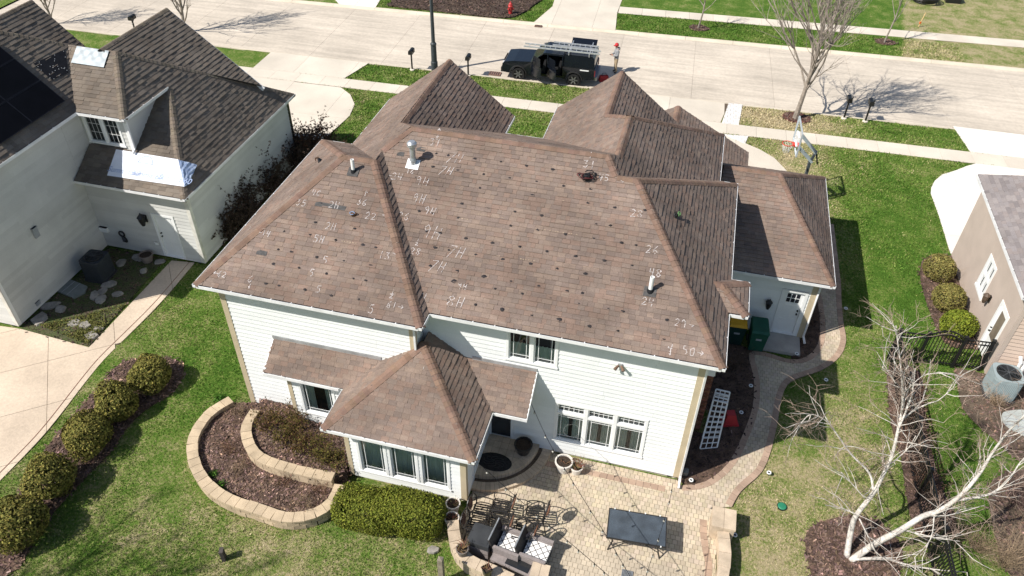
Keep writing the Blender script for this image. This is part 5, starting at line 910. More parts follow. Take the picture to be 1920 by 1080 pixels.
t = root('valve_cover', (*gp(1466, 950), .01), 'round green valve cover in the right lawn', 'valve cover'); b = MB(); b.lathe([(.13, 0), (.13, .03), (.11, .045), (.0, .05)], 16); part('lid', b, mat('green_plastic', (.03, .22, .12), .5), t); b = MB(); b.lathe([(.15, -.02), (.15, .012), (.13, .012)], 16); part('rim', b, BLACK, t)
# ------------------------------------------------------------------ street things
def mailbox(px, py, label, lean=0., m=BLACK, rz=ST):
    t = root('mailbox', (*gp(px, py), 0), label, 'mailbox', 'kerbside mailboxes', rz=rz); b = MB(); b.tube([(0, 0, 0), (lean, 0, 1.0)], .05, 8); part('post', b, m, t); b = MB(); b.bar((lean*.8, -.1, .72), (lean, .2, .98), .035); part('brace', b, m, t)
    b = MB(); n = 8; sec = [(-.12, 1.0), (.12, 1.0)]+[(.12*math.cos(a), 1.16+.10*math.sin(a)) for a in np.linspace(0, math.pi, n)]; k = len(sec); b.add([(lean+x, -.2, z) for x, z in sec]+[(lean+x, .32, z) for x, z in sec], [(i, (i+1) % k, k+(i+1) % k, k+i) for i in range(k)]+[tuple(range(k))[::-1], tuple(range(k, 2*k))]); part('box', b, m, t)
    b = MB(); b.box(lean-.11, .32, 1.01, lean+.11, .335, 1.22); part('door', b, mat('dark_grey_metal', (.035, .037, .04), .4), t); b = MB(); b.bar((lean+.13, .0, 1.12), (lean+.13, .0, 1.3), .012, .05); part('flag', b, m, t)
    b = MB(); b.lathe([(.16, 0), (.14, .05), (.06, .07)], 10); part('footing', b, CONC, t)
mailbox(773, 131, 'black kerbside mailbox left of the lamp post'); mailbox(878, 142, 'black kerbside mailbox between lamp post and pickup'); mailbox(1582, 222, 'left of the two black mailboxes under the bare street tree'); mailbox(1622, 228, 'right of the two black mailboxes beside the bare street tree'); mailbox(256, 66, 'black mailbox behind the left house roof by the street')
t = root('lamp_post', (*gp(815, 131), 0), 'tall dark green street lamp post behind the left front gable', 'street lamp'); PGM = mat('dark_green_grey_metal', (.05, .06, .065), .5, .1, 6)
b = MB(); b.lathe([(.2, 0), (.2, .5), (.17, .55), (.16, 1.5), (.18, 1.55), (.18, 1.62), (.11, 1.7), (.075, 7.2)], 14); part('pole', b, PGM, t); b = MB(); b.tube([(0, 0, 7.1), (0, .5, 7.4), (0, 1.2, 7.45)], .05, 8); part('arm', b, PGM, t); b = MB(); b.lathe([(.05, 7.5), (.2, 7.42), (.22, 7.3), (.1, 7.22)], 12, (0, 1.4, 0)); part('lamp_head', b, PGM, t)
HYD = mat('red_hydrant_paint', (.42, .035, .035), .45, .15, 6); t = root('fire_hydrant', (*gp(957, 28), 0), 'red fire hydrant across the street beside the dug earth', 'hydrant'); b = MB(); b.lathe([(.2, 0), (.2, .06), (.13, .08), (.13, .55), (.17, .57), (.17, .62), (.14, .66), (.12, .76), (.05, .84), (.05, .9)], 12); part('barrel', b, HYD, t)
for a in (0, 2.1, 4.2): b = MB(); b.tube([(math.cos(a)*.1, math.sin(a)*.1, .45), (math.cos(a)*.22, math.sin(a)*.22, .45)], .065, 8); part('outlet', b, HYD, t)
t = root('survey_stake', (*gp(1722, 50), 0), 'leaning wooden stake with orange tape on the far lawn', 'stake', rz=.3); b = MB(); b.bar((0, 0, 0), (.16, 0, .95), .06, .03); part('stake', b, mat('raw_wood', (.60, .42, .20), .8, .1, 5), t); b = MB(); b.box(-.02, -.03, .2, .09, .03, .34); part('tape', b, mat('orange_tape', (.75, .16, .03), .6), t)
t = root('drain_pipe_coil', (*gp(1733, 4), .05), 'coil of black corrugated pipe on the far lawn at the top edge', 'pipe coil'); 
for k in range(5): b = MB(); b.tube([(math.cos(a)*(.75+.05*k)+.05*math.sin(k*2), math.sin(a)*(.6+.04*k), .06+.075*k) for a in np.linspace(0, 6.28, 24)], .05, 6, False); part('loop', b, BLACK, t)
b = MB(); b.tube([(-.7, 0, .1), (-1.3, .2, .06), (-1.5, .5, .05), (-1.1, .7, .05)], .05, 6); part('loose_end', b, BLACK, t)
t = root('crate', (*gp(1785, 3), 0), 'black box on the far lawn at the top edge', 'box'); b = MB(); b.box(-.5, -.35, 0, .5, .35, .45); part('body', b, BLACK, t); b = MB(); b.box(-.53, -.38, .45, .53, .38, .5); part('lid', b, BLACK, t)
for px, py, w_, lb in ((928, 384/3+8, .7, 'storm drain grate at the near kerb behind the left gable'), (1010, 46, .5, 'rusty storm drain inlet at the far kerb by the hydrant')):
    x, y = gp(px, py); t = root('storm_drain', (x, y, -.07), lb, 'storm drain', rz=ST); b = MB(); b.box(-w_/2, -.25, 0, w_/2, .25, .02); part('frame', b, mat('rusty_iron', (.22, .13, .10), .85, .2, 8), t)
    for i in range(5): b = MB(); b.box(-w_/2+.06+i*w_/5.6, -.2, .02, -w_/2+.1+i*w_/5.6, .2, .03); part('bar', b, BLACK, t)
# basketball hoop
x, y = gp(1478, 268, 3.05); x += 1.1; t = root('basketball_hoop', (x, y, 0), 'basketball hoop with clear backboard beside the front driveway', 'basketball hoop', rz=.05); POLE = mat('grey_green_pole', (.07, .08, .085), .45, .1, 6); ALU = mat('pale_grey_steel', (.40, .44, .45), .4, .1, 6)
b = MB(); b.bar((0, 0, 0), (0, 0, 2.35), .15, .12); part('pole', b, POLE, t)
for dy in (-.09, .09): b = MB(); b.bar((.08, dy, 2.3), (-.75, dy, 3.05), .05, .1); part('lower_arm', b, ALU, t); b = MB(); b.bar((.14, dy, 2.75), (-.72, dy, 3.6), .05, .1); part('upper_arm', b, ALU, t)
b = MB(); b.bar((0, 0, 2.2), (.14, 0, 2.85), .1, .1); part('elevator', b, POLE, t); b = MB(); b.tube([(.16, 0, 2.75), (.34, 0, 2.2)], .035, 8); part('spring', b, BLACK, t)
b = MB(); b.face((-.79, -.80, 2.92), (-.79, .80, 2.92), (-.79, .80, 3.95), (-.79, -.80, 3.95)); bb_ = part('backboard', b, GLASS, t); b = MB()
for p, q in (((-.79, -.82, 2.9), (-.79, .82, 2.9)), ((-.79, -.82, 3.97), (-.79, .82, 3.97)), ((-.79, -.82, 2.9), (-.79, -.82, 3.97)), ((-.79, .82, 2.9), (-.79, .82, 3.97))): b.bar(p, q, .06)
part('board_frame', b, ALU, t); b = MB()
for p, q in (((-.81, -.3, 3.1), (-.81, .3, 3.1)), ((-.81, -.3, 3.55), (-.81, .3, 3.55)), ((-.81, -.3, 3.1), (-.81, -.3, 3.55)), ((-.81, .3, 3.1), (-.81, .3, 3.55))): b.bar(p, q, .03, .01)
part('target_square', b, WHITE, bb_); RIMC = mat('red_rim', (.55, .06, .04), .5); b = MB(); b.tube([(-1.12+.23*math.cos(a), .23*math.sin(a), 3.05) for a in np.linspace(0, 6.283, 20)], .018, 6, False); part('rim', b, RIMC, t); b = MB(); b.box(-.92, -.12, 3.0, -.79, .12, 3.1); part('rim_bracket', b, RIMC, t); b = MB()
for i in range(12):
    for s in (1, -1): b.tube([(-1.12+(.22-.1*k/4)*math.cos(i*.5236+s*k*.26), (.22-.1*k/4)*math.sin(i*.5236+s*k*.26), 3.04-.1*k) for k in range(5)], .006, 3, False)
part('net', b, WHITE, t)
# bins by the garage wall
def bin_(px, py, body, lid, label, rz=0):
    t = root('wheeled_bin', (*gp(px, py), .03), label, 'wheeled bin', 'wheeled bins by the garage wall', rz=rz); b = MB(); b.add([(-.25, -.30, .05), (.25, -.30, .05), (.25, .28, .05), (-.25, .28, .05), (-.30, -.40, 1.0), (.30, -.40, 1.0), (.30, .36, 1.0), (-.30, .36, 1.0)], [(3, 2, 1, 0), (4, 5, 6, 7), (0, 1, 5, 4), (1, 2, 6, 5), (2, 3, 7, 6), (3, 0, 4, 7)]); part('body', b, body, t)
    b = MB(); b.add([(-.32, -.44, 1.0), (.32, -.44, 1.0), (.32, .38, 1.0), (-.32, .38, 1.0), (-.28, -.38, 1.08), (.28, -.38, 1.08), (.28, .34, 1.1), (-.28, .34, 1.1)], [(3, 2, 1, 0), (4, 5, 6, 7), (0, 1, 5, 4), (1, 2, 6, 5), (2, 3, 7, 6), (3, 0, 4, 7)]); part('lid', b, lid, t)
    b = MB(); b.tube([(-.28, .44, 1.02), (.28, .44, 1.02)], .02, 6); [b.bar((x, .36, 1.02), (x, .45, 1.02), .03) for x in (-.26, 0, .26)]; part('handle', b, body, t)
    for s in (-1, 1): b = MB(); b.tube([(s*.3, .3, .12), (s*.24, .3, .12)], .12, 12); part('wheel', b, BLACK, t)
    b = MB(); b.box(-.1, -.375, .62, .1, -.355, .70); part('label_plate', b, GREYB, t)
GRN = mat('green_bin_plastic', (.012, .085, .055), .45, .1, 4); DGR = mat('dark_green_bin_plastic', (.012, .04, .035), .45, .1, 4); YEL = mat('yellow_lid_plastic', (.62, .33, .015), .45, .08, 4)
bin_(1414, 650, GRN, GRN, 'green wheeled bin next to the garage stoop', .06); bin_(1374, 638, DGR, YEL, 'dark bin with yellow lid half under the bay roof', .06)
# air conditioners
def aircon(x, y, s, h, m, label, rounded=.1, rz=0):
    t = root('air_conditioner', (x, y, .04), label, 'air conditioner', rz=rz); n = 20; sq = lambda a, k: (math.copysign(abs(math.cos(a))**k, math.cos(a)), math.copysign(abs(math.sin(a))**k, math.sin(a))); out = [(sq(2*math.pi*i/n, rounded)[0]*s, sq(2*math.pi*i/n, rounded)[1]*s) for i in range(n)]
    b = MB(); b.prism([(u*1.12, v*1.12) for u, v in out], -.05, .05); part('base_pad', b, mat('black_pad', (.04, .04, .045), .9), t); b = MB(); b.prism(out, .05, h); part('cabinet', b, m, t); f = MB()
    for i in range(n):
        p, q = out[i], out[(i+1) % n]
        for k in range(5): u = [p[j]+(q[j]-p[j])*(k+.5)/5 for j in (0, 1)]; f.bar((u[0]*1.008, u[1]*1.008, .12), (u[0]*1.008, u[1]*1.008, h-.1), .012, .012)
    part('louvre', f, m, t); b = MB(); b.lathe([(s*.82, h), (s*.84, h+.03), (s*.74, h+.03), (s*.72, h-.06), (.001, h-.06)], 24); part('fan_shroud', b, BLACK, t)
    b = MB()
    for i in range(3):
        a = i*2.094+.4; b.add([(0, 0, h-.03), (s*.66*math.cos(a-.35), s*.66*math.sin(a-.35), h-.045), (s*.68*math.cos(a+.3), s*.68*math.sin(a+.3), h-.015)], [(0, 1, 2), (2, 1, 0)])
    part('fan_blade', b, GALV, t); b = MB()
    for r_ in np.linspace(.15, .75, 7): b.tube([(s*r_*math.cos(a), s*r_*math.sin(a), h+.035) for a in np.linspace(0, 6.283, 20)], .005, 3, False)
    for a in np.linspace(0, 3.14, 5)[:-1]: b.tube([(-s*.8*math.cos(a), -s*.8*math.sin(a), h+.04), (s*.8*math.cos(a), s*.8*math.sin(a), h+.04)], .006, 3)
    part('fan_grille', b, mat('grille_wire', (.12, .13, .14), .5), t); return t
x, y = gp(1866, 738); aircon(x+.05, y+.05, .46, .95, mat('blue_grey_cabinet', (.30, .36, .37), .5, .06, 5), 'grey green air conditioner beside the beige house gate', .45)
x, y = gp(186, 522); aircon(x, y+.15, .42, .95, mat('dark_slate_cabinet', (.035, .042, .05), .6, .1, 5), 'dark air conditioner in the shaded corner of the left house', .25, .05)
e = root('line_set', (12.55, 22.75, 0), 'white pipes and meters beside the right air conditioner', 'pipes'); 
for i, (dx, dz) in enumerate(((0, .5), (.15, .3))): b = MB(); b.tube([(dx, .1, dz+.6), (dx, -.1, dz+.5), (dx, -.15, dz), (dx-.1, -.3, dz-.3)], .06, 8); part('pipe', b, PVC, e)
# fence
def fence(label, P, h, arch=(), gap=.11, gates=()):
    c = P[0]; t = root('metal_fence', (*c, 0), label, 'fence', 'black metal fence panels', world=True); PV_ = [Vector((*p, 0)) for p in P]
    for p in PV_: b = MB(); b.box(p.x-.05, p.y-.05, 0, p.x+.05, p.y+.05, h+.06); part('post', b, BLACK, t); b = MB(); b.box(p.x-.065, p.y-.065, h+.06, p.x+.065, p.y+.065, h+.09); part('post_cap', b, BLACK, t)
    for i, (p, q) in enumerate(zip(PV_, PV_[1:])):
        L_ = (q-p).length; d = (q-p)/L_; top = lambda s: h-.04+(.28*math.sin(math.pi*s/L_) if i in arch else 0)
        for off in (0, -.16):
            b = MB(); k = 10 if i in arch else 1; pts = [p+d*(L_*j/k)+Vector((0, 0, top(L_*j/k)+off)) for j in range(k+1)]; [b.bar(u, v, .038, .04) for u, v in zip(pts, pts[1:])]; part('rail', b, BLACK, t)
        b = MB(); b.bar(p+Vector((0, 0, .14)), q+Vector((0, 0, .14)), .035, .04); part('rail', b, BLACK, t); n = max(1, round(L_/gap))
        for j in range(1, n): s = L_*j/n; b = MB(); u = p+d*s; b.bar((u.x, u.y, .06), (u.x, u.y, top(s)), .024); part('picket', b, BLACK, t)
fence('black metal fence with arched gate joining the beige house', [(8.53, 22.75), (9.5, 22.85), (10.72, 22.95), (11.62, 23.02)], 1.4, (1,))
fence('black metal fence running down beside the white birch', [(8.56, 22.7), (8.6, 20.7), (8.66, 18.7), (8.72, 16.7), (8.8, 14.7), (8.86, 12.7)], 1.35)
# white trellis and red caddy in the dark bed
t = root('garden_trellis', (2.4, 16.4, .04), 'white wooden lattice arbour leaning in the dark bed beside the chimney', 'trellis', world=True)
b0, b1 = Vector((*gp(1312, 843), .04)), Vector((*gp(1344, 840), .04)); t0, t1 = Vector((*gp(1338, 750, 1.3), 1.3)), Vector((*gp(1364, 756, 1.3), 1.3)); dep = Vector((.05, .45, .05))
for off in (Vector(), dep):
    B0, B1, T0, T1 = b0+off, b1+off, t0+off, t1+off
    for s in (0, .33, .67, 1): b = MB(); b.bar(B0.lerp(B1, s), T0.lerp(T1, s), .045 if s in (0, 1) else .028, .03); part('upright', b, WHITE, t)
    for k in range(10): s = k/9; b = MB(); b.bar(B0.lerp(T0, s)+Vector((0, -.012, .012)), B1.lerp(T1, s)+Vector((0, -.012, .012)), .032, .016); part('slat', b, WHITE, t)
for k in range(4): b = MB(); s = k/3; b.bar(t0.lerp(t0+dep, s), t1.lerp(t1+dep, s), .045, .03); part('top_slat', b, WHITE, t)
t = root('red_caddy', (*gp(1366, 792), .04), 'red plastic garden caddy behind the trellis', 'caddy', rz=.3); b = MB(); b.add([(-.26, -.2, 0), (.26, -.2, 0), (.26, .2, 0), (-.26, .2, 0), (-.14, -.1, .42), (.14, -.1, .42), (.14, .14, .42), (-.14, .14, .42)], [(4, 5, 6, 7), (0, 1, 5, 4), (1, 2, 6, 5), (2, 3, 7, 6), (3, 0, 4, 7)]); part('body', b, mat('red_plastic', (.40, .03, .035), .45, .1, 4), t); b = MB(); b.box(-.28, -.22, 0, .28, .22, .05); part('rim', b, MATS['red_plastic'], t)
# stones and covers in the left bed
ROCK = mat('pale_flagstone', (.29, .27, .24), .95, .2, 4, .15, 30, .4, 20)
def rock(px, py, r_, h, label, m=ROCK):
    k = 8; b = MB(); x, y = gp(px, py); rim = [(math.cos(i*6.283/k)*r_*random.uniform(.75, 1.15), math.sin(i*6.283/k)*r_*random.uniform(.5, .85)) for i in range(k)]; b.add([(u, v, 0) for u, v in rim]+[(u*.9, v*.9, h*random.uniform(.8, 1)) for u, v in rim]+[(0, 0, h*1.05)], [(i, (i+1) % k, k+(i+1) % k, k+i) for i in range(k)]+[(k+i, k+(i+1) % k, 2*k) for i in range(k)])
    o = put('stone', b.mesh('stone', m)); o.location = (x, y, .025); o.rotation_euler.z = random.uniform(0, 3); tag(o, label, 'stone', 'flat stones in the beds')
for px, py, r_, lb in ((260, 485, .3, 'pale flagstone left of the dark clay pot'), (228, 495, .28, 'buff flagstone behind the shaded air conditioner'), (300, 492, .25, 'broken pale stone right of the dark clay pot'), (205, 535, .3, 'topmost stone of the white stepping row in the left bed'), (192, 548, .28, 'second stone of the white stepping row in the left bed'), (178, 556, .26, 'third stone of the white stepping row in the left bed'), (190, 563, .3, 'lowest stone of the white stepping row in the left bed'), (222, 553, .22, 'small single flagstone right of the stepping row'), (95, 575, .35, 'large pale slab near the left house wall'), (75, 600, .4, 'pale cracked slab at the left house corner'), (115, 582, .25, 'narrow pale slab along the left house wall'), (140, 607, .28, 'flat tan stone in the weedy sunny part'), (160, 612, .26, 'second flat tan stone in the weedy sunny part'), (185, 617, .22, 'flat tan stone nearest the stamped walk'), (172, 631, .3, 'grey boulder at the tip of the weedy bed'), (270, 511, .16, 'small grey stone in the shade beside the walk'), (1284, 888, .16, 'white boulder at the house corner by the patio'), (700, 988, .17, 'white stone below the clipped hedge'), (812, 1033, .18, 'pale stone beside the wooden post')): rock(px, py, r_, random.uniform(.05, .1) if r_ > .17 else .14, lb)
q = [gp(107, 548), gp(133, 527), gp(165, 540), gp(160, 552), gp(140, 562)]; e = root('window_well_cover', (*np.mean(q, 0), .03), 'grey plastic window well cover against the left house wall', 'window well', world=True); b = MB(); b.prism(q, .02, .1); part('cover', b, mat('grey_plastic_cover', (.20, .22, .21), .5, .1, 4), e); b = MB(); [b.bar((q[0][0]*(1-s)+q[4][0]*s, q[0][1]*(1-s)+q[4][1]*s, .105), (q[1][0]*(1-s)+q[2][0]*s, q[1][1]*(1-s)+q[2][1]*s, .105), .02, .012) for s in (.3, .6)]; part('rib', b, GREYB, e)
q = smooth_line([gp(1876, 784), gp(1885, 775), gp(1925, 776), gp(1930, 820), gp(1905, 812), gp(1885, 800)], 3, True); e = root('window_well_cover', (*np.mean(q, 0), .03), 'pale clear window well cover by the beige house', 'window well', world=True); b = MB(); b.prism(q, .02, .12); part('cover', b, mat('pale_plastic_cover', (.42, .45, .43), .3, .08, 3), e); b = MB(); [b.bar((*gp(1884, 783+12*k, .12), .125), (*gp(1925, 790+12*k, .12), .125), .025, .012) for k in range(2)]; part('rib', b, GREYB, e)
# ------------------------------------------------------------------ pickup truck, ladder, worker
PAINT = mat('black_car_paint', (.006, .008, .013), .18, .1, 2, spec=.6); TGL = mat('dark_car_glass', (.008, .010, .014), .2, .1, 2, spec=.35); TYRE = mat('tyre_rubber', (.018, .018, .018), .9, .1, 10); RIMM = mat('rim_alloy', (.30, .30, .31), .35, .1, 6, metal=.7); SEATC = mat('car_seat_cloth', (.022, .022, .024), .9)
ax = np.mean([gp(971.7, 146.7), gp(1075, 157.3)], 0); trk = root('pickup_truck', (ax[0]-.02, ax[1]+.80, -.1), 'black double cab pickup with topper, its near doors open, parked at the kerb', 'pickup truck', rz=math.pi+.03)
def ext(prof, y0, y1, taper=0., yt=None):       # side outline extruded across; points above taper height lean inwards
    b = MB(); n = len(prof); f = lambda y, z: y*(1-(max(0, z-taper)*.16 if taper else 0)); b.add([(x, f(y0, z), z) for x, z in prof]+[(x, f(y1, z), z) for x, z in prof], [(i, (i+1) % n, n+(i+1) % n, n+i) for i in range(n)]+[tuple(range(n))[::-1], tuple(range(n, 2*n))]); return b
arch = lambda cx, s=1: [(cx+s*.47*math.cos(a), .39+.47*math.sin(a)) for a in np.linspace(0, math.pi, 8)]
part('front_body', ext([(.86, .42)]+[(1.13, .42)]+arch(1.618, -1)[0:]+[(2.1, .42), (2.5, .45), (2.57, .62), (2.56, .95), (2.45, 1.06), (1.9, 1.15), (1.0, 1.2), (.86, 1.2)], -.92, .92, .9), PAINT, trk)
part('bed', ext([(-2.78, .55), (-2.1, .5)]+arch(-1.618, -1)+[(-1.13, .42), (-.95, .42), (-.95, 1.14), (-2.8, 1.14)], -.92, .92, 1.0), PAINT, trk)
part('cabin_floor', ext([(-.95, .42), (.86, .42), (.86, .55), (-.95, .55)], -.9, .86), PAINT, trk); part('far_side', ext([(-.95, .5), (.86, .5), (.86, 1.18), (-.95, 1.18)], -.92, -.8), PAINT, trk)
part('cab_roof', ext([(-.98, 1.72), (-.9, 1.78), (.1, 1.8), (.22, 1.76), (.2, 1.70), (-.98, 1.68)], -.92, .92, 1.0), PAINT, trk)
part('windshield', ext([(.95, 1.18), (.23, 1.73), (.17, 1.70), (.87, 1.17)], -.86, .86, 1.1), TGL, trk); part('side_glass', ext([(.8, 1.18), (.2, 1.69), (-.95, 1.68), (-.95, 1.18)], -.90, -.86, 1.05), TGL, trk); part('rear_glass', ext([(-.93, 1.14), (-.93, 1.7), (-.97, 1.7), (-.97, 1.14)], -.82, .82, 1.1), TGL, trk)
for x0, x1 in ((.88, .2), (-.08, -.06), (-.95, -.92)): part('pillar', MB().bar((x0, .9, 1.18), (x1, .8, 1.74), .07, .05), PAINT, trk)
for x in (.35, -.55): part('seat', ext([(x-.25, .55), (x+.25, .55), (x+.25, .8), (x-.1, .82), (x-.2, 1.35), (x-.32, 1.35)], .15, .7), SEATC, trk)
part('dashboard', ext([(.6, .9), (.86, .9), (.86, 1.12), (.65, 1.08)], -.8, .8), SEATC, trk)
part('topper', ext([(-1.02, 1.15), (-2.76, 1.15), (-2.74, 1.7), (-2.6, 1.84), (-1.1, 1.84), (-1.02, 1.74)], -.9, .9, 1.15), PAINT, trk); part('topper_window', ext([(-1.2, 1.3), (-2.5, 1.3), (-2.5, 1.62), (-1.2, 1.62)], .868, .885, 1.15), TGL, trk)
def door(x0, x1, hx, ang, nm):
    b = MB(); c, s = math.cos(ang), math.sin(ang); P = [(x1, .45), (x0, .45), (x0, 1.16), (x1, 1.16)]; tr = lambda x, y, z: (hx+(x-hx)*c-(y-.9)*s*-1*-1, .9+(hx-x)*s+(y-.9)*c, z)
    n = 4; b.add([tr(x, .86, z) for x, z in P]+[tr(x, .93, z) for x, z in P], [(i, (i+1) % n, n+(i+1) % n, n+i) for i in range(n)]+[tuple(range(n))[::-1], tuple(range(n, 2*n))]); d = part('door', b, PAINT, trk); b = MB(); P = [(x1+.05, 1.17), (x0-.05, 1.17), (x0-.22, 1.66), (x1+.05, 1.66)]
    b.add([tr(x, .885-.1*(z-1.1), z) for x, z in P]+[tr(x, .9-.1*(z-1.1), z) for x, z in P], [(i, (i+1) % n, n+(i+1) % n, n+i) for i in range(n)]+[tuple(range(n))[::-1], tuple(range(n, 2*n))]); part('door_glass', b, TGL, d)
    b = MB(); b.bar(tr(x1+.1, .85, .95), tr(x0-.2, .85, .95), .05); part('door_trim', b, SEATC, d); return d
door(.84, -.04, .84, .75, 'front'); door(-.08, -.92, -.08, .8, 'rear')
for cx in (1.618, -1.618):
    for s in (-1, 1):
        b = MB(); b.add([(cx+r_*math.cos(a), s*y, .39+r_*math.sin(a)) for r_, y in ((.25, .70), (.37, .70), (.39, .74), (.39, .90), (.36, .93), (.25, .93)) for a in np.linspace(0, 6.283, 25)[:-1]], [(i*24+k, i*24+(k+1) % 24, (i+1)*24+(k+1) % 24, (i+1)*24+k) for i in range(5) for k in range(24)]); w_ = part('wheel', b, TYRE, trk); b = MB()
        b.add([(cx+.25*math.cos(a), s*.86, .39+.25*math.sin(a)) for a in np.linspace(0, 6.283, 25)[:-1]], [tuple(range(24))]); part('rim', b, BLACK, w_); b = MB()
        for k in range(6): a = k*1.047; b.bar((cx+.04*math.cos(a), s*.90, .39+.04*math.sin(a)), (cx+.24*math.cos(a), s*.91, .39+.24*math.sin(a)), .07, .03, (0, 1, 0))
        part('spoke', b, RIMM, w_)
        b = MB(); pts = [(cx+.5*math.cos(a), s*.94, .39+.5*math.sin(a)) for a in np.linspace(.15, 3.0, 9)]; b.tube(pts, .045, 5); part('fender_flare', b, mat('black_plastic', (.02, .02, .02), .7), trk)
HL = mat('headlight_lens', (.65, .68, .70), .15, spec=.6)
for s in (-1, 1):
    part('headlight', MB().box(2.36, s*.72-.14, .86, 2.545, s*.72+.14, 1.0), HL, trk); part('taillight', MB().box(-2.82, s*.84-.07, .75, -2.79, s*.84+.08, 1.08), mat('red_lens', (.30, .03, .03), .3), trk); part('mirror', MB().box(.62, s*1.02-.1, 1.15, .74, s*1.02+.1, 1.36), PAINT, trk)
part('front_bumper', MB().box(2.5, -.86, .42, 2.66, .86, .66), MATS['black_plastic'], trk); part('rear_bumper', MB().box(-2.95, -.86, .48, -2.78, .86, .68), RIMM, trk); part('grille', MB().box(2.55, -.5, .7, 2.585, .5, .98), MATS['black_plastic'], trk)
for x in (-2.4, -1.25): part('rack_bar', MB().bar((x, -.85, 1.98), (x, .9, 1.98), .05), GALV, trk)
for x in (-2.4, -1.25):
    for s in (-.8, .82): part('rack_foot', MB().bar((x, s, 1.82), (x, s, 1.98), .05), GALV, trk)
b = MB(); b.add([(-1.15, -.78, 1.84), (-2.6, -.78, 1.84), (-2.6, -1.22, 2.02), (-1.15, -1.22, 2.02), (-1.15, -.75, 1.86), (-2.6, -.75, 1.86), (-2.6, -1.2, 2.045), (-1.15, -1.2, 2.045)], [(0, 1, 2, 3), (7, 6, 5, 4), (0, 4, 5, 1), (1, 5, 6, 2), (2, 6, 7, 3), (3, 7, 4, 0)]); part('topper_hatch', b, PAINT, trk)
part('side_sticker', MB().box(-2.45, .932, 1.02, -1.95, .936, 1.09), WHITE, trk)
ALUM = mat('aluminium_ladder', (.62, .64, .66), .3, .1, 6, metal=.5)
def ladder(y, x0, x1, z, label):
    e = root('extension_ladder', Vector((ax[0]-.02, ax[1]+.80, -.1)), label, 'ladder', 'ladders on the pickup rack', rz=math.pi+.03)
    for s in (-.2, .2): part('rail', MB().bar((x0, y+s, z), (x1, y+s, z), .03, .085), ALUM, e)
    for k in range(int((x1-x0)/.3)): part('rung', MB().tube([(x0+.15+k*.3, y-.2, z), (x0+.15+k*.3, y+.2, z)], .017, 6), ALUM, e)
ladder(.62, -3.0, 1.35, 2.06, 'aluminium ladder on the near side of the pickup rack'); ladder(.0, -2.8, -.2, 2.06, 'short aluminium ladder in the middle of the pickup rack')
x, y = gp(1132, 148); t = root('tool_bag', (x, y, -.1), 'red tool bag on the street behind the pickup', 'tool bag', rz=.4); b = MB(); b.add([(-.28, -.18, 0), (.28, -.18, 0), (.28, .18, 0), (-.28, .18, 0), (-.24, -.1, .32), (.24, -.1, .32), (.24, .1, .32), (-.24, .1, .32)], [(4, 5, 6, 7), (0, 1, 5, 4), (1, 2, 6, 5), (2, 3, 7, 6), (3, 0, 4, 7)]); part('body', b, mat('red_nylon', (.38, .03, .03), .7, .2, 8), t); b = MB(); b.tube([(-.15, 0, .3), (-.1, 0, .46), (.1, 0, .46), (.15, 0, .3)], .018, 6); part('handle', b, BLACK, t)
# the worker: one skinned body with clothes
SKIN = mat('skin', (.45, .27, .20), .6); HOOD = mat('grey_hoodie', (.27, .28, .29), .9, .1, 6); KHAKI = mat('khaki_trousers', (.40, .31, .20), .9, .1, 6); SHOE = mat('brown_boots', (.06, .04, .03), .8); REDC = mat('red_cap', (.48, .03, .035), .7)
def skinned(name, verts, edges, rad, sub=2):
    me = bpy.data.meshes.new(name); me.from_pydata(verts, edges, []); o = bpy.data.objects.new(name, me); COL.objects.link(o); o.modifiers.new('s', 'SKIN')
    for i, r_ in enumerate(rad): me.skin_vertices[0].data[i].radius = (r_ if isinstance(r_, tuple) else (r_, r_)); me.skin_vertices[0].data[i].use_root = (i == 0)
    o.modifiers.new('u', 'SUBSURF').levels = sub; dg = bpy.context.evaluated_depsgraph_get(); out = bpy.data.meshes.new_from_object(o.evaluated_get(dg)); bpy.data.objects.remove(o); return out
PV = [(0, 0, .95), (0, 0, 1.15), (0, .0, 1.36), (.02, 0, 1.48), (.05, 0, 1.56), (.07, 0, 1.68), (0, .19, 1.40), (.03, .25, 1.14), (.24, .10, 1.12), (.31, .04, 1.16), (0, -.19, 1.40), (.03, -.25, 1.14), (.24, -.10, 1.12), (.31, -.04, 1.16), (0, .10, .88), (.03, .11, .50), (-.02, .12, .10), (.12, .13, .04), (0, -.10, .88), (-.01, -.11, .50), (-.03, -.12, .10), (.11, -.13, .04)]
PE = [(0, 1), (1, 2), (2, 3), (3, 4), (4, 5), (2, 6), (6, 7), (7, 8), (8, 9), (2, 10), (10, 11), (11, 12), (12, 13), (0, 14), (14, 15), (15, 16), (16, 17), (0, 18), (18, 19), (19, 20), (20, 21)]
PR = [(.14, .17), (.13, .16), (.13, .19), .06, .085, .095, .085, .065, .05, .04, .085, .065, .05, .04, .10, .075, .055, .045, .10, .075, .055, .045]
x, y = gp(1153, 136, -.1); man = root('person', (x, y, -.1), 'person in grey hoodie, khaki trousers and red cap looking down behind the pickup', 'person', rz=math.pi+.5)
me = skinned('body', PV, PE, PR); [me.materials.append(m) for m in (SKIN, HOOD, KHAKI, SHOE)]
for p in me.polygons:
    c = p.center; p.use_smooth = True; p.material_index = 3 if c.z < .12 else 2 if c.z < .93 else 1 if (c.z < 1.47 and not (c.x > .27)) else 0
put('body', me, man)
b = MB(); b.lathe([(.115, 1.66), (.12, 1.72), (.10, 1.79), (.05, 1.825), (.001, 1.83)], 14, (.06, 0, 0)); cp = part('cap', b, REDC, man, smooth=True); b = MB(); b.prism([(.14, -.09), (.24, -.06), (.26, 0), (.24, .06), (.14, .09)], 1.672, 1.685); part('brim', b, REDC, cp)
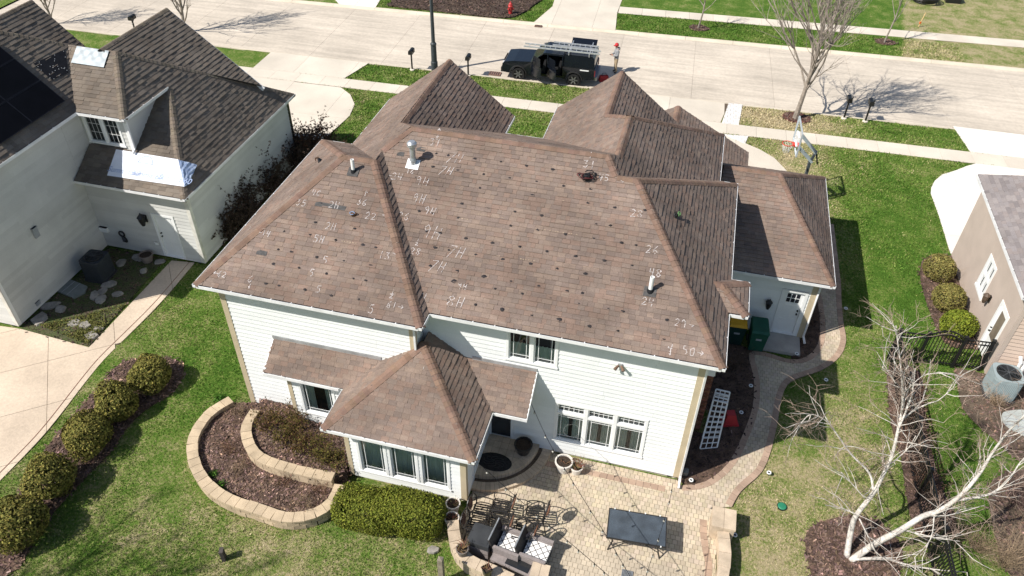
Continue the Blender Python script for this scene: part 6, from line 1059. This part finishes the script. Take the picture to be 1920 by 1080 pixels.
b = MB(); b.lathe([(.10, 1.42), (.13, 1.47), (.12, 1.54), (.08, 1.52)], 12, (-.04, 0, 0)); part('hood', b, HOOD, man, smooth=True)
for s in (-1, 1):
    b = MB(); b.box(.29, s*.04-.035, 1.13, .37, s*.04+.035, 1.16); h_ = part('hand', b, SKIN, man)
    for k, l in enumerate((.055, .07, .075, .065)): b = MB(); yy = s*.04-.03+k*.02; b.tube([(.365, yy, 1.145), (.365+l*.6, yy, 1.15), (.365+l, yy-s*.005, 1.175)], [.009, .008, .007], 5); part('finger', b, SKIN, h_)
    b = MB(); b.tube([(.30, s*.0, 1.15), (.33, -s*.01, 1.19), (.36, -s*.012, 1.2)], [.011, .009, .007], 5); part('thumb', b, SKIN, h_)
b = MB(); b.box(.37, -.035, 1.16, .45, .035, 1.172); tag(put('phone', b.mesh('phone', BLACK)), 'small black phone held by the person behind the pickup', 'phone').matrix_world = Matrix.Translation((x, y, -.1)) @ Matrix.Rotation(math.pi+.5, 4, 'Z')
# ------------------------------------------------------------------ plants
def leafcloud(name, P, N, size, cols, par, m=None, wob=.7, asp=.5):
    """one small quad per leaf, turned towards N with some disorder"""
    k = len(P); N = N+rng.normal(0, wob, (k, 3)); N /= np.linalg.norm(N, axis=1)[:, None]; a = rng.normal(0, 1, (k, 3)); u = np.cross(N, a); u /= np.linalg.norm(u, axis=1)[:, None]; v = np.cross(N, u); s = size*rng.uniform(.6, 1.4, (k, 1)); u = u*s; v = v*s*asp
    V = np.concatenate([P-u, P-v*1.0, P+u, P+v*1.0]); i = np.arange(k); F = np.stack([i, i+k, i+2*k, i+3*k], 1); return put(name, fast(name, V, F, m or LEAF, cols), par)
def lumpy(d, seed, amp):
    r_ = np.random.default_rng(seed); out = np.ones(len(d))
    for _ in range(14): c = r_.normal(0, 1, 3); c /= np.linalg.norm(c); out += amp*r_.uniform(-.6, 1)*np.exp(-((1-d@c)*r_.uniform(3, 14)))
    return out-out.mean()+1
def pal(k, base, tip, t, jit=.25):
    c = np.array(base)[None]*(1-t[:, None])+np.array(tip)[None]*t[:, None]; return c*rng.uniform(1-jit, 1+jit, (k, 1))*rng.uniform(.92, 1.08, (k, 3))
def bush(name, loc, rx, ry, rz, n, leaf, base, tip, label, cat='shrub', group=None, seed=1, amp=.16, power=2., shell=.28, stems=10, holes=.0, flat=0.):
    t = root(name, loc, label, cat, group); d = rng.normal(0, 1, (n, 3)); d /= np.linalg.norm(d, axis=1)[:, None]; d[:, 2] = np.where(d[:, 2] < -.75, -d[:, 2], d[:, 2])
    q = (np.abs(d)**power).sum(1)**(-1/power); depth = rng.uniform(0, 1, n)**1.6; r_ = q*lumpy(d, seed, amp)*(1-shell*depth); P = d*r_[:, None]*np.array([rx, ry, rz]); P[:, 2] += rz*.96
    if holes:
        f = np.sin(P[:, 0]*9/rx*.5+seed)*np.sin(P[:, 1]*9/ry*.5+seed*2)*np.sin(P[:, 2]*9/rz*.5+seed*3); k = f > -1+holes; P, d, depth = P[k], d[k], depth[k]
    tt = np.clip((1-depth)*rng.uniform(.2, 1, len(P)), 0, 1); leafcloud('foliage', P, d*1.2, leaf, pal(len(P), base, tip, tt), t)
    b = MB()
    for i in range(stems): a = i*6.283/stems+rng.uniform(0, .5); z = rz*rng.uniform(.9, 1.5); l = rng.uniform(.3, .7); b.tube([(rx*.08*math.cos(a), ry*.08*math.sin(a), 0), (rx*l*.5*math.cos(a), ry*l*.5*math.sin(a), z*.5), (rx*l*math.cos(a), ry*l*math.sin(a), z)], [.03, .02, .008], 4)
    part('stem', b, BARK, t); return t
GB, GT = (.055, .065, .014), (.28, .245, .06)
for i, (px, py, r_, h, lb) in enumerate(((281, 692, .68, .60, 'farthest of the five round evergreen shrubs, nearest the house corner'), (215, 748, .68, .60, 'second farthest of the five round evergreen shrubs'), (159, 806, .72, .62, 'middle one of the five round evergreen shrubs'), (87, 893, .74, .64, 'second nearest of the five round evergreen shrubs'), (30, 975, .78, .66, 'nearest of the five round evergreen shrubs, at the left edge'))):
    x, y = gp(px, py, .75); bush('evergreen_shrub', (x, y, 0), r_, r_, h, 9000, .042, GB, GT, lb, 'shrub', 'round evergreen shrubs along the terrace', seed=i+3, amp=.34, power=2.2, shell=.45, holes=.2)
hx0, hx1 = gp(640, 935, .4), gp(740, 960, .4)
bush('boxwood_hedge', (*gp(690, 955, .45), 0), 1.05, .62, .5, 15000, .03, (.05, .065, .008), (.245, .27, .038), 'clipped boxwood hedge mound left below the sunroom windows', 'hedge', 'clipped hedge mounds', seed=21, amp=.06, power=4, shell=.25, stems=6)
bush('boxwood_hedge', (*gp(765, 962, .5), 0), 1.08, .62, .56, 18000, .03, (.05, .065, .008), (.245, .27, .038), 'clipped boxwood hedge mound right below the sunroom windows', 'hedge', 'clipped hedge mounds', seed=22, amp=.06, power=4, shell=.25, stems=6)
def twigs(par, P0, n, L_, r_, m, spread=.7, up=1., seg=3, name='twigs', bend=.35, fork=2):
    b = MB()
    def g(p, d, l, r0, k):
        pts = [p]; q = Vector(p); dd = Vector(d)
        for _ in range(seg): dd = (dd+Vector(rng.normal(0, bend*.5, 3))+Vector((0, 0, .06*up))).normalized(); q = q+dd*(l/seg); pts.append(q.copy())
        b.tube(pts, [r0*(1-.75*i/seg) for i in range(seg+1)], 3, False)
        if k > 0:
            for _ in range(fork): i = rng.integers(1, seg+1); g(pts[i], (dd+Vector(rng.normal(0, spread, 3))).normalized(), l*rng.uniform(.45, .75), r0*.55, k-1)
    for i in range(n): a = rng.uniform(0, 6.28); s = rng.uniform(0, 1)**.5; g(Vector(P0)+Vector((math.cos(a)*.12*s, math.sin(a)*.12*s, 0)), Vector((math.cos(a)*spread*s, math.sin(a)*spread*s, 1*up)).normalized(), L_*rng.uniform(.6, 1), r_, 2)
    return part(name, b, m, par)
def twiggy(name, loc, h, n, label, m, spread=.8, leaf=None, nl=0, lsize=.02, group=None, r_=.012, cat='shrub'):
    t = root(name, loc, label, cat, group); twigs(t, (0, 0, 0), n, h, r_, m, spread, name='stems', fork=3)
    if nl:
        me = t.children[0].data; V = np.zeros(len(me.vertices)*3); me.vertices.foreach_get('co', V); V = V.reshape(-1, 3); P = V[rng.integers(0, len(V), nl)]+rng.normal(0, .022, (nl, 3)); leafcloud('leaves', P, rng.normal(0, 1, (nl, 3)), lsize, pal(nl, leaf[0], leaf[1], rng.uniform(0, 1, nl)), t)
    return t
RED = mat('red_brown_twig', (.16, .085, .055), .9, .2, 5); DKT = mat('dark_twig', (.10, .068, .05), .95, .2, 5); TAN = mat('tan_twig', (.30, .22, .145), .9, .2, 5)
for i, (px, py, h, m, lb) in enumerate(((592, 300, 1.7, RED, 'red brown bush at the front end of the row between the houses'), (560, 312, 1.9, DKT, 'dark leafless bush second from the front between the houses'), (515, 362, 1.9, DKT, 'dark leafless bush in the middle of the row between the houses'), (468, 408, 1.8, DKT, 'dark leafless bush fourth from the front between the houses'), (432, 450, 1.6, DKT, 'dark leafless bush nearest the left house corner'))):
    twiggy('leafless_bush', (*gp(px, py), 0), h*.85, 46, lb, m, 1.05, ((.04, .03, .022), (.16, .08, .045) if m is RED else (.10, .066, .045)), 22000, .03, 'bushes between the houses')
for px, py, r_, base, tip, lb, ho in ((1764, 500, .62, (.09, .085, .025), (.31, .27, .085), 'upper of the three clipped shrubs by the beige house, brown below', .35), (1781, 555, .62, (.09, .085, .025), (.31, .27, .08), 'middle of the three clipped shrubs by the beige house, brown below', .35), (1797, 606, .64, (.05, .08, .008), (.26, .30, .035), 'bright green round shrub nearest the black gate', 0)):
    x, y = gp(px, py, .6); t = bush('clipped_shrub', (x, y, 0), r_, r_, .55, 7000, .034, base, tip, lb, 'shrub', 'round shrubs by the beige house', seed=int(px), amp=.08, shell=.3, holes=ho)
    if ho: twigs(t, (0, 0, 0), 26, .75, .009, TAN, .9, name='bare_stems', fork=3)
for i, (px, py, h, lb) in enumerate(((505, 800, .75, 'leafy rose bush nearest the house in the inner bed'), (535, 822, .8, 'rose bush with olive leaves in the middle of the inner bed'), (568, 838, .75, 'red tinged rose bush in the inner bed below the bay window'), (600, 850, .8, 'rose bush beside the sunroom wall in the inner bed'), (548, 800, .8, 'rose bush against the white wall in the inner bed'), (622, 868, .6, 'small rose bush at the right end of the inner bed'))):
    twiggy('rose_bush', (*gp(px, py, .48), .48), h*.75, 22, lb, RED, .9, ((.05, .055, .012), (.20, .16, .04) if i % 2 else (.17, .10, .035)), 1300, .028, 'rose bushes in the inner bed')
for i, (px, py, h, lb) in enumerate(((572, 945, .4, 'dry brown perennial at the lower right of the outer bed'), (535, 905, .35, 'dry brown tuft in the middle of the outer bed'), (450, 880, .3, 'thin reddish stalks on the left of the outer bed'), (430, 845, .3, 'dry tuft beside the bent stake in the outer bed'), (445, 775, .4, 'dry grass tuft at the upper end of the outer bed'), (600, 920, .4, 'dry twiggy clump where the planter walls meet'))): twiggy('dry_perennial', (*gp(px, py, .22), .22), h, 22, lb, RED if i % 2 else TAN, 1.0, ((.09, .06, .03), (.2, .13, .06)), 150, .02, 'dry perennials in the outer bed', .006, 'plant')
for px, py, s, lb in ((400, 890, .16, 'fresh green sprouts at the left of the outer bed'), (415, 912, .2, 'larger fresh green sprouts inside the outer bed wall'), (408, 740, .18, 'green tuft above the top end of the curved planter wall')):
    t = root('green_sprout', (*gp(px, py, .2), .2 if py > 800 else 0), lb, 'plant', 'green sprouts'); n = 260; d = rng.normal(0, 1, (n, 3)); d[:, 2] = np.abs(d[:, 2]); d /= np.linalg.norm(d, axis=1)[:, None]; leafcloud('leaves', d*rng.uniform(.3, 1, (n, 1))*s*np.array([1.2, 1.2, .8]), d, .04, pal(n, (.03, .09, .01), (.10, .22, .03), rng.uniform(0, 1, n)), t, asp=.3)
for px, py, h, m, n, lb in ((1862, 757, .55, TAN, 60, 'dry tan ornamental grass below the right air conditioner'), (1905, 945, 1.5, mat('purple_brown_twig', (.17, .11, .095), .9, .2, 5), 60, 'dense purple brown bush at the right edge'), (1880, 1060, 1.4, TAN, 60, 'tan leafless bush in the lower right corner'), (1700, 790, .9, RED, 34, 'reddish leafless shrub inside the fence corner'), (1712, 850, .9, RED, 34, 'reddish leafless shrub second along the fence'), (1728, 920, 1.0, RED, 36, 'reddish leafless shrub third along the fence'), (1765, 1000, 1.1, MATS['purple_brown_twig'], 40, 'purple brown shrub at the foot of the birch limbs'), (1830, 1030, 1.1, TAN, 40, 'pale dry bush right of the birch trunk'), (1705, 745, .8, RED, 28, 'reddish leafless shrub right behind the gate post'), (1340, 800, .5, DKT, 20, 'dark leafless shrub behind the trellis'), (1375, 690, .7, DKT, 26, 'dark shrub in the shaded bed below the bay'), (1520, 605, .7, DKT, 26, 'dark low shrub beside the garage corner')):
    twiggy('bare_shrub', (*gp(px, py), .03), h*.8, n, lb, m, .85, ((.08, .055, .04), (.19, .12, .085)), 600 if h > .6 else 100, .018, 'leafless shrubs at the edges', .008)
# ------------------------------------------------------------------ trees
def tree(name, base, h, label, mt, mtw, trunk_h, r0, nb, spread, rise=.9, levels=3, twig_n=3, crown_w=1., lean=(0, 0), min_r=.006, group=None):
    t = root(name, (*base, 0), label, 'tree', group); b = MB(); tw = MB(); top = h*.96; ld = []
    for i in range(13): s = i/12; ld.append(Vector((lean[0]*s+.12*math.sin(s*5+base[0]), lean[1]*s+.12*math.cos(s*4+base[1])-.12, top*s)))
    rad = lambda s: r0*((1-s)**.85)+.012; b.tube([ld[0]+Vector((0, 0, -.1))]+ld[1:], [r0*1.45]+[rad(i/12) for i in range(1, 13)], 8); part('trunk', b, mt, t); lb = MB()
    def g(p, d, l, r_, k):
        n = 4 if k > 1 else 3; pts = [Vector(p)]; q = Vector(p); dd = Vector(d)
        for _ in range(n): dd = (dd+Vector(rng.normal(0, .12, 3))+Vector((0, 0, rise*.14))).normalized(); q = q+dd*(l/n); pts.append(q.copy())
        (lb if k > 1 else tw).tube(pts, [max(min_r*.6, r_*(1-.7*i/n)) for i in range(n+1)], 5 if k > 1 else 3, False)
        if k > 0:
            for j in range(twig_n+(k > 1)): i = min(n, 1+int(rng.uniform(.15, 1)*n)); a = rng.normal(0, .55, 3); g(pts[i], (dd+Vector(a)*spread).normalized(), l*rng.uniform(.42, .68), max(min_r, r_*.5), k-1)
    for i in range(nb):
        s = trunk_h/h+(1-trunk_h/h)*(i/nb)**.9*.9; k = s*12; p = ld[int(k)].lerp(ld[min(12, int(k)+1)], k-int(k)); a = i*2.4+rng.uniform(-.4, .4); f = 1-((s-trunk_h/h)/(1-trunk_h/h))
        l = (h*.36*crown_w)*(.35+.75*f)*rng.uniform(.8, 1.15); g(p, Vector((math.cos(a)*spread*1.25, math.sin(a)*spread*1.25, rise)).normalized(), l, rad(s)*.5+.008, levels)
    part('limbs', lb, mt, t); part('twigs', tw, mtw, t); return t
tree('street_tree', gp(1493, 219), 9.0, 'large bare street tree with grey ascending branches by the mailboxes', BARK, TWIG, 1.6, .12, 40, .62, .98, 3, 3, 1.08, min_r=.009)
bed([(gp(1493, 221)[0]+math.cos(a)*.75, gp(1493, 221)[1]+math.sin(a)*.6) for a in np.linspace(0, 6.28, 18)[:-1]], n=900, dark=.9, m=mat('red_mulch', (.15, .06, .045), .97, .3, 4, .4, 40, .8, 30))
tree('street_tree', gp(350, 56), 6.5, 'bare tree behind the gable of the left house', BARK, TWIG, .45, .09, 26, .6, .95, 3, 3, 1., min_r=.010); tree('street_tree', gp(104, 40), 5.0, 'small bare tree in the left parkway at the top edge', BARK, MATS['tan_twig'], .3, .06, 26, .6, .95, 3, 3, 1., min_r=.010)
tree('young_tree', gp(1310, 52), 4.2, 'young bare tree across the street by the far driveway', MATS['grey_bark'], TWIG, 1.2, .05, 10, .6, .9, 2, 2, .9, min_r=.007); tree('young_tree', gp(1660, 78), 4.4, 'young bare tree across the street near the pipe coil', BARK, TWIG, 1.3, .045, 10, .5, 1., 2, 2, .8, min_r=.007)
for px, py in ((1310, 53), (1660, 79)): x, y = gp(px, py); bed([(x+math.cos(a)*.65, y+math.sin(a)*.5) for a in np.linspace(0, 6.28, 16)[:-1]], n=500)
tree('shade_tree', (-19.4, 1.4), 11.0, 'bare tree beyond the lower left corner, shading the lower left lawn', BARK, TWIG, 2., .2, 26, .62, .95, 3, 3, 1.0, min_r=.018)
tree('shade_tree', (-14.0, .6), 9.5, 'bare tree below the bottom edge, shading the lawn by the stake', BARK, TWIG, 2., .18, 24, .62, .95, 3, 3, 1.0, min_r=.018)
# white birch with two leaning stems
BT = root('birch_tree', (*gp(1590, 1046), 0), 'white birch with two leaning stems and bare drooping twigs', 'tree', world=True)
def limb(pts, r0, r1, name, m=BIRCH): P = smooth_line([(*gp(x, y, z), z) for x, y, z in pts], 4); b = MB(); n = len(P); b.tube(P, [r0+(r1-r0)*i/(n-1) for i in range(n)], 8); part(name, b, m, BT, smooth=True); return P
LB = []
LB.append((limb([(1587, 1047, -.05), (1597, 988, .9), (1607, 964, 1.3), (1637, 925, 2.0), (1655, 892, 2.6), (1672, 855, 3.2), (1685, 800, 4.0), (1692, 755, 4.6), (1690, 700, 5.5), (1683, 640, 6.4), (1680, 610, 6.8)], .088, .006, 'stem'), .02))
LB.append((limb([(1593, 1053, -.05), (1640, 1020, .7), (1690, 993, 1.3), (1730, 968, 1.8), (1760, 958, 2.1), (1790, 938, 2.6), (1813, 917, 3.0), (1840, 883, 3.5), (1860, 850, 4.0), (1890, 810, 4.6), (1917, 783, 5.1), (1950, 740, 5.7)], .098, .012, 'stem'), .02))
for pts, r_ in (([(1637, 920, 2.1), (1630, 887, 2.5), (1597, 853, 3.0), (1573, 820, 3.5), (1550, 790, 4.0), (1520, 777, 4.3), (1500, 797, 4.2)], .035), ([(1665, 872, 2.9), (1680, 862, 3.1), (1703, 840, 3.5), (1717, 817, 3.9)], .022), ([(1685, 803, 4.0), (1697, 775, 4.4), (1707, 750, 4.8), (1713, 722, 5.2), (1716, 690, 5.7)], .03), ([(1688, 790, 4.1), (1713, 770, 4.4), (1740, 757, 4.7), (1760, 750, 4.9), (1787, 727, 5.3)], .024), ([(1790, 938, 2.6), (1827, 933, 2.7), (1863, 923, 2.9), (1893, 897, 3.3), (1913, 867, 3.7), (1935, 845, 4.)], .045), ([(1603, 1048, .15), (1663, 1048, .3), (1693, 1057, .35), (1747, 1067, .5), (1813, 1073, .7)], .05), ([(1611, 972, 1.25), (1633, 1017, .9), (1647, 1045, .5)], .022), ([(1606, 966, 1.3), (1580, 953, 1.5), (1547, 947, 1.7)], .018), ([(1735, 966, 1.9), (1773, 967, 2.0), (1847, 947, 2.4)], .02), ([(1622, 935, 1.85), (1600, 910, 2.2), (1577, 885, 2.6)], .016), ([(1690, 993, 1.3), (1740, 1005, 1.3), (1800, 1015, 1.5)], .02), ([(1752, 962, 2.), (1745, 1010, 1.5), (1715, 1045, 1.)], .016), ([(1680, 720, 5.3), (1668, 700, 5.6), (1655, 690, 5.8)], .012), ([(1692, 740, 4.9), (1730, 705, 5.5), (1765, 700, 5.8)], .013)):
    LB.append((limb(pts, r_, .008, 'limb'), .012))
tw = MB(); tw2 = MB()
def bt(p, d, l, r_, k):
    pts = [Vector(p)]; q = Vector(p); dd = Vector(d)
    for i in range(4): dd = (dd+Vector(rng.normal(0, .17, 3))+Vector((0, 0, -.03))).normalized(); q = q+dd*(l/4); pts.append(q.copy())
    (tw2 if k == 2 else tw).tube(pts, [r_, r_*.8, r_*.6, r_*.45, r_*.3], 4 if k == 2 else 3, False)
    if k:
        for _ in range(3): bt(pts[rng.integers(1, 5)], (dd+Vector(rng.normal(0, .55, 3))).normalized(), l*rng.uniform(.45, .7), max(.0055, r_*.55), k-1)
for P, _ in LB:
    n = len(P); L_ = sum(math.dist(P[i], P[i+1]) for i in range(n-1))
    for i in range(int(L_*4.6)+3):
        j = rng.integers(max(1, int(n*.35) if L_ > 4 else 1), n); d = (Vector(P[j])-Vector(P[j-1])).normalized(); bt(P[j], (d*.7+Vector(rng.normal(0, .6, 3))+Vector((0, 0, .15))).normalized(), rng.uniform(.5, 1.25), .013, 2)
part('twigs', tw, BTWIG, BT); part('branchlets', tw2, BIRCH, BT)
# weeds in the sunny half of the left bed
poly = [gp(75, 612), gp(165, 648), gp(240, 570), gp(170, 590)]; P = np.array(poly); p = rng.uniform(P.min(0), P.max(0), (9000, 2)); p = p[inside(p, poly)]; k = (np.sin(p[:, 0]*3.1)*np.cos(p[:, 1]*2.7)+rng.normal(0, .5, len(p))) > -.3; p = p[k]; n = len(p)
o = leafcloud('weeds', np.concatenate([p, rng.uniform(.03, .12, (n, 1))], 1), np.tile([0, 0, 1.], (n, 1)), .035, pal(n, (.06, .075, .015), (.20, .19, .055), rng.uniform(0, 1, n)), None); tag(o, 'low green weeds spreading in the sunny part of the left bed', 'weeds', kind='stuff')
# grass blades over the lawns
NB = 330000; x = rng.uniform(-24, 16, NB*2); y = 7+rng.uniform(0, 1, NB*2)**1.7*47; px, py = proj(np.stack([x, y, 0*x], 1)); ok = (px > -20) & (px < 1940) & (py > -20) & (py < 1100) & ((y < yn(x)-.08) | (y > yf(x)+.08)); x, y = x[ok], y[ok]; pts = np.stack([x, y], 1); ok = np.ones(len(x), bool)
for poly in PAVED+HOUSES: ok &= ~inside(pts+rng.normal(0, .045, pts.shape), poly)
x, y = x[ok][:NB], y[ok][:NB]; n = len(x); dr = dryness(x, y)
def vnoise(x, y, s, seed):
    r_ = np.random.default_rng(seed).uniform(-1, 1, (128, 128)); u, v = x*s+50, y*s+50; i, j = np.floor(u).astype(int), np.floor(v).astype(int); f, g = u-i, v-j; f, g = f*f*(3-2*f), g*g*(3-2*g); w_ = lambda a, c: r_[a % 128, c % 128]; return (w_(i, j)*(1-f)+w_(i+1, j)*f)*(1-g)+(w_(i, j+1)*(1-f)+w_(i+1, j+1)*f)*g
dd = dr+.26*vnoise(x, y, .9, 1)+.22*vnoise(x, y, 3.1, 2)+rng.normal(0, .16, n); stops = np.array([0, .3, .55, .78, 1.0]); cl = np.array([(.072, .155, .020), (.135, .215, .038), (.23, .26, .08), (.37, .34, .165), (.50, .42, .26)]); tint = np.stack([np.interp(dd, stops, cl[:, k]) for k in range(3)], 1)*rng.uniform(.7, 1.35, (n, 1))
a = rng.uniform(0, 6.28, n); far = np.clip((y-12)/30, 0, 1); hgt = rng.uniform(.02, .055, n)*(1+.5*far); wd = rng.uniform(.008, .017, n)*(1+1.6*far); ln = rng.normal(0, .6, (n, 2))*hgt[:, None]; u = np.stack([np.cos(a)*wd, np.sin(a)*wd, 0*a], 1); c = np.stack([x, y, np.full(n, -.01)], 1); V = np.concatenate([c-u, c+u, c+np.stack([ln[:, 0], ln[:, 1], hgt+.01], 1)]); i = np.arange(n)
tag(put('grass', fast('grass', V, np.stack([i, i+n, i+2*n], 1), LEAF, tint)), 'short lawn grass around the houses', 'grass', kind='stuff')
for o in bpy.data.objects:
    if '_w' in o: del o['_w']
